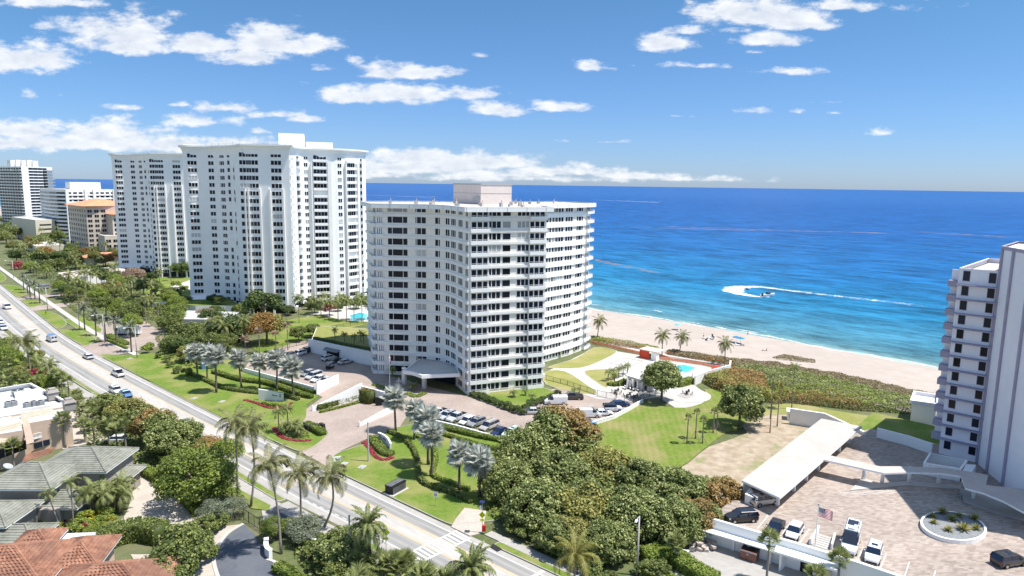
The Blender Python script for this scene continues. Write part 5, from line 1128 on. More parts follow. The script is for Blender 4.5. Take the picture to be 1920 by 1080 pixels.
# ---- palms -----------------------------------------------------------
def feather(name, m, droop=1.0, e0=0.9, n=24, lw=0.26, wl=0.0145, vee=0.35, seed=0):
    """feather frond of unit length: drooping midrib with hanging leaflets, root at the origin, pointing +X"""
    r = np.random.default_rng(seed); pts = []; p = np.zeros(3); ang = e0
    for k in range(n+1):
        pts.append(p.copy()); p = p+np.array([math.cos(ang), 0, math.sin(ang)])/n; ang -= droop*(0.9+1.6*k/n)/n*1.35
    pts = np.array(pts); V = []; F_ = []; T_ = []
    for k in range(n):    # midrib
        w = 0.012*(1-k/n)+0.003; o = len(V); a, c = pts[k], pts[k+1]
        V += [a+[0, w, 0], a-[0, w, 0], c-[0, w*0.9, 0], c+[0, w*0.9, 0]]; F_.append((o, o+1, o+2, o+3)); T_.append(0.85)
    for k in range(2, n):
        t = k/n; ll = lw*(math.sin(math.pi*min(1, t*0.9+0.12))**0.6)*(1-0.25*t)
        d = pts[min(n, k+1)]-pts[k]; d /= np.linalg.norm(d)
        for s in (-1, 1):
            for q in range(2):
                b = pts[k]+d*(q*0.5/n); up = np.array([-d[2], 0, d[0]]); out = np.array([0, s, 0])*0.86+d*0.45+up*vee*(0.5-r.random()*0.9)
                out /= np.linalg.norm(out); tip = b+out*ll*r.uniform(0.8, 1.05)+np.array([0, 0, -ll*r.uniform(0.3, 0.75)]); mid = b+out*ll*0.55+np.array([0, 0, -0.02])
                o = len(V); V += [b-d*wl*0.5, b+d*wl*0.5, mid+d*wl*0.55, tip, mid-d*wl*0.5]; F_.append((o, o+1, o+2, o+3, o+4)); T_.append(float(np.clip(0.5+r.normal()*0.22, 0, 1)))
    return poly_mesh(name, V, F_, T_, m)
def poly_mesh(name, V, F_, T_, m):
    me = bpy.data.meshes.new(name); me.from_pydata([tuple(map(float, v)) for v in V], [], F_); me.materials.append(MT[m])
    at = me.attributes.new('tint', 'FLOAT', 'FACE'); at.data.foreach_set('value', np.array(T_, np.float32)); me.update(); return me
def fan(name, m, seg=18, spread=4.7, e0=0.7, seed=0, stalk=0.45, fold=0.12):
    """fan frond of unit length: stalk and a costapalmate fan"""
    r = np.random.default_rng(seed); V = []; F_ = []; T_ = []; c, s = math.cos(e0), math.sin(e0); D = np.array([c, 0, s]); U = np.array([-s, 0, c]); Y = np.array([0, 1, 0])
    V += [Y*.012, -Y*.012, D*stalk-Y*.01, D*stalk+Y*.01]; F_.append((0, 1, 2, 3)); T_.append(0.6); b = D*stalk; R = 1-stalk*0.9
    for k in range(seg):
        a = (k-(seg-1)/2)/(seg-1)*spread; w = spread/seg*(0.34 if m == 'silver' else 0.5); L_ = R*(1-0.25*abs(a)/(spread/2))*r.uniform(0.9, 1.05)
        def q(an, rr, dz): return b+(D*math.cos(an)+Y*math.sin(an))*rr+U*dz
        dz = -0.35*L_*(0.4+abs(a)/spread); o = len(V)
        V += [b, q(a-w*1.0, L_*0.6, dz*0.35), q(a, L_, dz), q(a+w*1.0, L_*0.6, dz*0.35-fold*0.2)]; F_.append((o, o+1, o+2, o+3)); T_.append(float(np.clip(0.5+r.normal()*0.25, 0, 1)))
    return poly_mesh(name, V, F_, T_, m)
FR = {}
def frond(kind, v):
    k = (kind, v)
    if k not in FR:
        P = {0: (0.6, 1.2), 1: (0.95, 0.8), 2: (1.05, 0.35), 3: (0.8, -0.3), 4: (0.6, -0.85)}[v]
        if kind in ('palm', 'palmy', 'palmg'): FR[k] = feather('frond', kind, P[0], P[1], seed=v)
        elif kind == 'date': FR[k] = feather('frond', 'palmblue', P[0]*0.9, P[1]*1.1+0.05, n=22, lw=0.17, wl=0.022, vee=0.6, seed=v)
        elif kind == 'canary': FR[k] = feather('frond', 'palmg', P[0]*1.15, P[1]*1.1+0.05, n=26, lw=0.17, wl=0.02, vee=0.6, seed=v)
        elif kind == 'silver': FR[k] = fan('frond', 'silver', 22, 4.2, P[1], seed=v, stalk=0.42, fold=0.5)
        elif kind == 'sabal': FR[k] = fan('frond', 'palmg', 14, 3.6, P[1], seed=v, stalk=0.45)
        elif kind == 'dryfan': FR[k] = fan('frond', 'pinkleaf', 14, 3.2, P[1], seed=v, stalk=0.45)
    return FR[k]
PT = {'palm': (17, 4.2, 0.17, 'trunk'), 'palmy': (16, 3.6, 0.15, 'trunk'), 'palmg': (16, 3.3, 0.14, 'trunk'), 'date': (24, 3.1, 0.22, 'trunkdark'), 'canary': (34, 4.1, 0.38, 'trunkdark'), 'silver': (36, 3.1, 0.24, 'trunkdark'), 'sabal': (22, 1.75, 0.17, 'trunk'), 'dryfan': (16, 1.6, 0.15, 'trunk')}
def trunk_tube(h, r0, m, lean=(0, 0), curve=(0, 0), seed=0):
    b = MB(); pts = []; rad = []
    for k in range(8):
        t = k/7; pts.append((lean[0]*t+curve[0]*math.sin(math.pi*t), lean[1]*t+curve[1]*math.sin(math.pi*t), h*t)); rad.append(r0*(1.45 if k == 0 else 1.08-0.35*t))
    b.tube(pts, rad, 8); b.sm = True; return b.mesh('trunk', m)
CROWNS = {}
def whole_crown(kind, v):
    """for far palms: all fronds joined in one crown mesh of unit size"""
    k = (kind, v)
    if k in CROWNS: return CROWNS[k]
    r = random.Random(v*13+5); n = min(PT[kind][0], 18); V = []; F_ = []; T_ = []
    for i in range(n):
        fv = (0, 1, 1, 2, 2, 3)[int(i/n*6)]; me = frond(kind, fv); a = i*2.4+r.uniform(-.2, .2); s = r.uniform(0.85, 1.08)
        co = np.zeros(len(me.vertices)*3, np.float32); me.vertices.foreach_get('co', co); co = co.reshape(-1, 3)*s
        ca, sa = math.cos(a), math.sin(a); co = np.stack([co[:, 0]*ca-co[:, 1]*sa, co[:, 0]*sa+co[:, 1]*ca, co[:, 2]], 1); o = len(V); V += list(co)
        F_ += [tuple(o+j for j in p.vertices) for p in me.polygons]; ti = np.zeros(len(me.polygons), np.float32); me.attributes['tint'].data.foreach_get('value', ti); T_ += list(np.clip(ti+(-0.1 if fv == 3 else 0.05), 0, 1))
    me = poly_mesh('crown', V, F_, T_, frond(kind, 0).materials[0].name and {'palm': 'palm', 'palmy': 'palmy', 'palmg': 'palmg', 'date': 'palmblue', 'canary': 'palmg', 'silver': 'silver', 'sabal': 'palmg', 'dryfan': 'pinkleaf'}[kind]); CROWNS[k] = me; return me
TRUNKS = {}
def palm(kind, x, y, h, label, z=0.0, group=None, lean=(0, 0), curve=(0, 0), size=1.0, near=True, seed=0, nf=None, cat='palm tree', skirt=False):
    n, L_, r0, tm = PT[kind]; n = nf or n; L_ *= size; r = random.Random(seed*31+int(x*10))
    T = thing({'date': 'date_palm', 'canary': 'date_palm', 'silver': 'silver_palm', 'sabal': 'cabbage_palm', 'dryfan': 'fan_palm'}.get(kind, 'coconut_palm' if kind == 'palm' else 'palm_tree'), label, cat, (x, y, z), 0, group)
    if near or lean != (0, 0) or curve != (0, 0): link('trunk', trunk_tube(h, r0*size**0.5, tm, lean, curve), T)
    else:
        if tm not in TRUNKS: TRUNKS[tm] = trunk_tube(1.0, 1.0, tm)
        link('trunk', TRUNKS[tm], T, sc=(r0, r0, h))
    if near:
        for i in range(n):
            t = i/n; v = 0 if t < 0.2 else 1 if t < 0.5 else 2 if t < 0.82 else 3
            if kind == 'silver': v = 0 if t < 0.18 else 1 if t < 0.42 else 2 if t < 0.64 else 3 if t < 0.86 else 4
            link('frond', frond(kind, v), T, (lean[0], lean[1], h-0.1*t), sc=L_*r.uniform(0.85, 1.1), rot=(r.uniform(-.12, .12), r.uniform(-.15, .15), i*2.4+r.uniform(-.25, .25)))
        if kind == 'silver':
            for i in range(3+seed % 4): link('dead_frond', frond('dryfan', 3), T, (lean[0], lean[1], h-0.5), sc=L_*0.62, rot=(r.uniform(-.3, .3), 0.9, r.uniform(0, 6.28)))
        if kind == 'canary': b = MB(); b.tube([(0, 0, h-0.7), (0, 0, h-.35), (0, 0, h+0.1)], [0.4, 0.75, 0.5], 10); b.obj('boot', 'orangeroof' if 0 else 'wood', T)
        if kind == 'palm':
            b = MB(); 
            for i in range(5): b.box((lean[0]+math.cos(i*1.3)*.3, lean[1]+math.sin(i*1.3)*.3, h-0.35), (0.24, 0.24, 0.3), i)
            b.obj('coconuts', 'palmfruit', T)
    else: link('crown', whole_crown(kind, seed % 3), T, (lean[0], lean[1], h), sc=L_, rz=r.uniform(0, 6.28))
    return T
MT['palmfruit'] = mat('coconut_husk', (0.22, 0.16, 0.05), (0.3, 0.24, 0.08), 3, 0.7)
def palm_px(kind, bx, by, ty, label, **kw):
    """palm with its foot and crown height surveyed from the photograph"""
    z = kw.get('z', 0.0); x, y = G(bx, by, z); return palm(kind, x, y, tall(bx, by, ty, z), label, **kw)
# ---- hedges ------------------------------------------------------------
def hedge(name, label, pts, w, h, m='hedge', dens=34, ls=0.16, z=0.0, cat='hedge', m2=None, group=None, closed=False, frac2=0.3, rough=0.12):
    P = [np.array(p[:2]) for p in pts]; PP, NN, SS, TT, MI = [], [], [], [], []; b = MB()
    for a, c in zip(P[:-1], P[1:]):
        d = c-a; L_ = np.linalg.norm(d); d = d/L_; nn = np.array([-d[1], d[0]]); k = int(L_*(w+2*h)*dens)
        s = rng.uniform(0, L_, k); f = rng.uniform(0, w+2*h, k); lat = np.clip(f-h, 0, w)-w/2; top = (f > h) & (f < h+w)
        zz = np.where(top, h, np.where(f <= h, f, w+2*h-f)); jit = rng.normal(size=k)*rough*0.5
        xy = a+np.outer(s, d)+np.outer(lat+np.where(top, 0, np.sign(lat)*jit), nn); PP.append(np.column_stack([xy, zz+np.where(top, jit, 0)+z]))
        nor = np.where(top[:, None], [0, 0, 1], np.column_stack([np.outer(np.sign(lat), nn), np.zeros(k)])); NN.append(nor+rng.normal(size=(k, 3))*0.55+np.array([0, 0, .3])); TT.append(np.clip(0.5+rng.normal(size=k)*0.2, 0, 1))
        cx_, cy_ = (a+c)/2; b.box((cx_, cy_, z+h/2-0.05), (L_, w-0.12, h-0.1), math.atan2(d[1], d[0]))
    PP = np.concatenate(PP); NN = np.concatenate(NN); TT = np.concatenate(TT); n = len(PP)
    mi = np.zeros(n+len(b.f), int)
    if m2: wv = np.sin(PP[:, 0]*0.5)+np.sin(PP[:, 1]*0.37+1)+rng.normal(size=n)*0.7; mi[:n] = wv > 2*(0.5-frac2)*2
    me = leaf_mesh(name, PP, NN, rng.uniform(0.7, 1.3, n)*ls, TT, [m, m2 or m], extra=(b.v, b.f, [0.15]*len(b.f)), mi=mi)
    o = link(name, me, None, label=label, cat=cat)
    if group: o['group'] = group
    return o
def carpet(name, label, poly, h, m, dens, ls, z=0.0, m2=None, m3=None, bump=0.5, cat='ground cover', zf=None, sc2=0.25, th=(0.5, 1.3), tilt=0.5, core=True):
    """a low mass of leaves over a polygon (sea grape, dune grass, beds)"""
    A = np.array(poly); lo, hi = A.min(0), A.max(0); n = int((hi[0]-lo[0])*(hi[1]-lo[1])*dens); q = rng.uniform(lo, hi, (n, 2)); ins = np.zeros(n, bool); j = len(A)-1
    for i in range(len(A)):
        xi, yi = A[i]; xj, yj = A[j]; c = ((yi > q[:, 1]) != (yj > q[:, 1])) & (q[:, 0] < (xj-xi)*(q[:, 1]-yi)/(yj-yi+1e-12)+xi); ins ^= c; j = i
    q = q[ins]; n = len(q); hz = h*(1-bump+bump*(0.5+0.25*np.sin(q[:, 0]*0.9+np.sin(q[:, 1]*0.6)*2)+0.25*np.sin(q[:, 1]*1.1+q[:, 0]*0.4)))+rng.normal(size=n)*0.1*h
    # edge falls to the ground
    dmin = np.full(n, 1e9)
    for i in range(len(A)):
        a, c = A[i-1], A[i]; ab = c-a; t = np.clip(((q-a)@ab)/(ab@ab+1e-9), 0, 1); dmin = np.minimum(dmin, np.linalg.norm(q-(a+t[:, None]*ab), axis=1))
    e = np.clip(dmin/(h*0.8+0.01), 0, 1); hz = hz*(e**0.5); side = rng.random(n) < (1-e)*0.7; hz = np.where(side, hz*rng.random(n), hz)
    zb = np.array([zf(a, c) for a, c in q]) if zf else z
    P = np.column_stack([q, zb+np.maximum(hz, 0.03)]); Nn = np.array([0, 0, 1.0])+rng.normal(size=(n, 3))*tilt; mi = np.zeros(n, int)
    wv = np.sin(q[:, 0]*sc2+np.sin(q[:, 1]*sc2*.7))+np.sin(q[:, 1]*sc2*0.8+2)+rng.normal(size=n)*0.5
    if m2: mi[wv > th[0]] = 1
    if m3: mi[wv > th[1]] = 2
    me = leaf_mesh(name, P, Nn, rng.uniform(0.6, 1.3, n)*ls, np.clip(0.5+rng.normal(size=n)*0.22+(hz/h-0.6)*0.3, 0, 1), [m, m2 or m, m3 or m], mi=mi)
    return link(name, me, None, label=label, cat=cat, kind='stuff')

# ------------------------------------------------------------------ placement
# near coconut row
def near_palms():
    D = [('palm', 446, 925, 795, 'leftmost tall coconut palm of the row between the road and private street', 0.2, (0, 0), 0),
         ('palm', 470, 951, 802, 'second tall coconut palm from the left, with slightly bent trunk beside the verge', 0.5, (0.8, 0.3), 1),
         ('palm', 527, 1038, 873, 'tallest coconut palm, leaning left over the dark private street', -1.2, (0.6, 0.5), 2),
         ('palm', 564, 973, 888, 'straight coconut palm rising behind the silver shrub by the road', 0.0, (0.1, 0), 3),
         ('palm', 607, 990, 892, 'coconut palm with strongly curved trunk, rightmost of the roadside row', 1.3, (0.6, -0.6), 4),
         ('palm', 57, 712, 640, 'lone coconut palm beside the western sidewalk at far left', -0.7, (0.4, 0), 5),
         ('palmy', 1075, 1112, 1040, 'yellowing palm with ragged fronds at the bottom edge below the tree mass', 0.2, (0, 0), 6)]
    for k, bx, by, ty, lb, ln, cv, s in D:
        palm_px(k, bx, by, ty, lb, lean=(ln*0.7, -ln*0.7), curve=cv, seed=s, size=1.0 if k == 'palm' else 1.15, group='coconut palms' if k == 'palm' else None)
    palm_px('canary', 692, 1078, 986, 'stout date palm with orange boot beside the yellow crossing sign', seed=7, size=0.95)
    palm_px('canary', 884, 1135, 1066, 'big date palm cut by the bottom edge below the crosswalk', seed=8, size=1.0)
    S = [(371, 709, 660, 'first silver palm from the left on the front lawn'), (389, 714, 660, 'second silver palm from the left on the front lawn'), (405.6, 737, 668, 'pale trunked silver palm standing closest to the road on the left lawn'), (453, 727, 673, 'fourth silver palm from the left, behind the curved hedge'),
         (487, 730, 678, 'fifth silver palm from the left, behind the curved hedge'), (519, 734, 674, 'sixth silver palm from the left, directly behind the first white name wall'), (551, 749, 688, 'silver palm at the right end of the first white name wall'),
         (742, 809, 748, 'dark trunked silver palm at the corner of the entrance drive below the ramp wall'), (776, 825, 768, 'silver palm second from the entrance drive on the right lawn'), (803, 872, 786, 'silver palm of the twin pair beside the winding hedge, left one'), (810, 894, 815, 'silver palm of the twin pair beside the winding hedge, right one'),
         (861, 920, 852, 'silver palm left of the tree mass, nearer the road sign'), (899, 932, 862, 'silver palm touching the left side of the big tree mass')]
    for i, (bx, by, ty, lb) in enumerate(S): palm_px('silver', bx, by, ty, lb, seed=i, size=(1.0, .9, 1.05, .95, .88, 1.0, 1.12)[i % 7], lean=((i % 3-1)*0.35, ((i*5) % 4-1.5)*0.25), group='silver fan palms on the front lawns')
    P2 = [(461, 668, 636, 'pinkish dry fan palm, leftmost of four by the parking court fence'), (487, 664, 622, 'pinkish dry fan palm, second of four by the parking court fence'), (518, 661, 628, 'pinkish dry fan palm, third of four by the parking court fence'), (540, 657, 612, 'pinkish dry fan palm nearest the white retaining wall')]
    for i, (bx, by, ty, lb) in enumerate(P2): palm_px('dryfan', bx, by, ty, lb, seed=i, near=False, size=1.15, group='dry fan palms by the parking court')
    B = [(1119, 636, 603, 'coconut palm on the dune beside the tower, leftmost on the beach'), (1241, 668, 630, 'coconut palm behind the red shelter'), (1273, 664, 632, 'leaning coconut palm on the dune right of the red shelter'), (1358, 687, 645, 'coconut palm at the corner of the white pool wall')]
    for i, (bx, by, ty, lb) in enumerate(B): palm_px('palm', bx, by, ty, lb, z=-0.3, seed=i+20, lean=((0.6, -0.6) if i in (0, 2) else (0, 0)), size=0.86, nf=18, group='coconut palms along the dune')
    Rr = [(1484, 768, 690, 'palmg', 'tallest thin palm over the sea grape field, rightmost of its group'), (1444, 786, 703, 'palmg', 'thin palm with small dark crown, behind its yellow neighbours'), (1443.5, 812, 745, 'palmy', 'yellowish thin palm beside the round dark shrub'), (1457, 800, 722, 'palmy', 'yellowish thin palm in the middle of the group by the sandy lot')]
    for i, (bx, by, ty, k, lb) in enumerate(Rr): palm_px(k, bx, by, ty, lb, seed=i+30, size=0.62, nf=16)
    Y = [(1288, 832.6, 783, 'small staked palm on the lawn, leftmost of the front three'), (1304, 823, 773, 'small staked palm on the lawn, middle and tallest of the front three'), (1317, 832, 787, 'small staked palm on the lawn, right one of the front three'), (1337, 812, 772, 'small staked palm on the lawn, left one of the rear pair'), (1344, 806, 769, 'small staked palm on the lawn, right one of the rear pair')]
    for i, (bx, by, ty, lb) in enumerate(Y):
        T = palm_px('sabal', bx, by, ty, lb, seed=i+40, size=0.62, nf=16, group='young staked palms on the broad lawn')
        b = MB()
        for a in (0.4, 2.5, 4.6): b.tube([(math.cos(a)*1.1, math.sin(a)*1.1, 0), (0, 0, 2.0)], 0.05, 4)
        b.obj('stakes', 'wood', T)
    for i, (bx, by, ty, lb) in enumerate(((1437, 1092, 1012, 'cabbage palm in front of the brown dumpster'), (1570, 1104, 1048, 'cabbage palm in front of the long white wall, right of the stairs'), (1266, 1058, 1018, 'small cabbage palm on the hedge by the service yard'), (1527, 1128, 1078, 'cabbage palm crown peeping over the bottom edge below the stairs'))):
        palm_px('sabal', bx, by, ty, lb, seed=i+50, size=1.0)
    DP = [(650, 540), (715, 580), (788, 605), (888, 650), (573, 500), (270, 320), (237, 290), (205, 280), (188, 250), (162, 230)]
    nmz = ['third', 'second', 'first', 'nearest', 'fourth', 'fifth', 'sixth', 'seventh', 'eighth', 'ninth']
    for i, (a, c) in enumerate(DP):
        bx, by = a/3.6, 480+c/3.6; x, y = G(bx, by)
        palm('date', x, y, 7.6 if i < 5 else 6.5, ('grey green date palm nearest the paved drive on the avenue sidewalk' if nmz[i] == 'nearest' else nmz[i]+' date palm along the avenue sidewalk, counting away from the nearest one'), seed=i, near=i < 5, size=1.0, group='date palms along the avenue sidewalk')
near_palms()
def small_palms():
    # palms round the tall tower's pool and behind the parking court (far: one crown mesh each)
    for i, (bx, by, ty) in enumerate(((561, 606, 560), (585, 590, 562), (602, 592, 566), (618, 596, 566), (634, 600, 566), (650, 603, 564), (664, 600, 566), (679, 604, 566), (694, 600, 560), (609, 580, 556), (640, 578, 556), (672, 580, 556))):
        palm_px('palmg', bx, by, ty, 'slender coconut palm beside the turquoise pool, between the tallest and the middle tower', seed=i, near=False, size=1.1, group='palms round the turquoise pool', z=0)
    for i, (bx, by) in enumerate(((628, 634), (646, 642), (664, 646), (682, 644), (676, 640))):
        x, y = G(bx, by, 3.5); palm('palmg', x, y, 2.6, z=3.5, label='low dark palm on top of the white retaining wall', seed=i, near=False, size=0.5, group='low palms behind the retaining wall')
    for i, (bx, by) in enumerate(((1140, 715), (1149, 712), (1160, 709), (1168, 706), (1176, 702), (1152, 720))):
        x, y = G(bx, by); palm('palmg', x, y, 2.6, 'small palm in the hedged bed beside the pool house', seed=i, near=False, size=0.5, group='small palms beside the pool house')
    for i, (bx, by, s) in enumerate(((1035, 668, 1), (1046, 670, .9), (1056, 665, 1), (1070, 661, 1), (1080, 657, .9), (1094, 652, 1), (1103, 648, .8), (963, 745, .8), (998, 752, .7), (985, 742, .6), (905, 748, .6), (1076, 740, .6), (1086, 738, .5))):
        x, y = G(bx, by); palm('palmg', x, y, 1.3, 'low palm planted at the foot of the middle tower', seed=i, near=False, size=0.62*s, group='low palms at the foot of the middle tower')
    x, y = G(774, 732); palm('palmg', x, y, 1.2, 'small palm in the round bed by the entrance canopy', seed=3, size=0.6, near=False)
    x, y = G(736, 706); palm('palmg', x, y, 2.0, 'small palm beside the entrance flagpole', seed=4, size=0.55, near=False)
    # bed in the drive island
    for i, (bx, by, h) in enumerate(((523, 812, 4.5), (540, 808, 4.8), (548, 815, 2.2), (555, 812, 2.0), (535, 815, 2.0), (560, 820, 1.8))):
        x, y = G(bx, by); palm('palmg', x, y, h, 'feathery palm in the planted island of the entrance drive', seed=i, near=False, size=0.62, group='palms in the entrance island')
    # areca clump and thin palms before the green roofed house
    for i, (dx, dy) in enumerate(((0, 0), (1.2, .4), (-1.1, .6), (.5, 1.4), (-.4, -1.2), (1.6, -.8), (2.3, .9), (-1.9, -.4))):
        x, y = G(200, 965); palm('palmg', x+dx, y+dy, 3.2+1.6*((i*37) % 5)/5, 'arching stem of the big golden palm clump before the green roofed house', seed=i, near=False, size=0.85, group='stems of the golden palm clump', lean=(dx*0.3, dy*0.3))
    for i, (bx, by, ty, lb, ln) in enumerate(((117, 1003, 925, 'very thin leaning palm in the flower bed, left one', -1.1), (139, 1000, 902, 'very thin straight palm in the flower bed, right one', 0.1))):
        palm_px('palmg', bx, by, ty, lb, seed=i, size=0.55, lean=(ln, -ln), nf=12)
    for i, (bx, by, ty, lb) in enumerate(((123, 840, 786, 'cabbage palm on the paved court of the peach townhouse'), (27, 880, 838, 'cabbage palm before the glass front of the peach townhouse'), (237, 850, 800, 'cabbage palm behind the green roofed house, left one'), (286, 845, 800, 'cabbage palm among the roadside trees, behind the green roofed house'))):
        palm_px('sabal', bx, by, ty, lb, seed=i+70, size=1.15)
    r = random.Random(21)
    # cluster of cabbage palms around the townhouse and roadside
    for i, (bx, by, ty) in enumerate(((150, 790, 752), (165, 800, 765), (175, 812, 775), (190, 800, 762), (160, 830, 795), (178, 842, 800), (205, 838, 795), (228, 820, 790), (118, 742, 706), (130, 748, 716), (108, 730, 700), (146, 770, 740), (5, 722, 690), (22, 728, 700), (38, 736, 706), (52, 738, 712), (12, 742, 715), (68, 742, 716), (85, 725, 700), (220, 845, 805), (262, 830, 790), (250, 800, 770))):
        palm_px('sabal', bx, by, ty, 'cabbage palm in the thicket between the peach townhouse and the road', seed=i, near=False, size=1.05, group='cabbage palms in the roadside thicket')
    for i in range(16):
        bx, by = 640+r.uniform(0, 200), 1090+r.uniform(-8, 45); palm_px('sabal', bx, by, by-r.uniform(22, 34), 'cabbage palm in the bottom edge thicket by the crosswalk', seed=i, near=False, size=1.25, group='cabbage palms along the bottom edge')
    for i, (bx, by) in enumerate(((15, 1010), (28, 1000), (48, 950), (60, 985), (340, 1060), (352, 1040), (330, 1075), (362, 1010), (316, 1085))):
        pass
small_palms()
def trees():
    def tp(kind, bx, by, ty, rad, label, **kw):
        x, y = G(bx, by, kw.get('z', 0)); return tree(kind, x, y, rad, tall(bx, by, ty, kw.get('z', 0)), label, **kw)
    # the great sea grape mass
    M = [('grape_r', 1050, 850, 772, 8.4, 'rusty topped sea grape tree at the back of the mass by the parked cars'), ('grape', 985, 880, 810, 6.4, 'dark green sea grape tree at the left flank of the big mass'), ('grape', 955, 935, 862, 5.4, 'sea grape tree beside the last silver palm'), ('grape', 1050, 930, 842, 6.6, 'large green sea grape tree in the heart of the big mass'),
         ('grape_y', 1130, 920, 850, 6.4, 'yellowing sea grape tree beside the striped lawn'), ('grape', 1010, 985, 905, 5.8, 'green sea grape tree overhanging the sidewalk by the crosswalk'), ('grape_y', 1100, 990, 905, 6.2, 'yellow green sea grape tree at the front of the big mass'), ('grape', 1195, 935, 868, 5.8, 'sea grape tree with loose dark crown near the striped lawn'),
         ('grape', 1180, 1000, 915, 6.0, 'green sea grape tree left of the bottom street lamp'), ('grape_r', 1345, 955, 895, 4.9, 'rusty edged sea grape tree leaning over the white deck wall'), ('grape', 1270, 955, 885, 5.8, 'sea grape tree between the lamp and the white deck wall'), ('grape', 1255, 1010, 930, 5.2, 'low green sea grape tree right behind the bottom street lamp'), ('grape_y', 1060, 1035, 968, 4.2, 'small yellow leaved sea grape by the lower sidewalk'), ('grape', 1140, 1045, 975, 4.2, 'low sea grape at the bottom of the big mass'), ('grape_r', 1310, 1000, 935, 4.0, 'small sea grape beside the rubble heap')]
    for i, (k, bx, by, ty, rad, lb) in enumerate(M): tp(k, bx, by, ty, rad, lb, var=i % 3, group='sea grape trees of the big mass')
    tp('grape', 1387, 800, 716, 5.2, 'big round dark sea grape shrub at the edge of the broad lawn', var=1, sc3=(1.05, 1.05, 1.35), name='shrub')
    tp('grape', 1240, 752, 676, 5.3, 'broad dark tree shading the terrace beside the pool house', var=2, sc3=(1, 1, 1.1))
    # clipped big trees west of the road
    tp('clip', 372, 945, 838, 5.6, 'great clipped bright green tree block beside the coconut row', var=0, sc3=(1.12, 1.12, 1.0))
    tp('clip', 338, 903, 846, 3.7, 'clipped green tree block over the stone driveway', var=1)
    tp('grape', 318, 862, 790, 4.8, 'full green tree between the road and the green roofed house', var=0)
    tp('orange', 395, 872, 822, 3.3, 'small orange flushed tree behind the clipped block', var=0)
    tp('bright', 428, 880, 824, 3.0, 'small bright green tree beside the orange one', var=1)
    tp('grape_y', 245, 805, 745, 5.4, 'yellow green sea grape tree hiding a blue car on the road', var=1)
    tp('grape_r', 290, 835, 765, 4.8, 'rusty roadside sea grape tree left of the avenue', var=2)
    tp('grape', 205, 790, 735, 4.2, 'green sea grape tree nearest the white roofed townhouse', var=0)
    tp('grape', 345, 845, 785, 4.2, 'green roadside tree left of the leftmost coconut palm', var=1)
    tp('silverb', 398, 982, 940, 2.2, 'silvery shrub at the foot of the clipped block', var=0, name='shrub', cat='shrub'); tp('silverb', 440, 970, 932, 2.1, 'silvery shrub beside the iron gate', var=1, name='shrub', cat='shrub')
    tp('silverb', 570, 1015, 968, 2.8, 'silvery rounded tree under the straight coconut palm', var=2, name='shrub', cat='shrub'); tp('clip', 512, 1010, 968, 1.9, 'round clipped shrub beside the dark private street', var=0, name='shrub', cat='shrub')
    tp('grape', 640, 1060, 990, 3.9, 'dark round tree left of the stout date palm', var=2)
    tp('green', 345, 1085, 990, 3.6, 'loose leafy tree at the bottom right of the terracotta roofs', var=1); tp('green', 318, 1120, 1030, 3.4, 'leafy tree cut by the bottom edge beside the terracotta roofs', var=2)
    # middle distance grove between road and tallest tower
    G_ = [('dark', 495, 620, 545, 6.6, 'large dark green tree in front of the tallest tower'), ('dark', 430, 640, 590, 6.8, 'dense dark green tree left of the orange leaved tree'), ('orange', 500, 645, 588, 6.4, 'orange leaved tree behind the parking court'), ('dark', 395, 615, 580, 4.5, 'dark round tree below the skirt roof of the tallest tower'), ('green', 350, 650, 605, 5.4, 'green tree right of the white gatehouse'), ('green', 385, 668, 622, 4.6, 'green tree behind the first silver palms'),
          ('dark', 342, 520, 490, 5.2, 'spreading dark green tree by the terrace of the partly hidden tower'), ('pink', 252, 545, 502, 5.2, 'pinkish brown tree at the foot of the partly hidden tower'), ('redleaf', 618, 592, 566, 3.2, 'small red leaved tree by the turquoise pool'), ('bright', 250, 632, 588, 3.6, 'bright green tree over the garbage truck'), ('orange', 215, 560, 528, 4.6, 'orange tinged tree in the middle of the grove'), ('redleaf', 35, 505, 490, 4.0, 'dark red shrub by the far end of the avenue sidewalk'),
          ('pink', 385, 606, 578, 3.5, 'pink flowering tree below the tallest tower'), ('green', 560, 640, 612, 3.0, 'dark shrub like tree on the fenced lawn, left one'), ('green', 588, 632, 606, 3.2, 'dark shrub like tree on the fenced lawn, right one'), ('bright', 20, 690, 648, 3.6, 'bright green street tree at the far left edge'), ('green', 2, 680, 635, 3.6, 'green street tree cut by the left edge')]
    for i, (k, bx, by, ty, rad, lb) in enumerate(G_): tp(k, bx, by, ty, rad, lb, var=i % 3)
    r = random.Random(4)
    def inpoly(x, y, poly):
        c = False; j = len(poly)-1
        for i in range(len(poly)):
            xi, yi = poly[i]; xj, yj = poly[j]
            if (yi > y) != (yj > y) and x < (xj-xi)*(y-yi)/(yj-yi)+xi: c = not c
            j = i
        return c
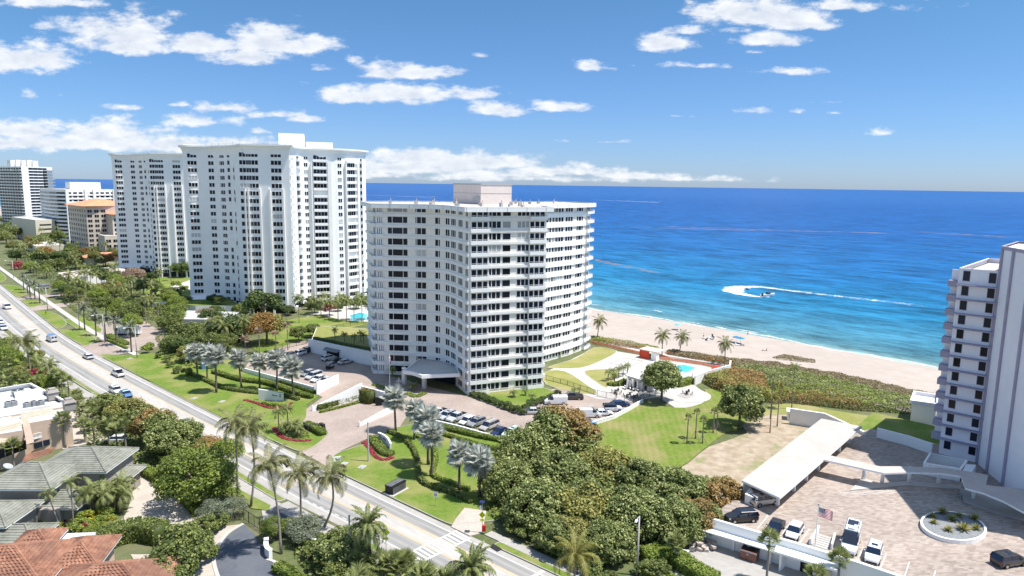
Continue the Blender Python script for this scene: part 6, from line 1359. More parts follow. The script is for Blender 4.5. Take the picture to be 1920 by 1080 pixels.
    def fill(poly, n, mind, kinds, hr, rr_, lb, grp, palms=0.0, pk='palmg', seed=0):
        r = random.Random(seed); W_ = gp(poly); xs = [p[0] for p in W_]; ys = [p[1] for p in W_]; pts = []; tries = 0
        while len(pts) < n and tries < 4000:
            tries += 1; x, y = r.uniform(min(xs), max(xs)), r.uniform(min(ys), max(ys))
            if not inpoly(x, y, W_) or any((x-a)**2+(y-c)**2 < mind**2 for a, c in pts): continue
            pts.append((x, y)); i = len(pts)
            if r.random() < palms: palm(pk if r.random() < 0.7 else 'sabal', x, y, r.uniform(*hr)*1.15, 'palm rising '+lb, near=False, seed=i, size=r.uniform(0.95, 1.2), group='palms '+grp)
            else:
                k = r.choice(kinds); tree(k, x, y, r.uniform(*rr_), r.uniform(*hr), {'green': 'mid green', 'dark': 'dark green', 'bright': 'bright green', 'orange': 'orange tinged', 'pink': 'pinkish', 'grape': 'olive green', 'grape_y': 'yellowish green'}[k]+' tree '+lb, var=i % 3, group='trees '+grp)
    fill([(120, 545), (200, 528), (300, 560), (365, 585), (370, 610), (300, 632), (245, 610), (190, 600), (130, 570)], 44, 4.6, ['green', 'dark', 'green', 'bright', 'bright', 'grape_y'], (6, 9), (3.2, 4.6), 'in the dense grove between avenue and tallest tower', 'of the grove west of the tallest tower', 0.45, seed=1)
    fill([(20, 470), (100, 462), (130, 475), (225, 488), (232, 500), (130, 528), (60, 520), (15, 485)], 40, 7, ['green', 'dark', 'dark', 'orange', 'grape_y'], (7, 10), (3.8, 5.6), 'in the thick planting below the orange roofed hotel', 'below the hotel', 0.5, seed=2)
    fill([(30, 500), (75, 492), (110, 530), (150, 570), (130, 580), (90, 545)], 16, 5, ['green', 'dark', 'bright'], (5, 8), (2.6, 4.0), 'beside the far avenue sidewalk', 'by the far sidewalk', 0.7, seed=3)
    fill([(300, 640), (420, 618), (470, 640), (455, 665), (390, 690), (320, 675)], 14, 4.2, ['green', 'dark', 'grape_y', 'green'], (5, 7.5), (2.6, 3.8), 'in the planting left of the parking court', 'left of the parking court', 0.3, seed=4)
    fill([(236, 510), (365, 505), (365, 520), (236, 540)], 8, 5, ['green', 'dark', 'bright'], (4, 6), (2.6, 3.6), 'between the two tall white towers', 'between the white towers', 0.4, seed=5)
    fill([(0, 640), (40, 650), (110, 715), (95, 745), (0, 745)], 14, 3.6, ['green', 'grape_y', 'bright', 'green'], (3, 5), (1.8, 2.8), 'in the gardens at the left edge', 'in the left edge gardens', 0.3, seed=6)
    fill([(0, 425), (60, 420), (135, 445), (130, 462), (60, 470), (0, 455)], 34, 9, ['green', 'dark', 'grape'], (8, 12), (5.5, 8), 'around the distant low houses at far left', 'of the far wooded district', 0.25, seed=7)
    fill([(560, 582), (690, 566), (696, 575), (600, 600)], 8, 4, ['green', 'dark'], (3, 4.5), (2.0, 3.0), 'behind the turquoise pool', 'behind the turquoise pool', 0.0, seed=8)
    fill([(380, 575), (460, 585), (540, 578), (545, 600), (470, 612), (400, 600)], 10, 4.4, ['green', 'dark', 'grape_y'], (4, 7), (2.4, 3.4), 'at the foot of the tallest tower', 'at the foot of the tallest tower', 0.3, seed=9)
    # bushes
    def bushes(pts, kind, rad, lb, grp, h=None, cat='bush', z=0.0):
        for i, (bx, by) in enumerate(pts):
            x, y = G(bx, by, z); q = rad*(0.85+0.3*((i*7) % 5)/5); tree(kind, x, y, q, (h or q*1.5), lb, var=i % 2, group=grp, cat=cat, z=z)
    bushes([(888+i*9.2, 744+i*3.4) for i in range(11)], 'darkbush', 1.2, 'rounded dark shrub edging the foundation lawn, drive side', 'shrub row edging the foundation lawn')
    bushes([(985+i*8.5, 768-i*3.4) for i in range(8)], 'darkbush', 1.1, 'rounded dark shrub edging the foundation lawn, parking side', 'shrub row on the parking side')
    bushes([(105, 1000), (90, 992), (160, 985), (180, 990), (195, 975), (175, 1005), (205, 990), (150, 1000)], 'yelbush', 1.5, 'bright yellow croton bush in the bed before the green roofed house', 'yellow croton bushes')
    bushes([(125, 985), (160, 978), (165, 996)], 'redbush', 1.0, 'red leaved bush among the yellow crotons', 'red bushes among the crotons')
    bushes([(60, 985), (75, 990), (50, 978)], 'bushb', 1.9, 'bright green feathery bush before the taupe wall', 'bright bushes before the taupe wall')
    bushes([(63, 702), (72, 706), (70, 712)], 'redbush', 1.9, 'dark red bush beside the lone coconut palm', 'dark red bushes by the walk')
    bushes([(20, 1008), (40, 1040), (350, 1020), (372, 1032), (340, 1035), (395, 1000), (375, 1000), (405, 990), (368, 1062), (385, 1050)], 'bush', 1.7, 'loose green bush near the stone driveways', 'bushes near the stone driveways')
    bushes([(600, 1030), (620, 1050), (575, 1005), (660, 1075), (655, 1090), (590, 1045), (550, 1000), (630, 1090), (690, 1110), (610, 1075)], 'bush', 1.8, 'leafy bush inside the white rimmed wall by the private street', 'bushes inside the wall')
    bushes([(1205+i*14, 1075+i*3) for i in range(3)]+[(960+i*26, 1000+i*14) for i in range(9)], 'bush', 1.5, 'low bush in the shade of the big tree mass', 'low bushes under the tree mass')
    bushes([(320, 690), (335, 700), (350, 705), (372, 690), (398, 690), (300, 672), (312, 680)], 'bush', 1.5, 'shrub in the stone edged bed on the left lawn', 'shrubs in the left lawn bed')
    bushes([(282, 655), (275, 662)], 'bushb', 1.8, 'bright rounded bush beside the paved drive', 'bright bushes by the drive')
    bushes([(300, 545), (320, 553), (345, 550), (290, 555), (330, 540)], 'bushb', 2.4, 'bright clipped bush on the tower terrace', 'terrace bushes')
    bushes([(445, 640), (400, 640), (372, 632), (325, 560), (350, 575), (280, 575), (305, 590)], 'bush', 3.2, 'large green bush in the tower gardens', 'large garden bushes')
trees()
def hedges():
    g = lambda *p: gp(p)
    hedge('hedge', 'long low clipped hedge below the parked car row, upper one', g((800, 795), (845, 809), (900, 822), (955, 832)), 1.2, 1.0)
    hedge('hedge', 'long low clipped hedge below the parked car row, lower one', g((790, 802), (840, 820), (900, 838), (945, 848)), 1.0, 0.7)
    hedge('hedge', 'winding clipped hedge on the right lawn beside the silver palms', smooth(g((728, 812), (750, 822), (770, 838), (782, 862), (786, 895), (800, 912), (840, 925), (885, 945)), 4), 0.8, 0.9, 'gl')
    hedge('hedge', 'short hedge between the twin silver palms and the lawn', smooth(g((780, 820), (810, 835), (818, 860), (812, 892), (835, 905), (880, 922)), 4), 0.8, 0.8, 'gl_bright')
    hedge('hedge', 'curved low hedge behind the first silver palms, front strand', smooth(g((352, 700), (385, 715), (420, 730), (470, 738), (520, 742), (560, 752)), 4), 1.1, 0.9, 'gl')
    hedge('hedge', 'curved low hedge behind the first silver palms, rear strand', smooth(g((400, 700), (450, 715), (500, 722), (560, 742), (585, 748)), 4), 1.3, 1.1, 'hedge')
    hedge('hedge', 'hedge bordering the parking court above the left lawn', smooth(g((455, 695), (500, 708), (560, 728), (590, 738)), 3), 1.3, 0.8, 'hedge')
    hedge('hedge', 'hedge strip in front of the first white name wall', g((492, 758), (512, 762), (535, 764)), 0.9, 0.7, 'gl_bright')
    hedge('hedge', 'bright hedge block before the curved white name wall', smooth(g((700, 823), (708, 838), (722, 852), (736, 856)), 3), 2.0, 0.9, 'hedge')
    hedge('hedge', 'clipped hedge box beside the drive island bins', g((574, 800), (606, 818)), 1.6, 1.3, 'hedge')
    hedge('hedge', 'hedge planter strip on the entrance ramp, tall back row', g((596, 770), (640, 757), (673, 749)), 0.7, 1.3, 'gl')
    hedge('hedge', 'low yellow green hedge strip on the entrance ramp', g((600, 775), (640, 765), (674, 756)), 0.6, 0.6, 'gl_bright')
    hedge('hedge', 'tall square hedge on the ramp wall beside the entrance', g((680, 752), (700, 757)), 2.4, 3.2, 'gl', m2='grape_r', frac2=0.3)
    hedge('hedge', 'small clipped bed beside the entrance flagpole', g((700, 722), (735, 733)), 1.2, 0.4, 'gl_bright'); hedge('hedge', 'small clipped bed in the round island by the canopy', smooth(g((763, 738), (780, 745), (796, 738)), 3), 1.4, 0.4, 'gl_bright')
    hedge('hedge', 'broad curved hedge block below the stone driveway', smooth(g((182, 1038), (215, 1018), (262, 1008), (305, 1015)), 4), 3.0, 2.6, 'gl')
    hedge('hedge', 'clipped hedge running down beside the private street', g((518, 1070), (545, 1082), (575, 1110)), 1.6, 1.2, 'hedge'); hedge('hedge', 'inner hedge along the white rimmed wall', smooth(g((560, 1010), (600, 1042), (650, 1075), (700, 1120)), 3), 1.8, 1.4, 'gl')
    hedge('hedge', 'bright green hedge block beside the service yard', g((1205, 1052), (1260, 1048), (1290, 1072), (1340, 1100)), 2.6, 1.6, 'gl_bright'); hedge('hedge', 'low hedge at the bottom edge below the street lamp', g((1200, 1078), (1270, 1092), (1330, 1110)), 1.2, 0.8, 'hedge')
    hedge('hedge', 'hedge curving from the sidewalk up to the service yard', g((1215, 1050), (1250, 1028), (1262, 1018)), 1.6, 1.5, 'gl_bright')
    hedge('hedge', 'hedge strip on the avenue side of the parked garbage truck', g((203, 632), (236, 648)), 2.2, 1.1, 'hedge')
    hedge('hedge', 'curved hedge in the bed beside the pool house', smooth(g((1141, 722), (1155, 724), (1175, 716)), 3), 1.6, 0.9, 'gl_bright')
    hedge('hedge', 'low hedge at the corner of the white pool wall', g((1268, 726), (1297, 718)), 2.2, 1.6, 'gl_bright')
    hedge('hedge', 'dark hedge crowning the white retaining wall by the parking court', [(q[0]+1.0, q[1]) for q in ((104.9, 187), (107, 173.5), (109.4, 160.8))], 1.1, 1.2, 'gl_dark', z=3.5)
    hedge('hedge', 'low hedges on the terrace of the tallest tower, outer strand', smooth(g((300, 560), (330, 552), (365, 556)), 3), 2.0, 1.5, 'gl', z=0); 
    hedge('hedge', 'hedge edging the avenue driveway by the date palms', g((203, 640), (238, 655)), 0.8, 0.8, 'gl_bright')
    hedge('hedge', 'hedge along the stone driveway under the clipped trees', smooth(g((262, 884), (300, 905), (340, 932), (372, 968)), 3), 1.6, 1.4, 'gl_bright')
    # flowers
    F_ = [('band of red flowers round the planted island', ((513, 803), (530, 822), (560, 828), (584, 827))), ('band of red flowers curling before the first white name wall', ((458, 751), (480, 757), (505, 766), (530, 765), (548, 757))), ('band of red flowers round the curved white name wall', ((682, 829), (694, 843), (705, 858), (722, 864), (737, 859)))]
    for i, (lb, p) in enumerate(F_): hedge('flower_bed', lb, smooth(gp(p), 4), 0.9, 0.3, 'redfl', dens=60, ls=0.13, cat='flower bed')
    carpet('bed_planting', 'grey and green low plants filling the island bed', gp([(520, 805), (545, 800), (575, 808), (585, 822), (560, 826), (530, 818)]), 0.8, 'gl', 18, 0.2, m2='silverb')
    # dune vegetation
    zf = lambda x, y: float(np.interp(x-coast(y), [-62, -56, -40, -34, -12], [-0.02, -0.2, -1.2, -1.7, -2.0]))
    DV = gp([(1312, 712), (1370, 698), (1420, 691), (1500, 703), (1570, 717), (1660, 740), (1760, 760), (1752, 776), (1700, 778), (1600, 772), (1520, 762), (1440, 758), (1380, 745), (1345, 733)], -0.3)
    carpet('sea_grape_field', 'broad mottled field of low sea grape between the lawns and the beach', DV, 2.0, 'grape', 30, 0.22, m2='gl_bright', m3='grape_r', zf=zf, sc2=0.13, th=(0.1, 1.35))
    carpet('sea_grape_field', 'clipped yellow and red sea grape bank beside the white pool wall', gp([(1310, 714), (1372, 700), (1440, 712), (1450, 748), (1400, 752), (1345, 734)], 0), 2.5, 'grape_y', 30, 0.22, m2='grape_r', zf=zf, sc2=0.3, th=(0.0, 9), bump=0.2)
    carpet('dune_grass', 'straw coloured dune grass along the back of the beach', gp([(1250, 661), (1300, 667), (1360, 674), (1420, 679), (1450, 679), (1500, 689), (1600, 705), (1690, 727), (1757, 740), (1757, 762), (1660, 744), (1570, 720), (1500, 706), (1420, 694), (1370, 700), (1365, 690), (1250, 670)], -0.8), 1.1, 'dry', 34, 0.24, zf=zf, m2='grape_r', th=(1.3, 3), tilt=1.0)
    carpet('dune_grass', 'small tufts of dune grass standing alone on the sand', gp([(1447, 669), (1470, 664), (1500, 669), (1530, 675), (1528, 679), (1500, 677), (1460, 673)], -1.5), 0.6, 'dry', 24, 0.2, zf=zf, m2='grape', th=(0.8, 3), tilt=1.2)
    carpet('dune_plants', 'green strip of dune plants behind the red fence beside the tower', gp([(1104, 632), (1150, 638), (1200, 646), (1240, 655), (1215, 659), (1160, 652), (1102, 640)], -0.3), 0.9, 'gl_bright', 22, 0.22, zf=zf, m2='dry', th=(0.9, 3))
    Y2 = [y for y in range(200, 900, 50)]
    carpet('dune_plants', 'strip of dune plants running north behind the beach', [(coast(y)-62, y) for y in Y2]+[(coast(y)-50, y) for y in Y2[::-1]], 1.2, 'gl', 4, 0.5, zf=zf, m2='dry', th=(0.5, 3))
    # leafy undergrowth that fills the planted areas
    for lb, poly, m, d in (('leafy undergrowth of the grove by the tallest tower', [(110, 540), (210, 525), (300, 560), (375, 585), (470, 640), (440, 670), (350, 690), (300, 660), (290, 632), (330, 612), (240, 590), (170, 605), (120, 570)], 'gl', 5), ('undergrowth beneath the big sea grape mass', [(960, 862), (1010, 870), (1120, 880), (1220, 905), (1330, 935), (1330, 1000), (1265, 1015), (1200, 1055), (1080, 1070), (1000, 1030), (935, 985), (900, 955), (950, 930)], 'gl', 7),
                        ('undergrowth of the roadside thicket by the townhouse', [(130, 760), (180, 745), (290, 800), (440, 880), (460, 940), (380, 960), (290, 895), (240, 880), (215, 850), (170, 850)], 'gl', 7), ('undergrowth of the gardens at the left edge', [(0, 650), (50, 670), (110, 720), (130, 750), (0, 745)], 'gl_bright', 6), ('low planting below the hotel', [(10, 470), (130, 470), (232, 485), (232, 505), (100, 535), (30, 500)], 'gl_dark', 2.2), ('undergrowth beside the private street wall', [(530, 985), (600, 1010), (700, 1080), (760, 1130), (640, 1150), (560, 1060)], 'gl', 8)):
        carpet('undergrowth', lb, gp(poly), 0.9, m, d, 0.3, m2='grape', th=(0.9, 3))
hedges()
# ================================================================== VEHICLES
def paintmat(name, c, metal=0.0):
    m, t, b, o = mk(name); b.inputs['Base Color'].default_value = (*c, 1); b.inputs['Roughness'].default_value = 0.28; b.inputs['Metallic'].default_value = metal; b.inputs['Coat Weight'].default_value = 0.6; b.inputs['Coat Roughness'].default_value = 0.08; return m
for n_, c_, m_ in (('white', (0.72, 0.73, 0.74), 0), ('silver', (0.55, 0.56, 0.57), 0.15), ('grey', (0.30, 0.31, 0.31), 0.15), ('black', (0.010, 0.011, 0.013), 0.1), ('darkblue', (0.012, 0.03, 0.11), 0.2), ('blue', (0.10, 0.22, 0.42), 0.2), ('champagne', (0.46, 0.44, 0.41), 0.15), ('darkgrey', (0.05, 0.048, 0.05), 0.3), ('mint', (0.50, 0.60, 0.56), 0), ('brownroof', (0.07, 0.04, 0.035), 0)):
    MT['p_'+n_] = paintmat('paint_'+n_, c_, m_)
MT['carglass'] = mat('car_glass', (0.012, 0.02, 0.04), rough=0.08, spec=0.7); MT['tyre'] = mat('tyre_rubber', (0.015, 0.015, 0.015), rough=0.9); MT['rim'] = mat('wheel_rim', (0.5, 0.5, 0.52), rough=0.35, metal=0.7)
MT['lamp'] = mat('headlamp_lens', (0.75, 0.77, 0.8), rough=0.15); MT['tail'] = mat('tail_lamp_lens', (0.45, 0.015, 0.015), rough=0.25)
def ringx(x, w, zs, ws): return [(x, -w*a, z) for z, a in zip(zs, ws)]+[(x, w*a, z) for z, a in zip(zs[::-1], ws[::-1])]
KD = {  # L, W, H, hood z, belt z, cabin base x0,x1, roof x0,x1
    'sedan': (4.8, 1.84, 1.45, 0.86, 0.94, -1.95, 1.15, -1.15, 0.25), 'hatch': (4.3, 1.8, 1.55, 0.92, 1.0, -2.05, 1.15, -1.6, 0.3), 'suv': (4.75, 1.92, 1.72, 1.05, 1.12, -2.3, 1.15, -2.0, 0.4),
    'minivan': (5.1, 1.98, 1.76, 1.0, 1.08, -2.5, 1.5, -2.35, 0.6), 'pickup': (5.7, 1.98, 1.85, 1.12, 1.18, -0.75, 1.35, -0.6, 0.75), 'jeep': (4.5, 1.88, 1.82, 1.12, 1.15, -2.15, 0.85, -2.1, 0.55),
    'van': (5.6, 2.0, 2.1, 1.15, 1.3, -2.75, 1.9, -2.7, 1.1), 'camper': (6.1, 2.05, 2.85, 1.2, 1.45, -3.0, 2.1, -2.95, 1.15)}
CC = {}
def car_parts(kind, paint, roofp=None):
    key = (kind, paint, roofp)
    if key in CC: return CC[key]
    L_, W_, H, zh, zb, c0, c1, r0, r1 = KD[kind]; w = W_/2; gz = 0.28; P = {}
    b = MB(); X = L_/2; vans = kind in ('van', 'camper'); bed = kind == 'pickup'
    zs = lambda t: [gz, gz+0.22, t-0.12, t]; ws = [0.9, 1.0, 0.99, 0.9]
    secs = [(-X, 0.86, zb-0.25), (-X+0.12, 0.95, zb-0.02), (c0+0.1, 1.0, zb), (c1-0.1, 1.0, zb), (c1+0.25, 0.98, zh), (X-0.45, 0.93, zh-0.10), (X-0.08, 0.84, zh-0.25), (X, 0.75, zh-0.42)]
    b.loft([ringx(x, w*k, zs(t), ws) for x, k, t in secs]); b.sm = False
    # wheel arches and bumpers read as dark accents
    b.box((X-0.03, 0, 0.42), (0.1, W_*0.7, 0.22), 0, 1); b.box((-X+0.02, 0, 0.42), (0.1, W_*0.75, 0.2), 0, 1)
    for sx in (-1, 1):
        for sy in (-1, 1): b.tube([(sx*L_*0.305, sy*(w-0.16), 0.36), (sx*L_*0.305, sy*(w+0.005), 0.36)], 0.40, 14, 1)
    if vans:
        b.loft([[(x, -w*0.98*k, zb-.02), (x, -w*0.93*k, H*0.96), (x, -w*0.8*k, H), (x, w*0.8*k, H), (x, w*0.93*k, H*0.96), (x, w*0.98*k, zb-.02)] for x, k in ((-X+0.05, 0.97), (c0+0.3, 1), (r1-0.35, 1))])
    if bed:
        b.box((-X+1.15, 0, zb+0.01), (1.95, W_*0.78, 0.03), 0, 1)
    P['body'] = b.mesh('body', ['p_'+paint, 'black'])
    g = MB(); tw = 0.80
    if vans: g.loft([[(r1-0.4, -w*.95, zb), (r1-0.4, -w*.86, H*0.95), (r1-0.4, w*.86, H*0.95), (r1-0.4, w*.95, zb)], [(c1, -w*.93, zb), (r1+0.02, -w*.80, H*0.93), (r1+0.02, w*.80, H*0.93), (c1, w*.93, zb)]])
    else: g.loft([[(c0, -w*.93, zb-.02), (r0, -w*tw, H-.04), (r0, w*tw, H-.04), (c0, w*.93, zb-.02)], [(c1, -w*.93, zb-.02), (r1, -w*tw, H-.04), (r1, w*tw, H-.04), (c1, w*.93, zb-.02)]])
    if kind == 'camper':
        for sy in (-1, 1):
            g.box((-0.9, sy*w*0.955, 1.95), (2.6, 0.03, 0.62)); g.box((1.15, sy*w*0.965, 1.85), (0.7, 0.03, 0.55))
    elif kind == 'van':
        for sy in (-1, 1): g.box((1.05, sy*w*0.965, 1.62), (0.75, 0.03, 0.5)); g.box((-X+0.03, sy*0.42, 1.62), (0.06, 0.55, 0.5))
    P['windows'] = g.mesh('windows', 'carglass')
    r = MB()
    if not vans:
        m_ = (c0+c1)/2; r.loft([[(r0-.03, -w*tw*1.01, H-.05), (r0+.02, -w*tw*.9, H), (r0+.02, w*tw*.9, H), (r0-.03, w*tw*1.01, H-.05)], [(r1+.03, -w*tw*1.01, H-.05), (r1-.02, -w*tw*.9, H), (r1-.02, w*tw*.9, H), (r1+.03, w*tw*1.01, H-.05)]])
        for sy in (-1, 1):   # pillars
            for (xa, xb, th) in ((c0, r0, 0.14), (c1, r1, 0.06), (m_, (r0+r1)/2, 0.05)):
                r.add([(xa-th, sy*w*.945, zb-.02), (xa+th, sy*w*.945, zb-.02), (xb+th, sy*w*(tw+.012), H-.04), (xb-th, sy*w*(tw+.012), H-.04)], [(0, 1, 2, 3), (3, 2, 1, 0)])
    else:
        for sy in (-1, 1): r.box((0, sy*w*0.9, H*0.5), (0.05, 0.02, 0.05))
    if kind == 'camper':
        r.box((0.2, 0, H+0.12), (0.9, 0.8, 0.24)); r.box((-1.6, 0, H+0.05), (1.6, 1.3, 0.06), 0, 1); r.box((-0.7, 0.45, H+0.1), (0.5, 0.5, 0.12))
        for sy in (-1, 1): r.box((-0.9, sy*0.78, H+0.1), (3.8, 0.05, 0.05), 0, 1)
    if kind == 'suv': r.box(((r0+r1)/2+0.35, 0, H+0.005), (0.6, w*0.8, 0.02), 0, 1)
    if kind in ('suv', 'minivan'):
        for sy in (-1, 1): r.box(((r0+r1)/2, sy*w*0.68, H+0.05), (r1-r0-0.3, 0.04, 0.05), 0, 1)
    P['roof'] = r.mesh('roof', ['p_'+(roofp or paint), 'carglass'])
    wh = MB(); wh.tube([(0, -0.11, 0), (0, 0.11, 0)], 0.335, 16, 0); wh.tube([(0, -0.125, 0), (0, 0.125, 0)], 0.215, 10, 1); P['wheel'] = wh.mesh('wheel', ['tyre', 'rim'])
    h = MB(); h.box((0, 0, 0), (0.30, 0.42, 0.14)); P['headlight'] = h.mesh('headlight', 'lamp'); h = MB(); h.box((0, 0, 0), (0.12, 0.30, 0.20)); P['taillight'] = h.mesh('taillight', 'tail'); h = MB(); h.box((0, 0, 0), (0.14, 0.2, 0.14)); P['mirror'] = h.mesh('mirror', 'p_'+paint)
    CC[key] = P; return P
VN = [0]
def car(kind, paint, x, y, ang, label, z=0.035, group=None, roofp=None, name='parked_car', cat='car'):
    P = car_parts(kind, paint, roofp); L_, W_, H, zh, zb, c0, c1, r0, r1 = KD[kind]; T = thing(name, label, cat, (x, y, z), R_(ang), group)
    for n in ('body', 'windows', 'roof'): link(n, P[n], T)
    for sx in (-1, 1):
        for sy in (-1, 1): link('wheel', P['wheel'], T, (sx*L_*0.305, sy*(W_/2-0.10), 0.335))
    for sy in (-1, 1):
        link('headlight', P['headlight'], T, (L_/2-0.28, sy*W_*0.33, zh-0.30)); link('taillight', P['taillight'], T, (-L_/2+0.10, sy*W_*0.385, zb-0.22)); link('mirror', P['mirror'], T, (c1-0.35, sy*(W_/2+0.10), zb+0.06))
    return T
def carp(kind, paint, px, py, ang, label, z=0.035, **kw): x, y = G(px, py, z+0.6); return car(kind, paint, x, y, ang, label, z, **kw)
def cars():
    dn = dict(name='car', group='traffic on the avenue')
    carp('sedan', 'silver', 165, 668, 93, 'silver sedan driving away ahead of the pickup on the avenue', z=.01, **dn); carp('pickup', 'white', 221, 700, 93, 'white pickup truck driving away on the avenue beside the left lawn', z=.01, cat='pickup truck', **dn)
    carp('sedan', 'blue', 236, 738, -88, 'blue car half hidden by the rusty roadside tree', z=.01, **dn); carp('suv', 'white', 217, 732, -88, 'white car behind the blue one, mostly hidden by trees', z=.01, **dn)
    carp('suv', 'white', 6, 615, -90, 'white car driving toward the viewer at the left edge of the avenue', z=.01, **dn); carp('van', 'white', 13, 576, -88, 'white van farthest up the avenue', z=.01, cat='van', **dn); carp('van', 'silver', 97, 636, 93, 'silver cargo van with blue roof driving away on the avenue', z=.01, cat='van', roofp='blue', **dn)
    m = MB(); m.box((0, 0, 2.11), (3.6, 1.7, 0.03)); x, y = G(97, 636, .6); v = [o for o in COL.objects if o.get('label', '').startswith('silver cargo van')][0]; m.obj('roof_panel', 'p_blue', v)
    carp('sedan', 'white', 0, 603, -90, 'small white car cut by the left edge, behind the nearer white car', z=.01, **dn)
    carp('hatch', 'white', 216, 824, 140, 'white car glimpsed under the trees behind the green roofed house')
    # row facing the hedges
    row = [(100.2, 'sedan', 'white'), (0, 'pickup', 'white'), (0, 'suv', 'silver'), (0, 'pickup', 'silver'), (0, 'hatch', 'white'), (0, 'suv', 'grey'), (0, 'minivan', 'champagne'), (0, 'sedan', 'darkblue'), (0, 'suv', 'mint')]
    pxs = [(806, 774), (820, 775), (838, 780), (857, 783), (876, 789), (893, 793), (917, 799), (936, 809), (958, 812)]
    lbs = ['white sedan at the left end of the parked row above the hedges', 'white pickup truck second from the left in the parked row above the hedges', 'silver suv between two pickups in the parked row above the hedges', 'silver pickup truck with dark bed cover in the parked row above the hedges', 'small white hatchback right of the silver pickup in the parked row', 'grey suv beside the champagne minivan in the parked row', 'champagne minivan in the parked row above the hedges', 'dark blue sedan in the parked row beside the big tree mass', 'pale mint car at the right end of the parked row, partly under the trees']
    for (_, k, c), (px, py), lb in zip(row, pxs, lbs): carp(k, c, px, py, 186, lb, group='cars parked above the hedges')
    gg = dict(group='cars in the upper parking court')
    carp('suv', 'black', 541, 668, 190, 'black suv at the left end of the far car row in the upper court', **gg); carp('suv', 'white', 560, 663, 190, 'white suv between two black cars in the upper court', **gg); carp('suv', 'black', 573, 658, 190, 'black suv at the right end of the far car row, by the retaining wall', **gg)
    carp('suv', 'white', 617, 671, 5, 'white suv parked against the retaining wall under the awning', **gg); carp('sedan', 'black', 632, 675, 5, 'black sedan between white suv and grey sedan at the retaining wall', **gg); carp('sedan', 'silver', 648, 678, 5, 'silver grey sedan nearest the middle tower at the retaining wall', **gg)
    carp('hatch', 'grey', 577, 700, 195, 'dark hatchback half hidden behind a silver palm', **gg); carp('minivan', 'silver', 588, 705, 195, 'silver minivan by the white court wall', **gg); carp('sedan', 'white', 597, 710, 195, 'white sedan between minivan and silver car by the white court wall', **gg); carp('sedan', 'silver', 610, 713, 195, 'silver sedan nearest the ramp, by the white court wall', **gg)
    g3 = dict(group='cars in the parking court beside the lawn')
    carp('pickup', 'darkgrey', 1072, 744, 135, 'dark pickup truck beside the iron fence', cat='pickup truck', **g3); carp('van', 'white', 1042, 753, 138, 'plain white cargo van left of the dark pickup', cat='van', **g3); carp('sedan', 'silver', 996, 771, 140, 'silver car beside the shrub row, partly under the rusty tree', **g3)
    carp('van', 'white', 1104, 777, -40, 'white work van with roof ladder beside the striped lawn', cat='van', **g3); carp('sedan', 'white', 1131, 774, -40, 'white sedan with dark blue hood shadow between van and jeep', **g3); carp('jeep', 'white', 1149, 766, -40, 'white off roader with black top near the gate', roofp='black', **g3); carp('sedan', 'darkblue', 1163, 757, -40, 'dark blue car at the gate end of the lawn side row', **g3); carp('sedan', 'blue', 1098, 792, -40, 'bluish white car peeping from behind the rusty tree', **g3)
    ld = [o for o in COL.objects if o.get('label', '').startswith('white work van')][0]; m = MB()
    for sy in (-.45, .45): m.box((-0.3, sy, 2.25), (4.6, 0.06, 0.08))
    for i in range(9): m.box((-2.4+i*0.5, 0, 2.25), (0.05, 0.9, 0.05))
    m.obj('roof_ladder', 'grey', ld)
    g4 = dict(z=DZ+0.01, group='cars on the raised deck')
    carp('suv', 'black', 1390, 969, 142, 'black suv parked beside the tree and deck wall, side on', **g4); carp('sedan', 'black', 1454, 988, 188, 'black sedan facing the deck wall beside the white hatchback', **g4); carp('hatch', 'white', 1490, 996, 188, 'white hatchback between black sedan and flagpole', **g4)
    carp('camper', 'white', 1595, 1018, 192, 'tall white camper van with rooftop gear', cat='van', **g4); carp('suv', 'white', 1638, 1038, 190, 'white suv right of the camper van', **g4); carp('suv', 'darkgrey', 1893, 1050, -32, 'dark suv at the right edge of the deck', **g4)
    carp('suv', 'champagne', 1432, 938, -28, 'grey brown suv under the near end of the carport', **g4)
    for i, (px, py, c, n) in enumerate(((1470, 928, 'white', 'second'), (1484, 918, 'silver', 'third'), (1500, 905, 'white', 'fourth'), (1530, 882, 'white', 'fifth'), (1572, 842, 'white', 'farthest'))): 
        x, y = G(px, py, DZ); car('sedan', c, x-0.0, 42.6+(x-100)*0.04, -95, ('%s car from the near end under the carport roof' % n) if n != 'farthest' else 'white car at the far end under the carport roof', z=DZ+0.01, group='cars under the carport')
    # garbage truck
    x, y = G(238, 628); T = thing('garbage_truck', 'white garbage truck parked in the paved drive behind the hedge', 'truck', (x, y, .06), R_(130))
    m = MB(); m.box((-1.2, 0, 1.9), (5.4, 2.4, 2.5)); m.box((-4.2, 0, 1.7), (1.0, 2.3, 2.0), 0, 0, taper=0.8); m.obj('hopper', 'p_white', T); m = MB(); m.box((2.7, 0, 1.6), (1.9, 2.3, 2.1)); m.obj('cab', 'p_mint', T); m = MB(); m.box((3.66, 0, 2.0), (0.06, 2.0, 0.9)); m.box((2.9, 1.16, 2.0), (1.0, .06, .8)); m.box((2.9, -1.16, 2.0), (1.0, .06, .8)); m.obj('windshield', 'carglass', T)
    m = MB(); m.box((-0.3, 0, 0.55), (7.6, 1.6, 0.3)); m.obj('chassis', 'black', T); wm = car_parts('pickup', 'white')['wheel']
    for sx in (-2.6, -1.4, 2.6):
        for sy in (-1, 1): link('wheel', wm, T, (sx, sy*1.05, 0.48), sc=(1.4, 1.4, 1.4))
    x, y = G(81, 541); T = car('van', 'grey', x, y, 120, 'grey van parked in the far paved drive by the date palms', cat='van')
    # golf cart
    x, y = G(619, 692); T = thing('golf_cart', 'dark golf cart with grey canopy standing at the edge of the tower shadow', 'golf cart', (x, y, .04), R_(200))
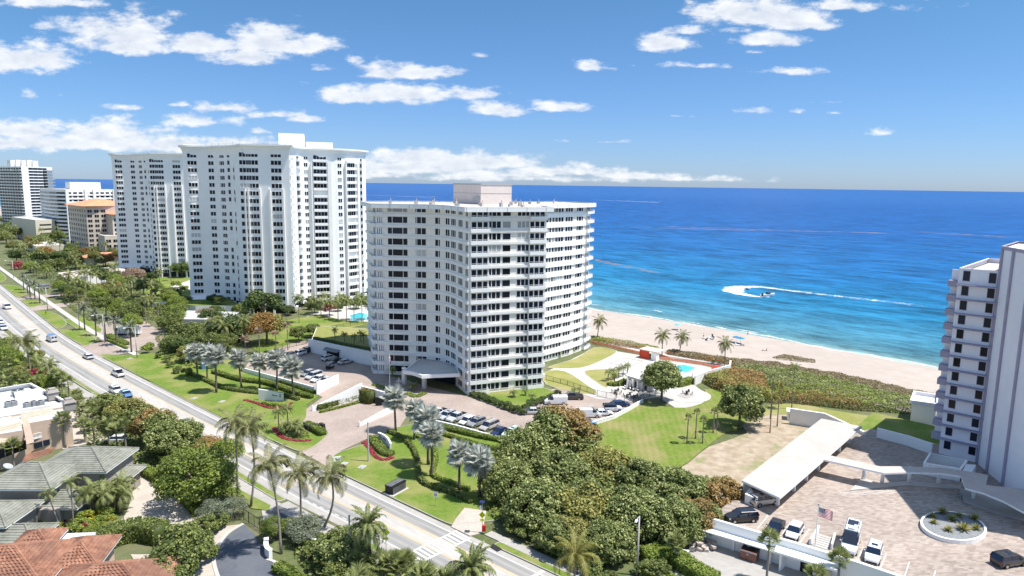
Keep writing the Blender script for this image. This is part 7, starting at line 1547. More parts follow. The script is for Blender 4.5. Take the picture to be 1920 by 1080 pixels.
    m = MB(); m.box((0, 0, 0.55), (2.4, 1.2, 0.35)); m.box((0.95, 0, 0.85), (0.4, 1.1, 0.4)); m.obj('body', 'black', T); m = MB(); m.box((-0.2, 0, 0.95), (0.6, 1.1, 0.5)); m.obj('seat', 'grey', T); m = MB(); m.box((0, 0, 1.9), (2.0, 1.25, 0.08)); m.obj('canopy', 'grey', T)
    m = MB()
    for sx in (-.9, .9):
        for sy in (-.55, .55): m.box((sx, sy, 1.3), (0.05, 0.05, 1.2))
    m.obj('posts', 'black', T)
    for sx in (-.8, .8):
        for sy in (-.55, .55): link('wheel', wm, T, (sx, sy, 0.25), sc=0.7)
cars()
# ================================================================== SITE OBJECTS
def pole_lamp(px, py, h, arm, ang, label, group=None):
    x, y = G(px, py); T = thing('street_lamp', label, 'street lamp', (x, y, 0), R_(ang), group)
    b = MB(); b.tube([(0, 0, -0.1), (0, 0, h)], [0.16, 0.10], 8); b.sm = True; b.obj('pole', 'pole', T)
    b = MB(); b.tube([(0, 0, h-0.15), (arm*0.5, 0, h+0.15), (arm, 0, h+0.2)], 0.05, 6); b.obj('arm', 'pole', T); b = MB(); b.box((arm+0.3, 0, h+0.17), (0.75, 0.3, 0.16), 0, 0, taper=0.7); b.obj('lamp_head', 'trim', T); return T
def site():
    pole_lamp(1194, 1078, tall(1194, 1078, 968), 1.4, 200, 'tall concrete street lamp with short arm at the bottom edge below the big tree mass')
    for px, py, h, lb in ((196.5, 644, 9.4, 'street lamp nearest the pale garage drive on the avenue sidewalk'), (257, 672, 9.4, 'street lamp beside the paved drive at the corner of the left lawn'), (149.5, 619, 9.4, 'street lamp between the oval verge lawns'), (89.5, 583, 9.4, 'street lamp beside the yellow diamond sign'), (26, 522, 9.4, 'farthest street lamp along the avenue')):
        pole_lamp(px, py, h, 2.6, 185, lb, 'street lamps of the avenue')
    for px, py, ty, lb in ((405, 738, 668, None), (691, 866, 793, 'plain concrete utility pole beside the curved white name wall'), (657, 1068, 968, 'plain grey utility pole between the dark round tree and the stout date palm')):
        if not lb: continue
        x, y = G(px, py); T = thing('utility_pole', lb, 'pole', (x, y, 0)); b = MB(); h = tall(px, py, ty); b.tube([(0, 0, -0.1), (0, 0, h)], [0.17, 0.12], 8); b.obj('shaft', 'pole', T); b = MB(); b.tube([(0, 0, h), (0, 0, h+0.12)], 0.16, 8); b.obj('cap', 'grey', T)
    # name walls
    def name_wall(pts, h0, h1, lb, tpos):
        P = smooth(pts, 4); T = thing('name_wall', lb, 'sign wall'); b = MB(); n = len(P); vs = []
        for k, p in enumerate(P):
            a = Vector(P[max(0, k-1)]); c = Vector(P[min(n-1, k+1)]); d = (c-a).normalized(); nn = Vector((-d.y, d.x))*0.18; h = h0+(h1-h0)*k/(n-1)
            for s in (-1, 1): vs += [(p[0]+nn.x*s, p[1]+nn.y*s, 0), (p[0]+nn.x*s, p[1]+nn.y*s, h)]
        f = []
        for k in range(n-1): o, q = 4*k, 4*k+4; f += [(o, q, q+1, o+1), (o+3, q+3, q+2, o+2), (o+1, q+1, q+3, o+3)]
        f += [(0, 1, 3, 2), (4*n-4, 4*n-2, 4*n-1, 4*n-3)]; b.add(vs, f); b.obj('wall', 'white', T)
        b = MB(); p = Path(P)
        for row, s0, s1, zz, hh, gaps in tpos:
            s = s0*p.L; k = 0
            while s < s1*p.L:
                x, y, a = p.at(s); w = 0.2
                if k not in gaps: nx, ny = math.sin(a)*0.2, -math.cos(a)*0.2; hL = h0+(h1-h0)*s/p.L; b.box((x+nx, y+ny, hL-zz), (w*(0.9 if k % 3 else 0.6), 0.03, hh), a); b.box((x+nx, y+ny, hL-zz+(hh*.28 if k % 2 else -hh*.28)), (w*1.1, 0.03, 0.06), a)
                s += 0.27; k += 1
        b.obj('lettering', 'dark', T)
    name_wall([G(485.5, 751), G(505, 751.5), G(518, 752.5), G(532, 752)], 2.9, 1.9, 'long tapering white name wall behind the left flower band', ((0, 0.86, 0.93, 0.35, 0.2, ()), (1, 0.58, 0.93, 0.75, 0.26, (5,))))
    name_wall([G(709.5, 828), G(719, 832), G(728, 840), G(733, 850)], 2.0, 2.0, 'curved white name wall behind the bright hedge block on the right lawn', ((0, 0.05, 0.14, 0.35, 0.2, ()), (1, 0.05, 0.5, 0.72, 0.24, (4,))))
    x, y = G(632, 868); T = thing('notice_sign', 'small white notice board on the lawn beside the entrance drive', 'sign', (x, y, 0), R_(-20)); b = MB(); b.box((0, 0, 0.75), (1.5, 0.12, 1.0)); b.obj('board', 'trim', T); b = MB(); b.box((-.2, -0.07, 0.95), (0.3, 0.02, 0.12)); b.box((.1, -0.07, 0.7), (0.7, 0.02, 0.14)); b.obj('lettering', 'dark', T)
    # ramp walls
    def ramp_wall(a, c, ha, hc, lb, w=0.35, m='trim'):
        a, c = G(*a), G(*c); T = thing('ramp_wall', lb, 'wall'); d = (Vector(c)-Vector(a)).normalized(); n = Vector((-d.y, d.x))*w/2; vs = []
        for p, h in ((a, ha), (c, hc)):
            for s in (-1, 1): vs += [(p[0]+n.x*s, p[1]+n.y*s, -.05), (p[0]+n.x*s, p[1]+n.y*s, h)]
        b = MB(); b.add(vs, [(0, 4, 5, 1), (3, 7, 6, 2), (1, 5, 7, 3), (0, 1, 3, 2), (4, 6, 7, 5)]); b.obj('wall_panel', m, T)
        b = MB(); b.tube([(a[0], a[1], 0), (a[0], a[1], ha+0.5)], 0.18, 8); b.obj('bollard', 'trim', T); return T
    ramp_wall((586, 771), (679, 748), 0.9, 4.0, 'long white ramp wall rising behind the yellow green hedge strip')
    ramp_wall((674, 800), (737, 772), 0.7, 1.6, 'white ramp wall beside the bollard and the big silver palm')
    ramp_wall((594, 740), (634.5, 719), 3.0, 2.4, 'white wall end of the upper parking court beside silver cars'); ramp_wall((590, 737), (455, 697), 1.6, 1.2, 'low white wall of the upper parking court behind the silver palms')
    T = wall_thing('garden_wall', 'white wall of the underground garage entrance below the square hedge', [G(679, 748), G(722, 760), G(730, 752)], 0.4, -0.1, 3.2); b = MB(); x, y = G(713, 760); b.box((x-.25, y-.35, 1.1), (2.2, 0.2, 2.1), -0.6); b.obj('garage_door', 'black', T)
    # retaining wall of the upper court
    T = thing('retaining_wall', 'tall white retaining wall behind the upper parking court with a dark awning', 'wall'); b = MB(); b.prism([(104.2, 187.6), (104.7, 187.9), (107.0, 174.5), (109.8, 160.4), (109.2, 160.2), (106.4, 174.3)], -0.2, 3.9); b.obj('wall_panel', 'bluewhite', T)
    b = MB(); b.prism([(103.9, 187.6), (104.9, 188.0), (107.2, 174.6), (110.0, 160.4), (109.0, 160.1), (106.2, 174.2)], 3.9, 4.05, bot=True); b.obj('coping', 'trim', T)
    x, y = G(614, 668); b = MB(); b.add([(105.5, 179.6, 2.9), (106.7, 173.4, 2.9), (105.3, 173.0, 2.2), (104.1, 179.2, 2.2)], [(0, 1, 2, 3), (3, 2, 1, 0)]); b.obj('awning', 'grey', T); b = MB(); b.box((105.9, 176.3, 1.1), (0.15, 5.2, 2.2), 0.18); b.obj('doorway', 'black', T)
    # pool and terrace of the middle tower
    q = gp([(1266, 687), (1281, 684), (1306, 690), (1288, 700), (1266, 696)], 0.05); T = thing('swimming_pool', 'turquoise swimming pool beside the orange fence on the white deck', 'pool')
    b = MB(); b.prism(q, -0.2, 0.16); b.obj('water', 'poolwater', T); b = MB(); qq = q if sum(q[i-1][0]*q[i][1]-q[i][0]*q[i-1][1] for i in range(5)) > 0 else q[::-1]; b.ring(offset(qq, 0.0), offset(qq, 0.5), 0.0, 0.2); b.obj('edge', 'trim', T)
    q = gp([(655, 592), (675, 586), (697, 592), (697, 600), (660, 602)], 0.05); T = thing('swimming_pool', 'turquoise pool among palms left of the middle tower', 'pool'); b = MB(); b.prism(q, -0.2, 0.16); b.obj('water', 'poolwater', T); qq = q if sum(q[i-1][0]*q[i][1]-q[i][0]*q[i-1][1] for i in range(5)) > 0 else q[::-1]; b = MB(); b.ring(offset(qq, 0.0), offset(qq, 0.6), 0.0, 0.2); b.obj('edge', 'trim', T)
    T = thing('pool_house', 'low white flat roofed pool house beside the broad dark tree', 'building')
    q = gp([(1172, 703), (1192, 690), (1232, 702), (1216, 716)], 2.9); b = MB(); b.prism(q, 2.6, 2.9, bot=True); b.obj('roof', 'whiteroof', T)
    q = gp([(1180, 712), (1196, 702), (1226, 713), (1214, 730)], 0); b = MB(); b.prism(q, 0, 2.6); b.obj('wall', 'cream', T)
    a, c = G(1176, 727), G(1224, 736); d = Vector(c)-Vector(a); an = math.atan2(d.y, d.x)
    for i in range(6): b = MB(); b.box((0, 0, 1.2), (0.35, 0.35, 2.4)); b.obj('pier', 'trim', T, loc=(a[0]+d.x*i/5, a[1]+d.y*i/5, 0), rz=an)
    b = MB(); b.box((0, 0.1, 1.0), (d.length, 0.15, 1.9)); b.obj('screen_wall', 'pinkwall', T, loc=((a[0]+c[0])/2, (a[1]+c[1])/2, 0), rz=an)
    for t in (0.32, 0.72): b = MB(); b.box((0, -0.05, 1.2), (0.6, 0.1, 1.7)); b.obj('doorway', 'black', T, loc=(a[0]+d.x*t, a[1]+d.y*t, 0), rz=an)
    x, y = G(1225, 738); T = thing('pergola', 'small dark slatted pergola under the broad dark tree', 'pergola', (x, y, 0), R_(-30)); b = MB()
    for i in range(9): b.box((-2.4+i*0.6, 0, 2.4), (0.35, 2.6, 0.08))
    b.obj('slats', 'dark', T)
    for sx in (-2.4, 2.4):
        for sy in (-1.2, 1.2): b = MB(); b.box((sx, sy, 1.2), (0.1, 0.1, 2.4)); b.obj('post', 'dark', T)
    x, y = G(1222, 672, 0); T = thing('red_shelter', 'red walled shelter with pale roof on the beach promenade', 'shelter', (x, y, 0), R_(0)); b = MB(); b.box((0, 0, 2.75), (4.6, 6.4, 0.25)); b.obj('roof', 'sandstone', T); b = MB(); b.box((-1.9, 1.4, 1.3), (0.2, 3.2, 2.6)); b.box((0, 3.0, 1.3), (4.0, 0.2, 2.6)); b.obj('red_wall', 'red', T); b = MB(); b.box((-1.2, -1.9, 1.3), (1.6, 1.8, 2.6)); b.obj('white_wall', 'trim', T)
    # orange safety fences
    def fence(lb, pts, h, mm, pm, step, name='fence', mesh=True, group=None, rails=(0.95,), z=0.03, pw=0.07):
        T = thing(name, lb, 'fence', group=group); p = Path(pts); b = MB()
        if mesh:
            for a, c in zip(pts[:-1], pts[1:]): d = Vector(c[:2])-Vector(a[:2]); b.box(((a[0]+c[0])/2, (a[1]+c[1])/2, z+h*0.5), (d.length, 0.04, h*0.8), math.atan2(d.y, d.x))
            b.obj('mesh_panel', mm, T)
        else:
            for a, c in zip(pts[:-1], pts[1:]):
                d = Vector(c[:2])-Vector(a[:2]); an = math.atan2(d.y, d.x)
                for rr_ in rails: b.box(((a[0]+c[0])/2, (a[1]+c[1])/2, z+h*rr_), (d.length, 0.05, 0.06), an)
            b.obj('rail', mm, T); b = MB(); s = 0
            while s < p.L: x, y, a = p.at(s); b.box((x, y, z+h*0.5), (0.03, 0.03, h*0.92), a); s += 0.35
            o = b.obj('balusters', mm, T)
        pm_ = MB(); pm_.box((0, 0, h/2), (pw, pw, h)); pme = pm_.mesh('post', pm); s = 0
        while s <= p.L: x, y, a = p.at(s); link('post', pme, T, (x, y, z), a); s += step
        return T
    fence('orange safety fence along the promenade left of the red shelter', gp([(1102, 643), (1135, 650), (1170, 658), (1205, 666)]), 1.1, 'orange', 'red', 2.6)
    fence('orange safety fence along the promenade between shelter and pool wall', gp([(1238, 675), (1280, 680), (1320, 686), (1352, 694)]), 1.1, 'orange', 'red', 2.6); fence('bright orange barrier beside the red shelter', gp([(1228, 668), (1254, 676)]), 1.3, 'orange', 'red', 2.0)
    fence('second orange fence line on the dune side of the promenade', gp([(1102, 636), (1160, 646), (1205, 655)]), 0.8, 'orange', 'red', 3.5); fence('orange fence line below the dune grass right of the shelter', gp([(1248, 664), (1300, 671), (1360, 681)]), 0.7, 'orange', 'red', 3.5)
    T = thing('tarp_pile', 'heap of dark red tarpaulin at the corner of the white pool wall', 'tarp', (*G(1346, 692), 0)); b = MB(); b.box((0, 0, 0.5), (3.2, 3.6, 1.0), 0.3, taper=0.4); b.box((1.2, -1, 0.3), (1.6, 1.5, 0.6), 0.8, taper=0.5); b.obj('tarp', 'red', T)
    # iron fences
    D_ = dict(mesh=False, rails=(0.95, 0.12)); fence('dark iron fence between the parking court and the lawn panels', gp([(1024, 713), (1060, 722), (1119, 742)]), 1.4, 'dark', 'dark', 2.4, **D_); fence('dark iron gate fence between the parking court and the white terrace', gp([(1120, 744), (1150, 750), (1188, 757)]), 1.7, 'dark', 'dark', 2.4, **D_); fence('dark iron fence running under the broad dark tree', gp([(1188, 757), (1207, 748), (1232, 740)]), 1.4, 'dark', 'dark', 2.4, **D_)
    fence('green chain fence along the left of the parking court', gp([(465, 662), (520, 657), (575, 645), (578, 640)]), 1.8, 'dark', 'dark', 2.6, mesh=False, rails=(0.98, 0.1)); fence('dark fence across the lawn behind the retaining wall', gp([(572, 636), (625, 618), (690, 606)]), 1.5, 'dark', 'dark', 3.0, mesh=False, rails=(0.98,))
    fence('black iron gate at the private street', gp([(457, 975), (480, 990), (500, 1003)]), 1.9, 'dark', 'dark', 1.6, name='gate', mesh=False, rails=(0.97, 0.1)); 
    wall_thing('garden_wall', 'white rimmed wall with hedges, running along the private street to the bottom edge', smooth(gp([(532, 996), (560, 1012), (610, 1042), (660, 1075), (720, 1112)]), 3), 0.45, -.05, 1.5)
    wall_thing('garden_wall', 'short white curved wall at the foot of the tallest coconut palm', smooth(gp([(500, 1024), (500, 1040), (508, 1048)]), 3), 0.5, -.05, 1.3)
    wall_thing('low_wall', 'low white wall between the parked car row and hedges', gp([(795, 788), (860, 803), (930, 823), (965, 832)]), 0.3, -.05, 0.55); wall_thing('low_wall', 'low white wall between the parking court and the striped lawn', gp([(1100, 801), (1150, 786), (1180, 770), (1205, 755)]), 0.35, -.05, 0.8)
    T = wall_thing('pool_wall', 'white wall enclosing the pool deck beside the yellow sea grape bank', gp([(1302, 722), (1325, 712), (1368, 700), (1369, 691)]), 0.35, -.05, 2.4); wall_thing('pool_wall', 'inner white stair wall beside the pool', gp([(1298, 708), (1322, 699)]), 0.3, -.05, 1.2)
    # bins on the island, utility boxes
    T = thing('waste_bins', 'row of dark slanted utility lids behind the island hedge', 'utility boxes', (*G(590, 806), 0), R_(-20))
    for i in range(4): b = MB(); b.box((-1.5+i*1.0, i*-.1, 0.75), (0.75, 1.7, 1.1), 0.35, taper=0.85); b.obj('lid_box', 'dark', T)
    T = thing('utility_cabinet', 'black slatted utility cabinet on a concrete pad on the lawn beside the road', 'utility cabinet', (*G(743, 922), 0.1), R_(12)); b = MB(); b.box((0, 0, 0.05), (4.0, 2.3, 0.12)); b.obj('pad', 'deckwhite', T)
    for sx, w in ((-0.9, 1.5), (0.8, 1.8)):
        b = MB(); b.box((sx, 0.15, 0.75), (w, 1.7, 1.3)); b.box((sx, 0.15, 1.45), (w+.12, 1.85, 0.12)); b.obj('cabinet', 'black', T); b = MB()
        for i in range(6): b.box((sx-w*.42+i*w*.168, -0.72, 0.75), (0.05, 0.04, 1.1))
        for i in range(5): b.box((sx, -0.2+i*0.25, 1.53), (w, 0.05, 0.04))
        b.obj('slats', 'grey', T)
    for px, py, lb in ((364, 748, 'white utility box on the left lawn beside the pale manhole'), (416, 754, 'pale square utility lid on the left lawn, right one'), (645, 871, 'grey flat drain lid on the right lawn beside the notice'), (679, 877, 'small flat utility lid right of the utility pole'), (243, 673, 'small utility box at the corner of the left lawn')):
        T = thing('utility_box', lb, 'utility lid', (*G(px, py), 0.12), 0.4); b = MB(); b.box((0, 0, 0.04), (1.5, 1.1, 0.10)); b.obj('slab', 'deckwhite', T); b = MB(); b.box((0, 0, 0.13), (0.9, 0.6, 0.1)); b.obj('lid', 'grey', T)
    b = MB(); b.box((0, 0, 0.01), (1.9, 0.9, 0.04)); o = b.obj('storm_drain', 'dark', None, loc=(*G(870+59, 1000+28), 0.1), rz=1.5); o['label'] = 'dark storm drain grate in the grass verge under the big tree mass'; o['category'] = 'drain'
    b = MB(); b.box((0, 0, 0.01), (1.6, 0.8, 0.04)); o = b.obj('storm_drain', 'dark', None, loc=(62.3, 115.8, 0.05), rz=1.5); o['label'] = 'dark storm drain at the kerb of the planted entrance island'; o['category'] = 'drain'
    # dumpsters, bench
    x, y = G(1411, 1052); T = thing('dumpster', 'brown dumpster with open black lid under the deck wall', 'dumpster', (x+0.4, y+0.6, 0.03), R_(-82)); b = MB(); b.box((0, -.1, 0.75), (2.1, 1.7, 1.4), 0, 0, taper=1.08); b.obj('bin', 'rust', T); b = MB(); b.box((0, 0.1, 1.5), (2.2, 1.8, 0.1)); b.box((0, .85, 1.8), (2.1, .08, .7)); b.obj('lid', 'black', T); b = MB(); b.box((0, -0.98, 1.35), (2.3, .12, .16)); b.box((-.1, -0.99, 0.95), (0.3, 0.03, 0.22)); b.obj('trim_bar', 'grey', T)
    x, y = G(1372, 1028); T = thing('bench', 'curved white bench in the shade under the deck wall', 'bench', (x+.4, y, 0.03), R_(-84)); b = MB(); b.box((0, 0, 0.48), (2.6, 0.6, 0.1)); b.obj('seat', 'trim', T)
    for sx in (-1.15, 1.15): b = MB(); b.box((sx, 0, 0.22), (0.12, 0.5, 0.44)); b.obj('leg', 'trim', T)
    b = MB(); b.box((0, .3, .85), (2.5, .08, .5)); b.obj('backrest', 'trim', T)
    # flagpoles
    def flagpole(x, y, z, h, lb, fl, ang, big=True):
        T = thing('flagpole', lb, 'flagpole', (x, y, z), R_(ang)); b = MB(); b.tube([(0, 0, 0), (0, 0, h)], [0.09, 0.05], 8); b.obj('pole', 'trim', T); b = MB(); b.tube([(0, 0, h), (0, 0, h+0.2)], 0.12, 8); b.obj('finial', 'grey', T)
        if fl:
            w, hh, n = 2.3, 1.35, 12; b = MB()
            f = lambda u, v: (u*w, 0.16*math.sin(u*9)*u, h-0.2-v*hh-0.95*u*w*0.42-0.04*math.sin(u*8))
            for s in range(13):
                for i in range(n): b.add([f(i/n, s/13), f((i+1)/n, s/13), f((i+1)/n, (s+1)/13), f(i/n, (s+1)/13)], [(0, 1, 2, 3)], (2 if (i < 5 and s < 7) else (0 if s % 2 == 0 else 1)))
            for si in range(5):
                for sj in range(4): p = f(0.04+si*0.075, 0.06+sj*0.13); b.box((p[0], p[1]-0.02, p[2]), (0.08, 0.01, 0.08), 0, 1); b.box((p[0], p[1]+0.02, p[2]), (0.08, 0.01, 0.08), 0, 1)
            b.obj('flag', ['flagred', 'flagwhite', 'navy'], T)
        return T
    x, y = G(1528, 1026, DZ); flagpole(x, y, DZ, tall(1528, 1026, 947, DZ), 'white flagpole flying a striped flag beside the deck stairwell', True, -38)
    x, y = G(731, 731); flagpole(x, y, 0, tall(731, 731, 663), 'white flagpole in the clipped bed before the entrance canopy', False, 0); T = [o for o in COL.objects if o.get('label', '').startswith('white flagpole in the clipped')][0]
    b = MB(); hp = tall(731, 731, 663)
    for k in range(5): b.add([(0.05+0.05*k, 0, hp-0.4-k*.35), (0.35+0.06*k, 0.1, hp-0.7-k*.4), (0.25, 0.05, hp-1.5-k*.3), (0.05, 0, hp-1.2-k*.3)], [(0, 1, 2, 3)], (0, 1, 2, 1, 0)[k])
    b.obj('flag', ['flagred', 'flagwhite', 'navy'], T)
    x, y = G(748, 724); T = thing('fountain', 'small tiered fountain beside the entrance canopy', 'fountain', (x, y, 0)); b = MB(); b.tube([(0, 0, 0), (0, 0, .5)], 1.5, 16); b.obj('basin', 'pinkconc', T); b = MB(); b.tube([(0, 0, .5), (0, 0, 1.4)], .25, 8); b.tube([(0, 0, 1.2), (0, 0, 1.35)], .8, 12); b.tube([(0, 0, 1.4), (0, 0, 2.3)], [.25, .1], 8); b.obj('tiers', 'pinkwall', T)
    # signs
    def sign(px, py, h, lb, kind, ang=-50):
        x, y = G(px, py); T = thing('road_sign', lb, 'sign', (x, y, 0.1), R_(ang)); b = MB(); b.tube([(0, 0, 0), (0, 0, h)], 0.05, 6); b.obj('post', 'grey', T)
        if kind == 'ped':
            b = MB(); c = h-0.5; b.add([(-.62, -.06, c), (0, -.06, c-.62), (.62, -.06, c), (0, -.06, c+.62)], [(0, 1, 2, 3), (3, 2, 1, 0)]); b.obj('diamond_plate', 'signyellow', T)
            b = MB(); b.box((0, -.08, c+.02), (.12, .01, .36)); b.box((.02, -.08, c+.27), (.13, .01, .13)); b.box((-.1, -.08, c-.2), (.08, .01, .2), 0); b.box((.1, -.08, c-.2), (.08, .01, .2)); b.obj('pedestrian_symbol', 'dark', T)
            b = MB(); b.box((0, -.06, c-.95), (.75, .03, .42)); b.obj('arrow_plate', 'signyellow', T); b = MB(); b.box((0, -.09, c-.95), (.5, .01, .08), 0); b.add([(-.3, -.09, c-.95), (-.12, -.09, c-1.07), (-.12, -.09, c-.83)], [(0, 1, 2)]); b.obj('arrow', 'dark', T)
        elif kind == 'speed':
            b = MB(); b.box((0, -.05, h-.4), (.65, .03, .95)); b.obj('plate', 'trim', T); b = MB(); b.box((-.11, -.08, h-.45), (.12, .01, .3)); b.box((.11, -.08, h-.45), (.12, .01, .3)); b.box((0, -.08, h-.12), (.45, .01, .09)); b.obj('numerals', 'dark', T)
        return T
    sign(724, 1032, 3.2, 'yellow green pedestrian diamond sign with arrow beside the stout date palm', 'ped'); sign(817, 950, 2.4, 'white speed limit sign on the lawn below the silver palms', 'speed'); sign(87, 598, 3.0, 'yellow diamond sign beside the far crosswalk', 'ped')
    T = sign(904, 1000, 4.9, 'solar powered pedestrian beacon with yellow diamond and red box at the near crosswalk', 'none'); x = 0; b = MB(); b.box((0, -.1, 5.0), (.75, .8, .05)); b.obj('solar_panel', 'solar', T); b = MB(); b.box((-.25, 0, 4.0), (.25, .3, .6)); b.obj('battery_box', 'trim', T); b = MB(); b.add([(-.5, -.06, 2.9), (0, -.06, 2.35), (.5, -.06, 2.9), (0, -.06, 3.45)], [(0, 1, 2, 3), (3, 2, 1, 0)]); b.obj('diamond_plate', 'signyellow', T); b = MB(); b.box((0, -.07, 2.1), (.6, .03, .35)); b.obj('arrow_plate', 'signyellow', T); b = MB(); b.box((.3, -.1, 0.8), (.55, .4, .9)); b.obj('red_box', 'signred', T)
    T = thing('portable_toilet', 'small white and blue portable booth behind the first silver palms', 'booth', (*G(382, 692), 0)); b = MB(); b.box((0, 0, 0.9), (1.2, 1.2, 1.8)); b.obj('cabin', 'p_blue', T); b = MB(); b.box((0, 0, 2.0), (1.3, 1.3, 0.5), 0, 0, taper=.9); b.obj('roof', 'trim', T)
    T = thing('satellite_dish', 'round satellite dish beside the lower terracotta roof', 'satellite dish', (*G(14, 876, 3), 3.0)); b = MB(); b.tube([(0, 0, 0), (.1, -.1, .25)], [.7, .75], 14); b.obj('dish', 'grey', T); b = MB(); b.tube([(0, 0, -3), (0, 0, 0)], .06, 6); b.obj('mast', 'grey', T)
    # planter agaves
    cx_, cy_ = G(1380+1450/3.5556, 780+735/3.5556, DZ)
    for i, (a, c, s) in enumerate(((1375, 650, 1.15), (1310, 675, .9), (1320, 715, .8), (1440, 695, 1.1), (1485, 670, .9), (1590, 690, 1.15), (1600, 755, 1.0), (1515, 760, 1.35), (1415, 765, .95))):
        x, y = G(1380+a/3.5556, 780+c/3.5556, DZ+0.4); T = thing('agave', 'spiky yellow green agave in the oval planter', 'agave', (x, y, DZ+0.4), i, 'agaves in the oval planter'); V, F2, T2 = [], [], []
        for k in range(30):
            an = k*2.4; el = 0.25+1.1*(k/30); L_ = (1.25-0.3*k/30)*s; d = np.array([math.cos(an)*math.cos(el), math.sin(an)*math.cos(el), math.sin(el)]); n = np.array([-math.sin(an), math.cos(an), 0]); o = len(V); V += [n*.05*s, d*L_*.5+n*.1*s, d*L_-np.array([0, 0, .1]), d*L_*.5-n*.1*s, -n*.05*s]; F2.append((o, o+1, o+2, o+3, o+4)); T2.append(0.35+0.6*rng.random())
        link('leaves', poly_mesh('leaves', V, F2, T2, 'palmy'), T); b = MB(); b.tube([(0, 0, -.05), (0, 0, .25)], .12, 6); b.obj('stem', 'wood', T)
    # deck parking lines
    for (a, c) in (((1500, 975), (1484, 962)),):
        pass
    b = MB()
    for (pa, pb) in ((c_ for c_ in (((1380+120/3.5556, 780+745/3.5556), (1380+45/3.5556, 780+720/3.5556)),))): pass
    for y in (38.9, 35.6, 32.9, 28.0, 25.6, 22.8, 20.0, 17.0): b.box((94.6+(38-y)*.05, y, DZ+0.012), (5.0, 0.12, 0.006), 0.12)
    for k in range(5): x, y = G(1600+k*22, 925-k*1.0, DZ); b.box((x, y, DZ+.012), (4.2, .12, .006), -1.0)
    b.obj('parking_lines', 'paint', kind='structure')
    # beach furniture and people
    def brolly(px, py, col, lb, z=-1.9):
        x, y = G(px, py, z); T = thing('beach_umbrella', lb, 'umbrella', (x, y, z)); b = MB(); n = 10; R2 = 1.5
        b.add([(0, 0, 2.4)]+[(R2*math.cos(2*math.pi*i/n), R2*math.sin(2*math.pi*i/n), 1.85) for i in range(n)], [(0, i+1, (i+1) % n+1) for i in range(n)]+[((i+1) % n+1, i+1, 0) for i in range(n)]); b.obj('canopy', col, T); b = MB(); b.tube([(0, 0, -.1), (0, 0, 2.4)], .04, 6); b.obj('pole', 'trim', T)
    brolly(1380, 642, 'blue', 'bright blue beach umbrella, left one of the pair'); brolly(1388, 644, 'blue', 'bright blue beach umbrella, right one of the pair'); brolly(1270, 618, 'aqua', 'pale aqua beach umbrella behind the leaning palm')
    def chair(px, py, lb, m='dark', z=-1.9, a=0.5):
        x, y = G(px, py, z); T = thing('beach_chair', lb, 'beach chair', (x, y, z), a, 'beach chairs on the sand'); b = MB(); b.box((0, 0, .3), (1.3, .6, .06)); b.obj('seat', m, T); b = MB(); b.add([(-.6, -.3, .3), (-.6, .3, .3), (-1.0, .3, .95), (-1.0, -.3, .95)], [(0, 1, 2, 3), (3, 2, 1, 0)]); b.obj('backrest', m, T)
        for sx in (-.5, .5): b = MB(); b.box((sx, 0, .13), (.05, .6, .3)); b.obj('leg', 'grey', T)
    for i, (px, py) in enumerate(((1320, 635), (1324, 638), (1330, 634), (1334, 637), (1328, 639), (1337, 632), (1384, 648), (1392, 648), (1432, 657))): chair(px, py, 'folding chair in the loose group on the sand', 'dark' if i % 2 else 'trim', a=i*0.8)
    chair(1238, 646, 'lone lounger on the sand behind the palm of the red shelter', 'grey')
    def person(px, py, lb, top, bottom, z=-2.2, sit=False):
        x, y = G(px, py, z); T = thing('person', lb, 'person', (x, y, z), 0.7); h = 1.72
        V = [(0, 0, .92), (0, 0, 1.15), (0, 0, 1.42), (0, 0, 1.52), (0, 0, 1.62), (0, 0, 1.72), (.1, 0, .88), (.12, .03, .48), (.13, .0, .06), (.13, .12, .03), (-.1, 0, .88), (-.12, -.06, .48), (-.13, -.1, .06), (-.13, .02, .03), (.19, 0, 1.4), (.27, .02, 1.13), (.28, .1, .88), (-.19, 0, 1.4), (-.27, -.02, 1.13), (-.26, -.08, .9)]
        if sit: V = [(0, 0, .12), (0, -.03, .35), (0, -.05, .6), (0, -.05, .7), (0, -.04, .8), (0, -.04, .9), (.1, .05, .12), (.12, .45, .3), (.13, .85, .08), (.13, .95, .12), (-.1, .05, .12), (-.12, .45, .12), (-.13, .85, .07), (-.13, .95, .12), (.19, -.05, .58), (.27, -.1, .33), (.24, -.2, .08), (-.19, -.05, .58), (-.27, -.1, .33), (-.24, -.2, .08)]
        E_ = [(0, 1), (1, 2), (2, 3), (3, 4), (4, 5), (0, 6), (6, 7), (7, 8), (8, 9), (0, 10), (10, 11), (11, 12), (12, 13), (2, 14), (14, 15), (15, 16), (2, 17), (17, 18), (18, 19)]
        RR = [.15, .13, .16, .06, .10, .07, .1, .065, .045, .035, .1, .065, .045, .035, .065, .045, .035, .065, .045, .035]
        me = bpy.data.meshes.new('body'); me.from_pydata(V, E_, []); me.materials.append(MT['skin']); o = link('body', me, T); md = o.modifiers.new('skin', 'SKIN'); me.skin_vertices.new() if not me.skin_vertices else None
        for i, sv in enumerate(me.skin_vertices[0].data): sv.radius = (RR[i], RR[i]*.8); sv.use_root = i == 0
        ss = o.modifiers.new('sub', 'SUBSURF'); ss.levels = 1; ss.render_levels = 1
        z0 = V[0][2]; b = MB(); b.tube([(0, V[0][1], z0-.1), (0, V[0][1], z0+.1)], [.2, .18], 10); b.obj('shorts', bottom, T)
        if top: b = MB(); b.tube([V[1], V[2]], [.17, .2], 10); b.obj('shirt', top, T)
        b = MB(); b.tube([(V[4][0], V[4][1]-.02, V[4][2]), (V[5][0], V[5][1]-.02, V[5][2]+.07)], [.11, .07], 8); b.obj('hair', 'black', T); return T
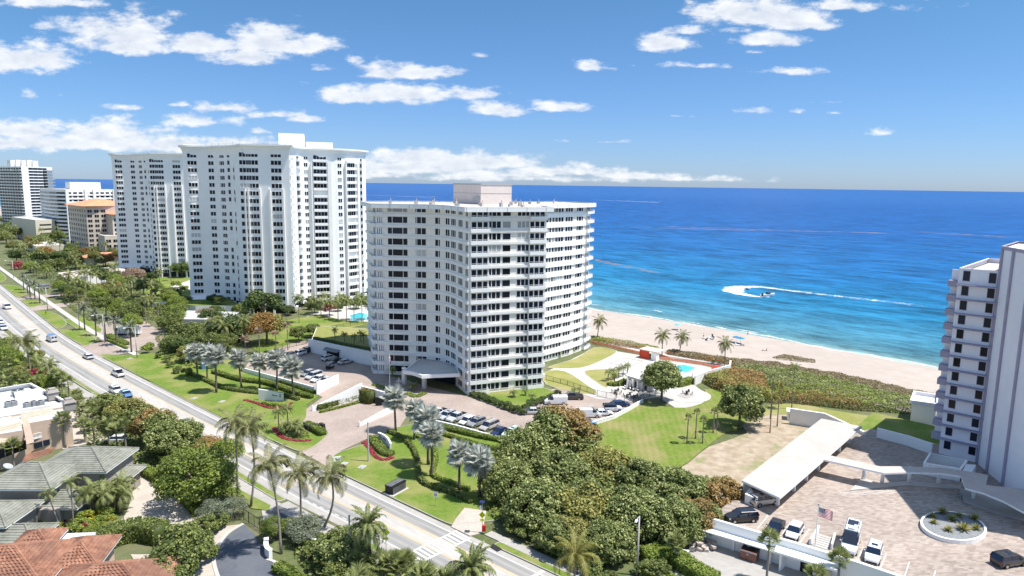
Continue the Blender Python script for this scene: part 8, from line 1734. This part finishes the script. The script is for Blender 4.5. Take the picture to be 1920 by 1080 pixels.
    person(1402, 629, 'lone person standing at the waterline in dark clothes', 'black', 'navy', -2.62); person(1437, 658, 'person sitting on a red towel on the sand', None, 'red', -1.95, True); person(1319, 634, 'person standing beside the folding chairs on the sand', 'trim', 'dark', -2.0); person(1156, 747, 'person in black standing at the iron gate', 'black', 'black', 0.04)
    b = MB(); b.box((0, 0, .02), (1.8, 1.0, .04)); o = b.obj('towel', 'red', None, loc=(*G(1438, 659, -1.95), -1.93), rz=.4); o['label'] = 'red towel spread on the sand below the seated person'; o['category'] = 'towel'
    # terrace furniture
    def lounger(px, py, a, m='trim'):
        x, y = G(px, py, .05); T = thing('lounger', 'lounger on the white terrace before the pool house', 'lounger', (x, y, .06), a, 'loungers before the pool house'); b = MB(); b.box((0, 0, .32), (1.3, .62, .08)); b.obj('seat', m, T); b = MB(); b.add([(-.6, -.3, .34), (-.6, .3, .34), (-1.2, .3, .75), (-1.2, -.3, .75)], [(0, 1, 2, 3), (3, 2, 1, 0)]); b.obj('backrest', m, T)
        for sx in (-.5, .5): b = MB(); b.box((sx, 0, .15), (.06, .55, .3)); b.obj('leg', 'dark', T)
    for i, (px, py) in enumerate(((1173, 726), (1178, 728), (1183, 730), (1188, 732), (1192, 730), (1196, 733), (1170, 729))): lounger(px, py, 0.6+i*.1, 'grey' if i % 2 else 'trim')
    for i, (px, py) in enumerate(((1169, 724), (1159, 731), (1184, 736), (1195, 729))):
        x, y = G(px, py, .05); T = thing('closed_umbrella', 'closed dark umbrella on the white terrace', 'umbrella', (x, y, .05), 0, 'closed umbrellas on the terrace'); b = MB(); b.tube([(0, 0, .9), (0, 0, 1.2), (0, 0, 2.4)], [.08, .26, .05], 8); b.obj('canopy', 'dark', T); b = MB(); b.tube([(0, 0, 0), (0, 0, 1.0)], .04, 6); b.tube([(0, 0, 0), (0, 0, .12)], .3, 8); b.obj('stand', 'dark', T)
    def table(px, py, lb, grp):
        x, y = G(px, py, .09); T = thing('patio_table', lb, 'table', (x, y, .1), px, grp); b = MB(); b.tube([(0, 0, .7), (0, 0, .75)], .6, 12); b.obj('tabletop', 'dark', T); b = MB(); b.tube([(0, 0, 0), (0, 0, .7)], .07, 6); b.obj('leg', 'dark', T)
        for k in range(4):
            an = k*1.57+.3; C_ = thing('patio_chair', 'dark chair at '+lb, 'chair', (x+math.cos(an)*1.05, y+math.sin(an)*1.05, .1), an, 'patio chairs'); b = MB(); b.box((0, 0, .42), (.45, .45, .05)); b.obj('seat', 'dark', C_); b = MB(); b.box((.22, 0, .7), (.05, .45, .5)); b.obj('backrest', 'dark', C_); b = MB()
            for sx in (-.2, .2):
                for sy in (-.2, .2): b.box((sx, sy, .2), (.04, .04, .4))
            b.obj('legs', 'dark', C_)
    table(1289, 739, 'round dark table on the grey square of the round terrace', None); table(1156, 737, 'patio table on the white terrace inside the gate', 'tables inside the gate'); table(1192, 747, 'patio table on the white terrace inside the gate', 'tables inside the gate'); table(1178, 745, 'patio table on the white terrace inside the gate', 'tables inside the gate')
    b = MB(); b.quadpoly(gp([(1268, 741), (1284, 735), (1304, 742), (1286, 748)], .14), .14); b.obj('terrace_inlay', 'concrete', kind='structure')
    b = MB(); q = gp([(1142, 681), (1171, 671), (1208, 677), (1180, 688)], .1); q = q if sum(q[i-1][0]*q[i][1]-q[i][0]*q[i-1][1] for i in range(4)) > 0 else q[::-1]; b.ring(offset(q, -.3), q, .08, .13); b.obj('deck_inlay', 'concrete', kind='structure')
    # rubble heap
    V = []; r = random.Random(8); b = MB()
    for i in range(60): px, py = 1318+r.uniform(-26, 24), 1022+r.uniform(-12, 12); x, y = G(px, py); s = r.uniform(.3, 1.1); b.box((x, y, r.uniform(0.1, .6)), (s, s*r.uniform(.3, .9), s*.4), r.uniform(0, 3))
    o = b.obj('rubble', 'pinkconc', None, kind='stuff'); o['label'] = 'heap of broken concrete and stones beside the end of the deck wall'; o['category'] = 'rubble'
    wall_thing('yard_kerb', 'pale kerb around the little palm bed at the service yard', gp([(1248, 1046), (1262, 1036), (1292, 1040)]), .4, -.05, .5)
    # boats and wakes
    def boat(px, py, a, L_, lb, z=-2.6, sc=1.0):
        x, y = G(px, py, z); T = thing('boat', lb, 'boat', (x, y, z), R_(a), None, sc); b = MB(); h = L_/2
        b.loft([[(-h, -.9, .1), (-h, -1.1, .9), (-h, 1.1, .9), (-h, .9, .1)], [(h*.4, -.8, .05), (h*.4, -1.1, 1.0), (h*.4, 1.1, 1.0), (h*.4, .8, .05)], [(h, -.05, .6), (h, -.08, 1.2), (h, .08, 1.2), (h, .05, .6)]]); b.obj('hull', 'p_white', T); b = MB(); b.box((-.3, 0, 1.3), (1.6, 1.2, .6), 0, 0, taper=.7); b.obj('console', 'carglass', T); b = MB(); b.box((-h-.1, 0, .9), (.4, .5, 1.0)); b.obj('outboard_motor', 'black', T); return T
    boat(1441, 556, -20, 6.0, 'small white speedboat at the tip of the curling wake', sc=1.4); boat(812, 369, 20, 14, 'distant white motorboat left of the pinkish penthouse', sc=1.8); boat(1236, 379, 10, 12, 'far off boat with a thin wake on the right sea', sc=1.6)
    x, y = G(1399, 543, -2.6); T = thing('jet_ski', 'dark jet ski with rider inside the white curl of foam', 'jet ski', (x, y, -2.55), 2.6); b = MB(); b.loft([[(-1.4, -.5, 0), (-1.4, -.45, .6), (-1.4, .45, .6), (-1.4, .5, 0)], [(1.5, -.1, .3), (1.5, -.1, .6), (1.5, .1, .6), (1.5, .1, .3)]]); b.obj('hull', 'black', T); b = MB(); b.tube([(0, 0, .6), (.1, 0, 1.1), (.15, 0, 1.5)], [.2, .25, .12], 8); b.obj('rider', 'navy', T)
    def wake(name, pxs, ws, ts, lb, z=-2.55, rows=(0, .2, .5, .8, 1), prof=(0, .8, 1, .8, 0)):
        P = smooth(gp(pxs, z), 8); n = len(P); w = np.interp(np.linspace(0, 1, n), np.linspace(0, 1, len(ws)), ws); t = np.interp(np.linspace(0, 1, n), np.linspace(0, 1, len(ts)), ts)
        w = [q*rr.uniform(0.7, 1.3) for q in w]; t = [q*rr.uniform(0.85, 1.08) for q in t]
        return ribbon(name, P, list(w), z, list(t), rows=rows, prof=prof, label=lb, category='wake')
    wake('boat_wake', [(1444, 557), (1420, 556), (1395, 552), (1376, 547), (1378, 541), (1395, 538), (1425, 538), (1450, 541)], [1, 5, 8, 13, 14, 12, 9, 6], [.75, .9, .95, .95, .9, .85, .75, .65], 'thick white curl of foam left by the turning speedboat'); wake('boat_wake', [(1445, 540), (1490, 546), (1560, 554), (1640, 563), (1700, 570), (1760, 577)], [6, 8, 10, 11, 12, 10], [.72, .62, .55, .58, .5, .38], 'long fading white wake stretching right from the curl of foam')
    wake('boat_wake', [(812, 370), (760, 368), (700, 366), (640, 364)], [10, 10, 10, 10], [1, .9, .85, .8], 'thin white wake of the distant boat left of the penthouse'); wake('boat_wake', [(1236, 379.5), (1200, 378), (1150, 376), (1110, 375)], [12, 14, 14, 14], [.9, .8, .7, .65], 'thin wake of the far off boat on the right sea')
MT['poolwater'] = mat('pool_water', (0.05, 0.42, 0.50), (0.10, 0.55, 0.60), 0.5, 0.1, 0.2, spec=0.5)
site()

# every look-alike of a group gets its own label by its place in the picture
def own_labels():
    by = {}
    for o in COL.objects:
        if o.parent is None and o.get('label') and o.get('group'): by.setdefault((o['group'], o['label']), []).append(o)
    num = ['first', 'second', 'third', 'fourth', 'fifth', 'sixth', 'seventh', 'eighth', 'ninth', 'tenth', 'eleventh', 'twelfth']
    for (g_, lb), L_ in by.items():
        n = len(L_)
        if n < 2: continue
        L_.sort(key=lambda o: PX(*o.location)[0])
        words = lb.split()
        for i, o in enumerate(L_):
            pre = ('leftmost' if i == 0 else 'rightmost' if i == n-1 else (num[i] if i < 12 else str(i+1)+'th')+' from the left')
            suf = ', '+pre+' of '+str(n)
            w = words[:16-len(suf.split())+0]
            while w and w[-1].strip(',') in ('the', 'of', 'a', 'and', 'in', 'on', 'at', 'by', 'to', 'before', 'beside', 'with', 'left', 'between', 'beneath', 'yellow', 'white', 'big', 'middle', 'golden', 'green', 'peach', 'tallest', 'pool', 'parking'): w.pop()
            o['label'] = ' '.join(w).rstrip(',')+suf
own_labels()
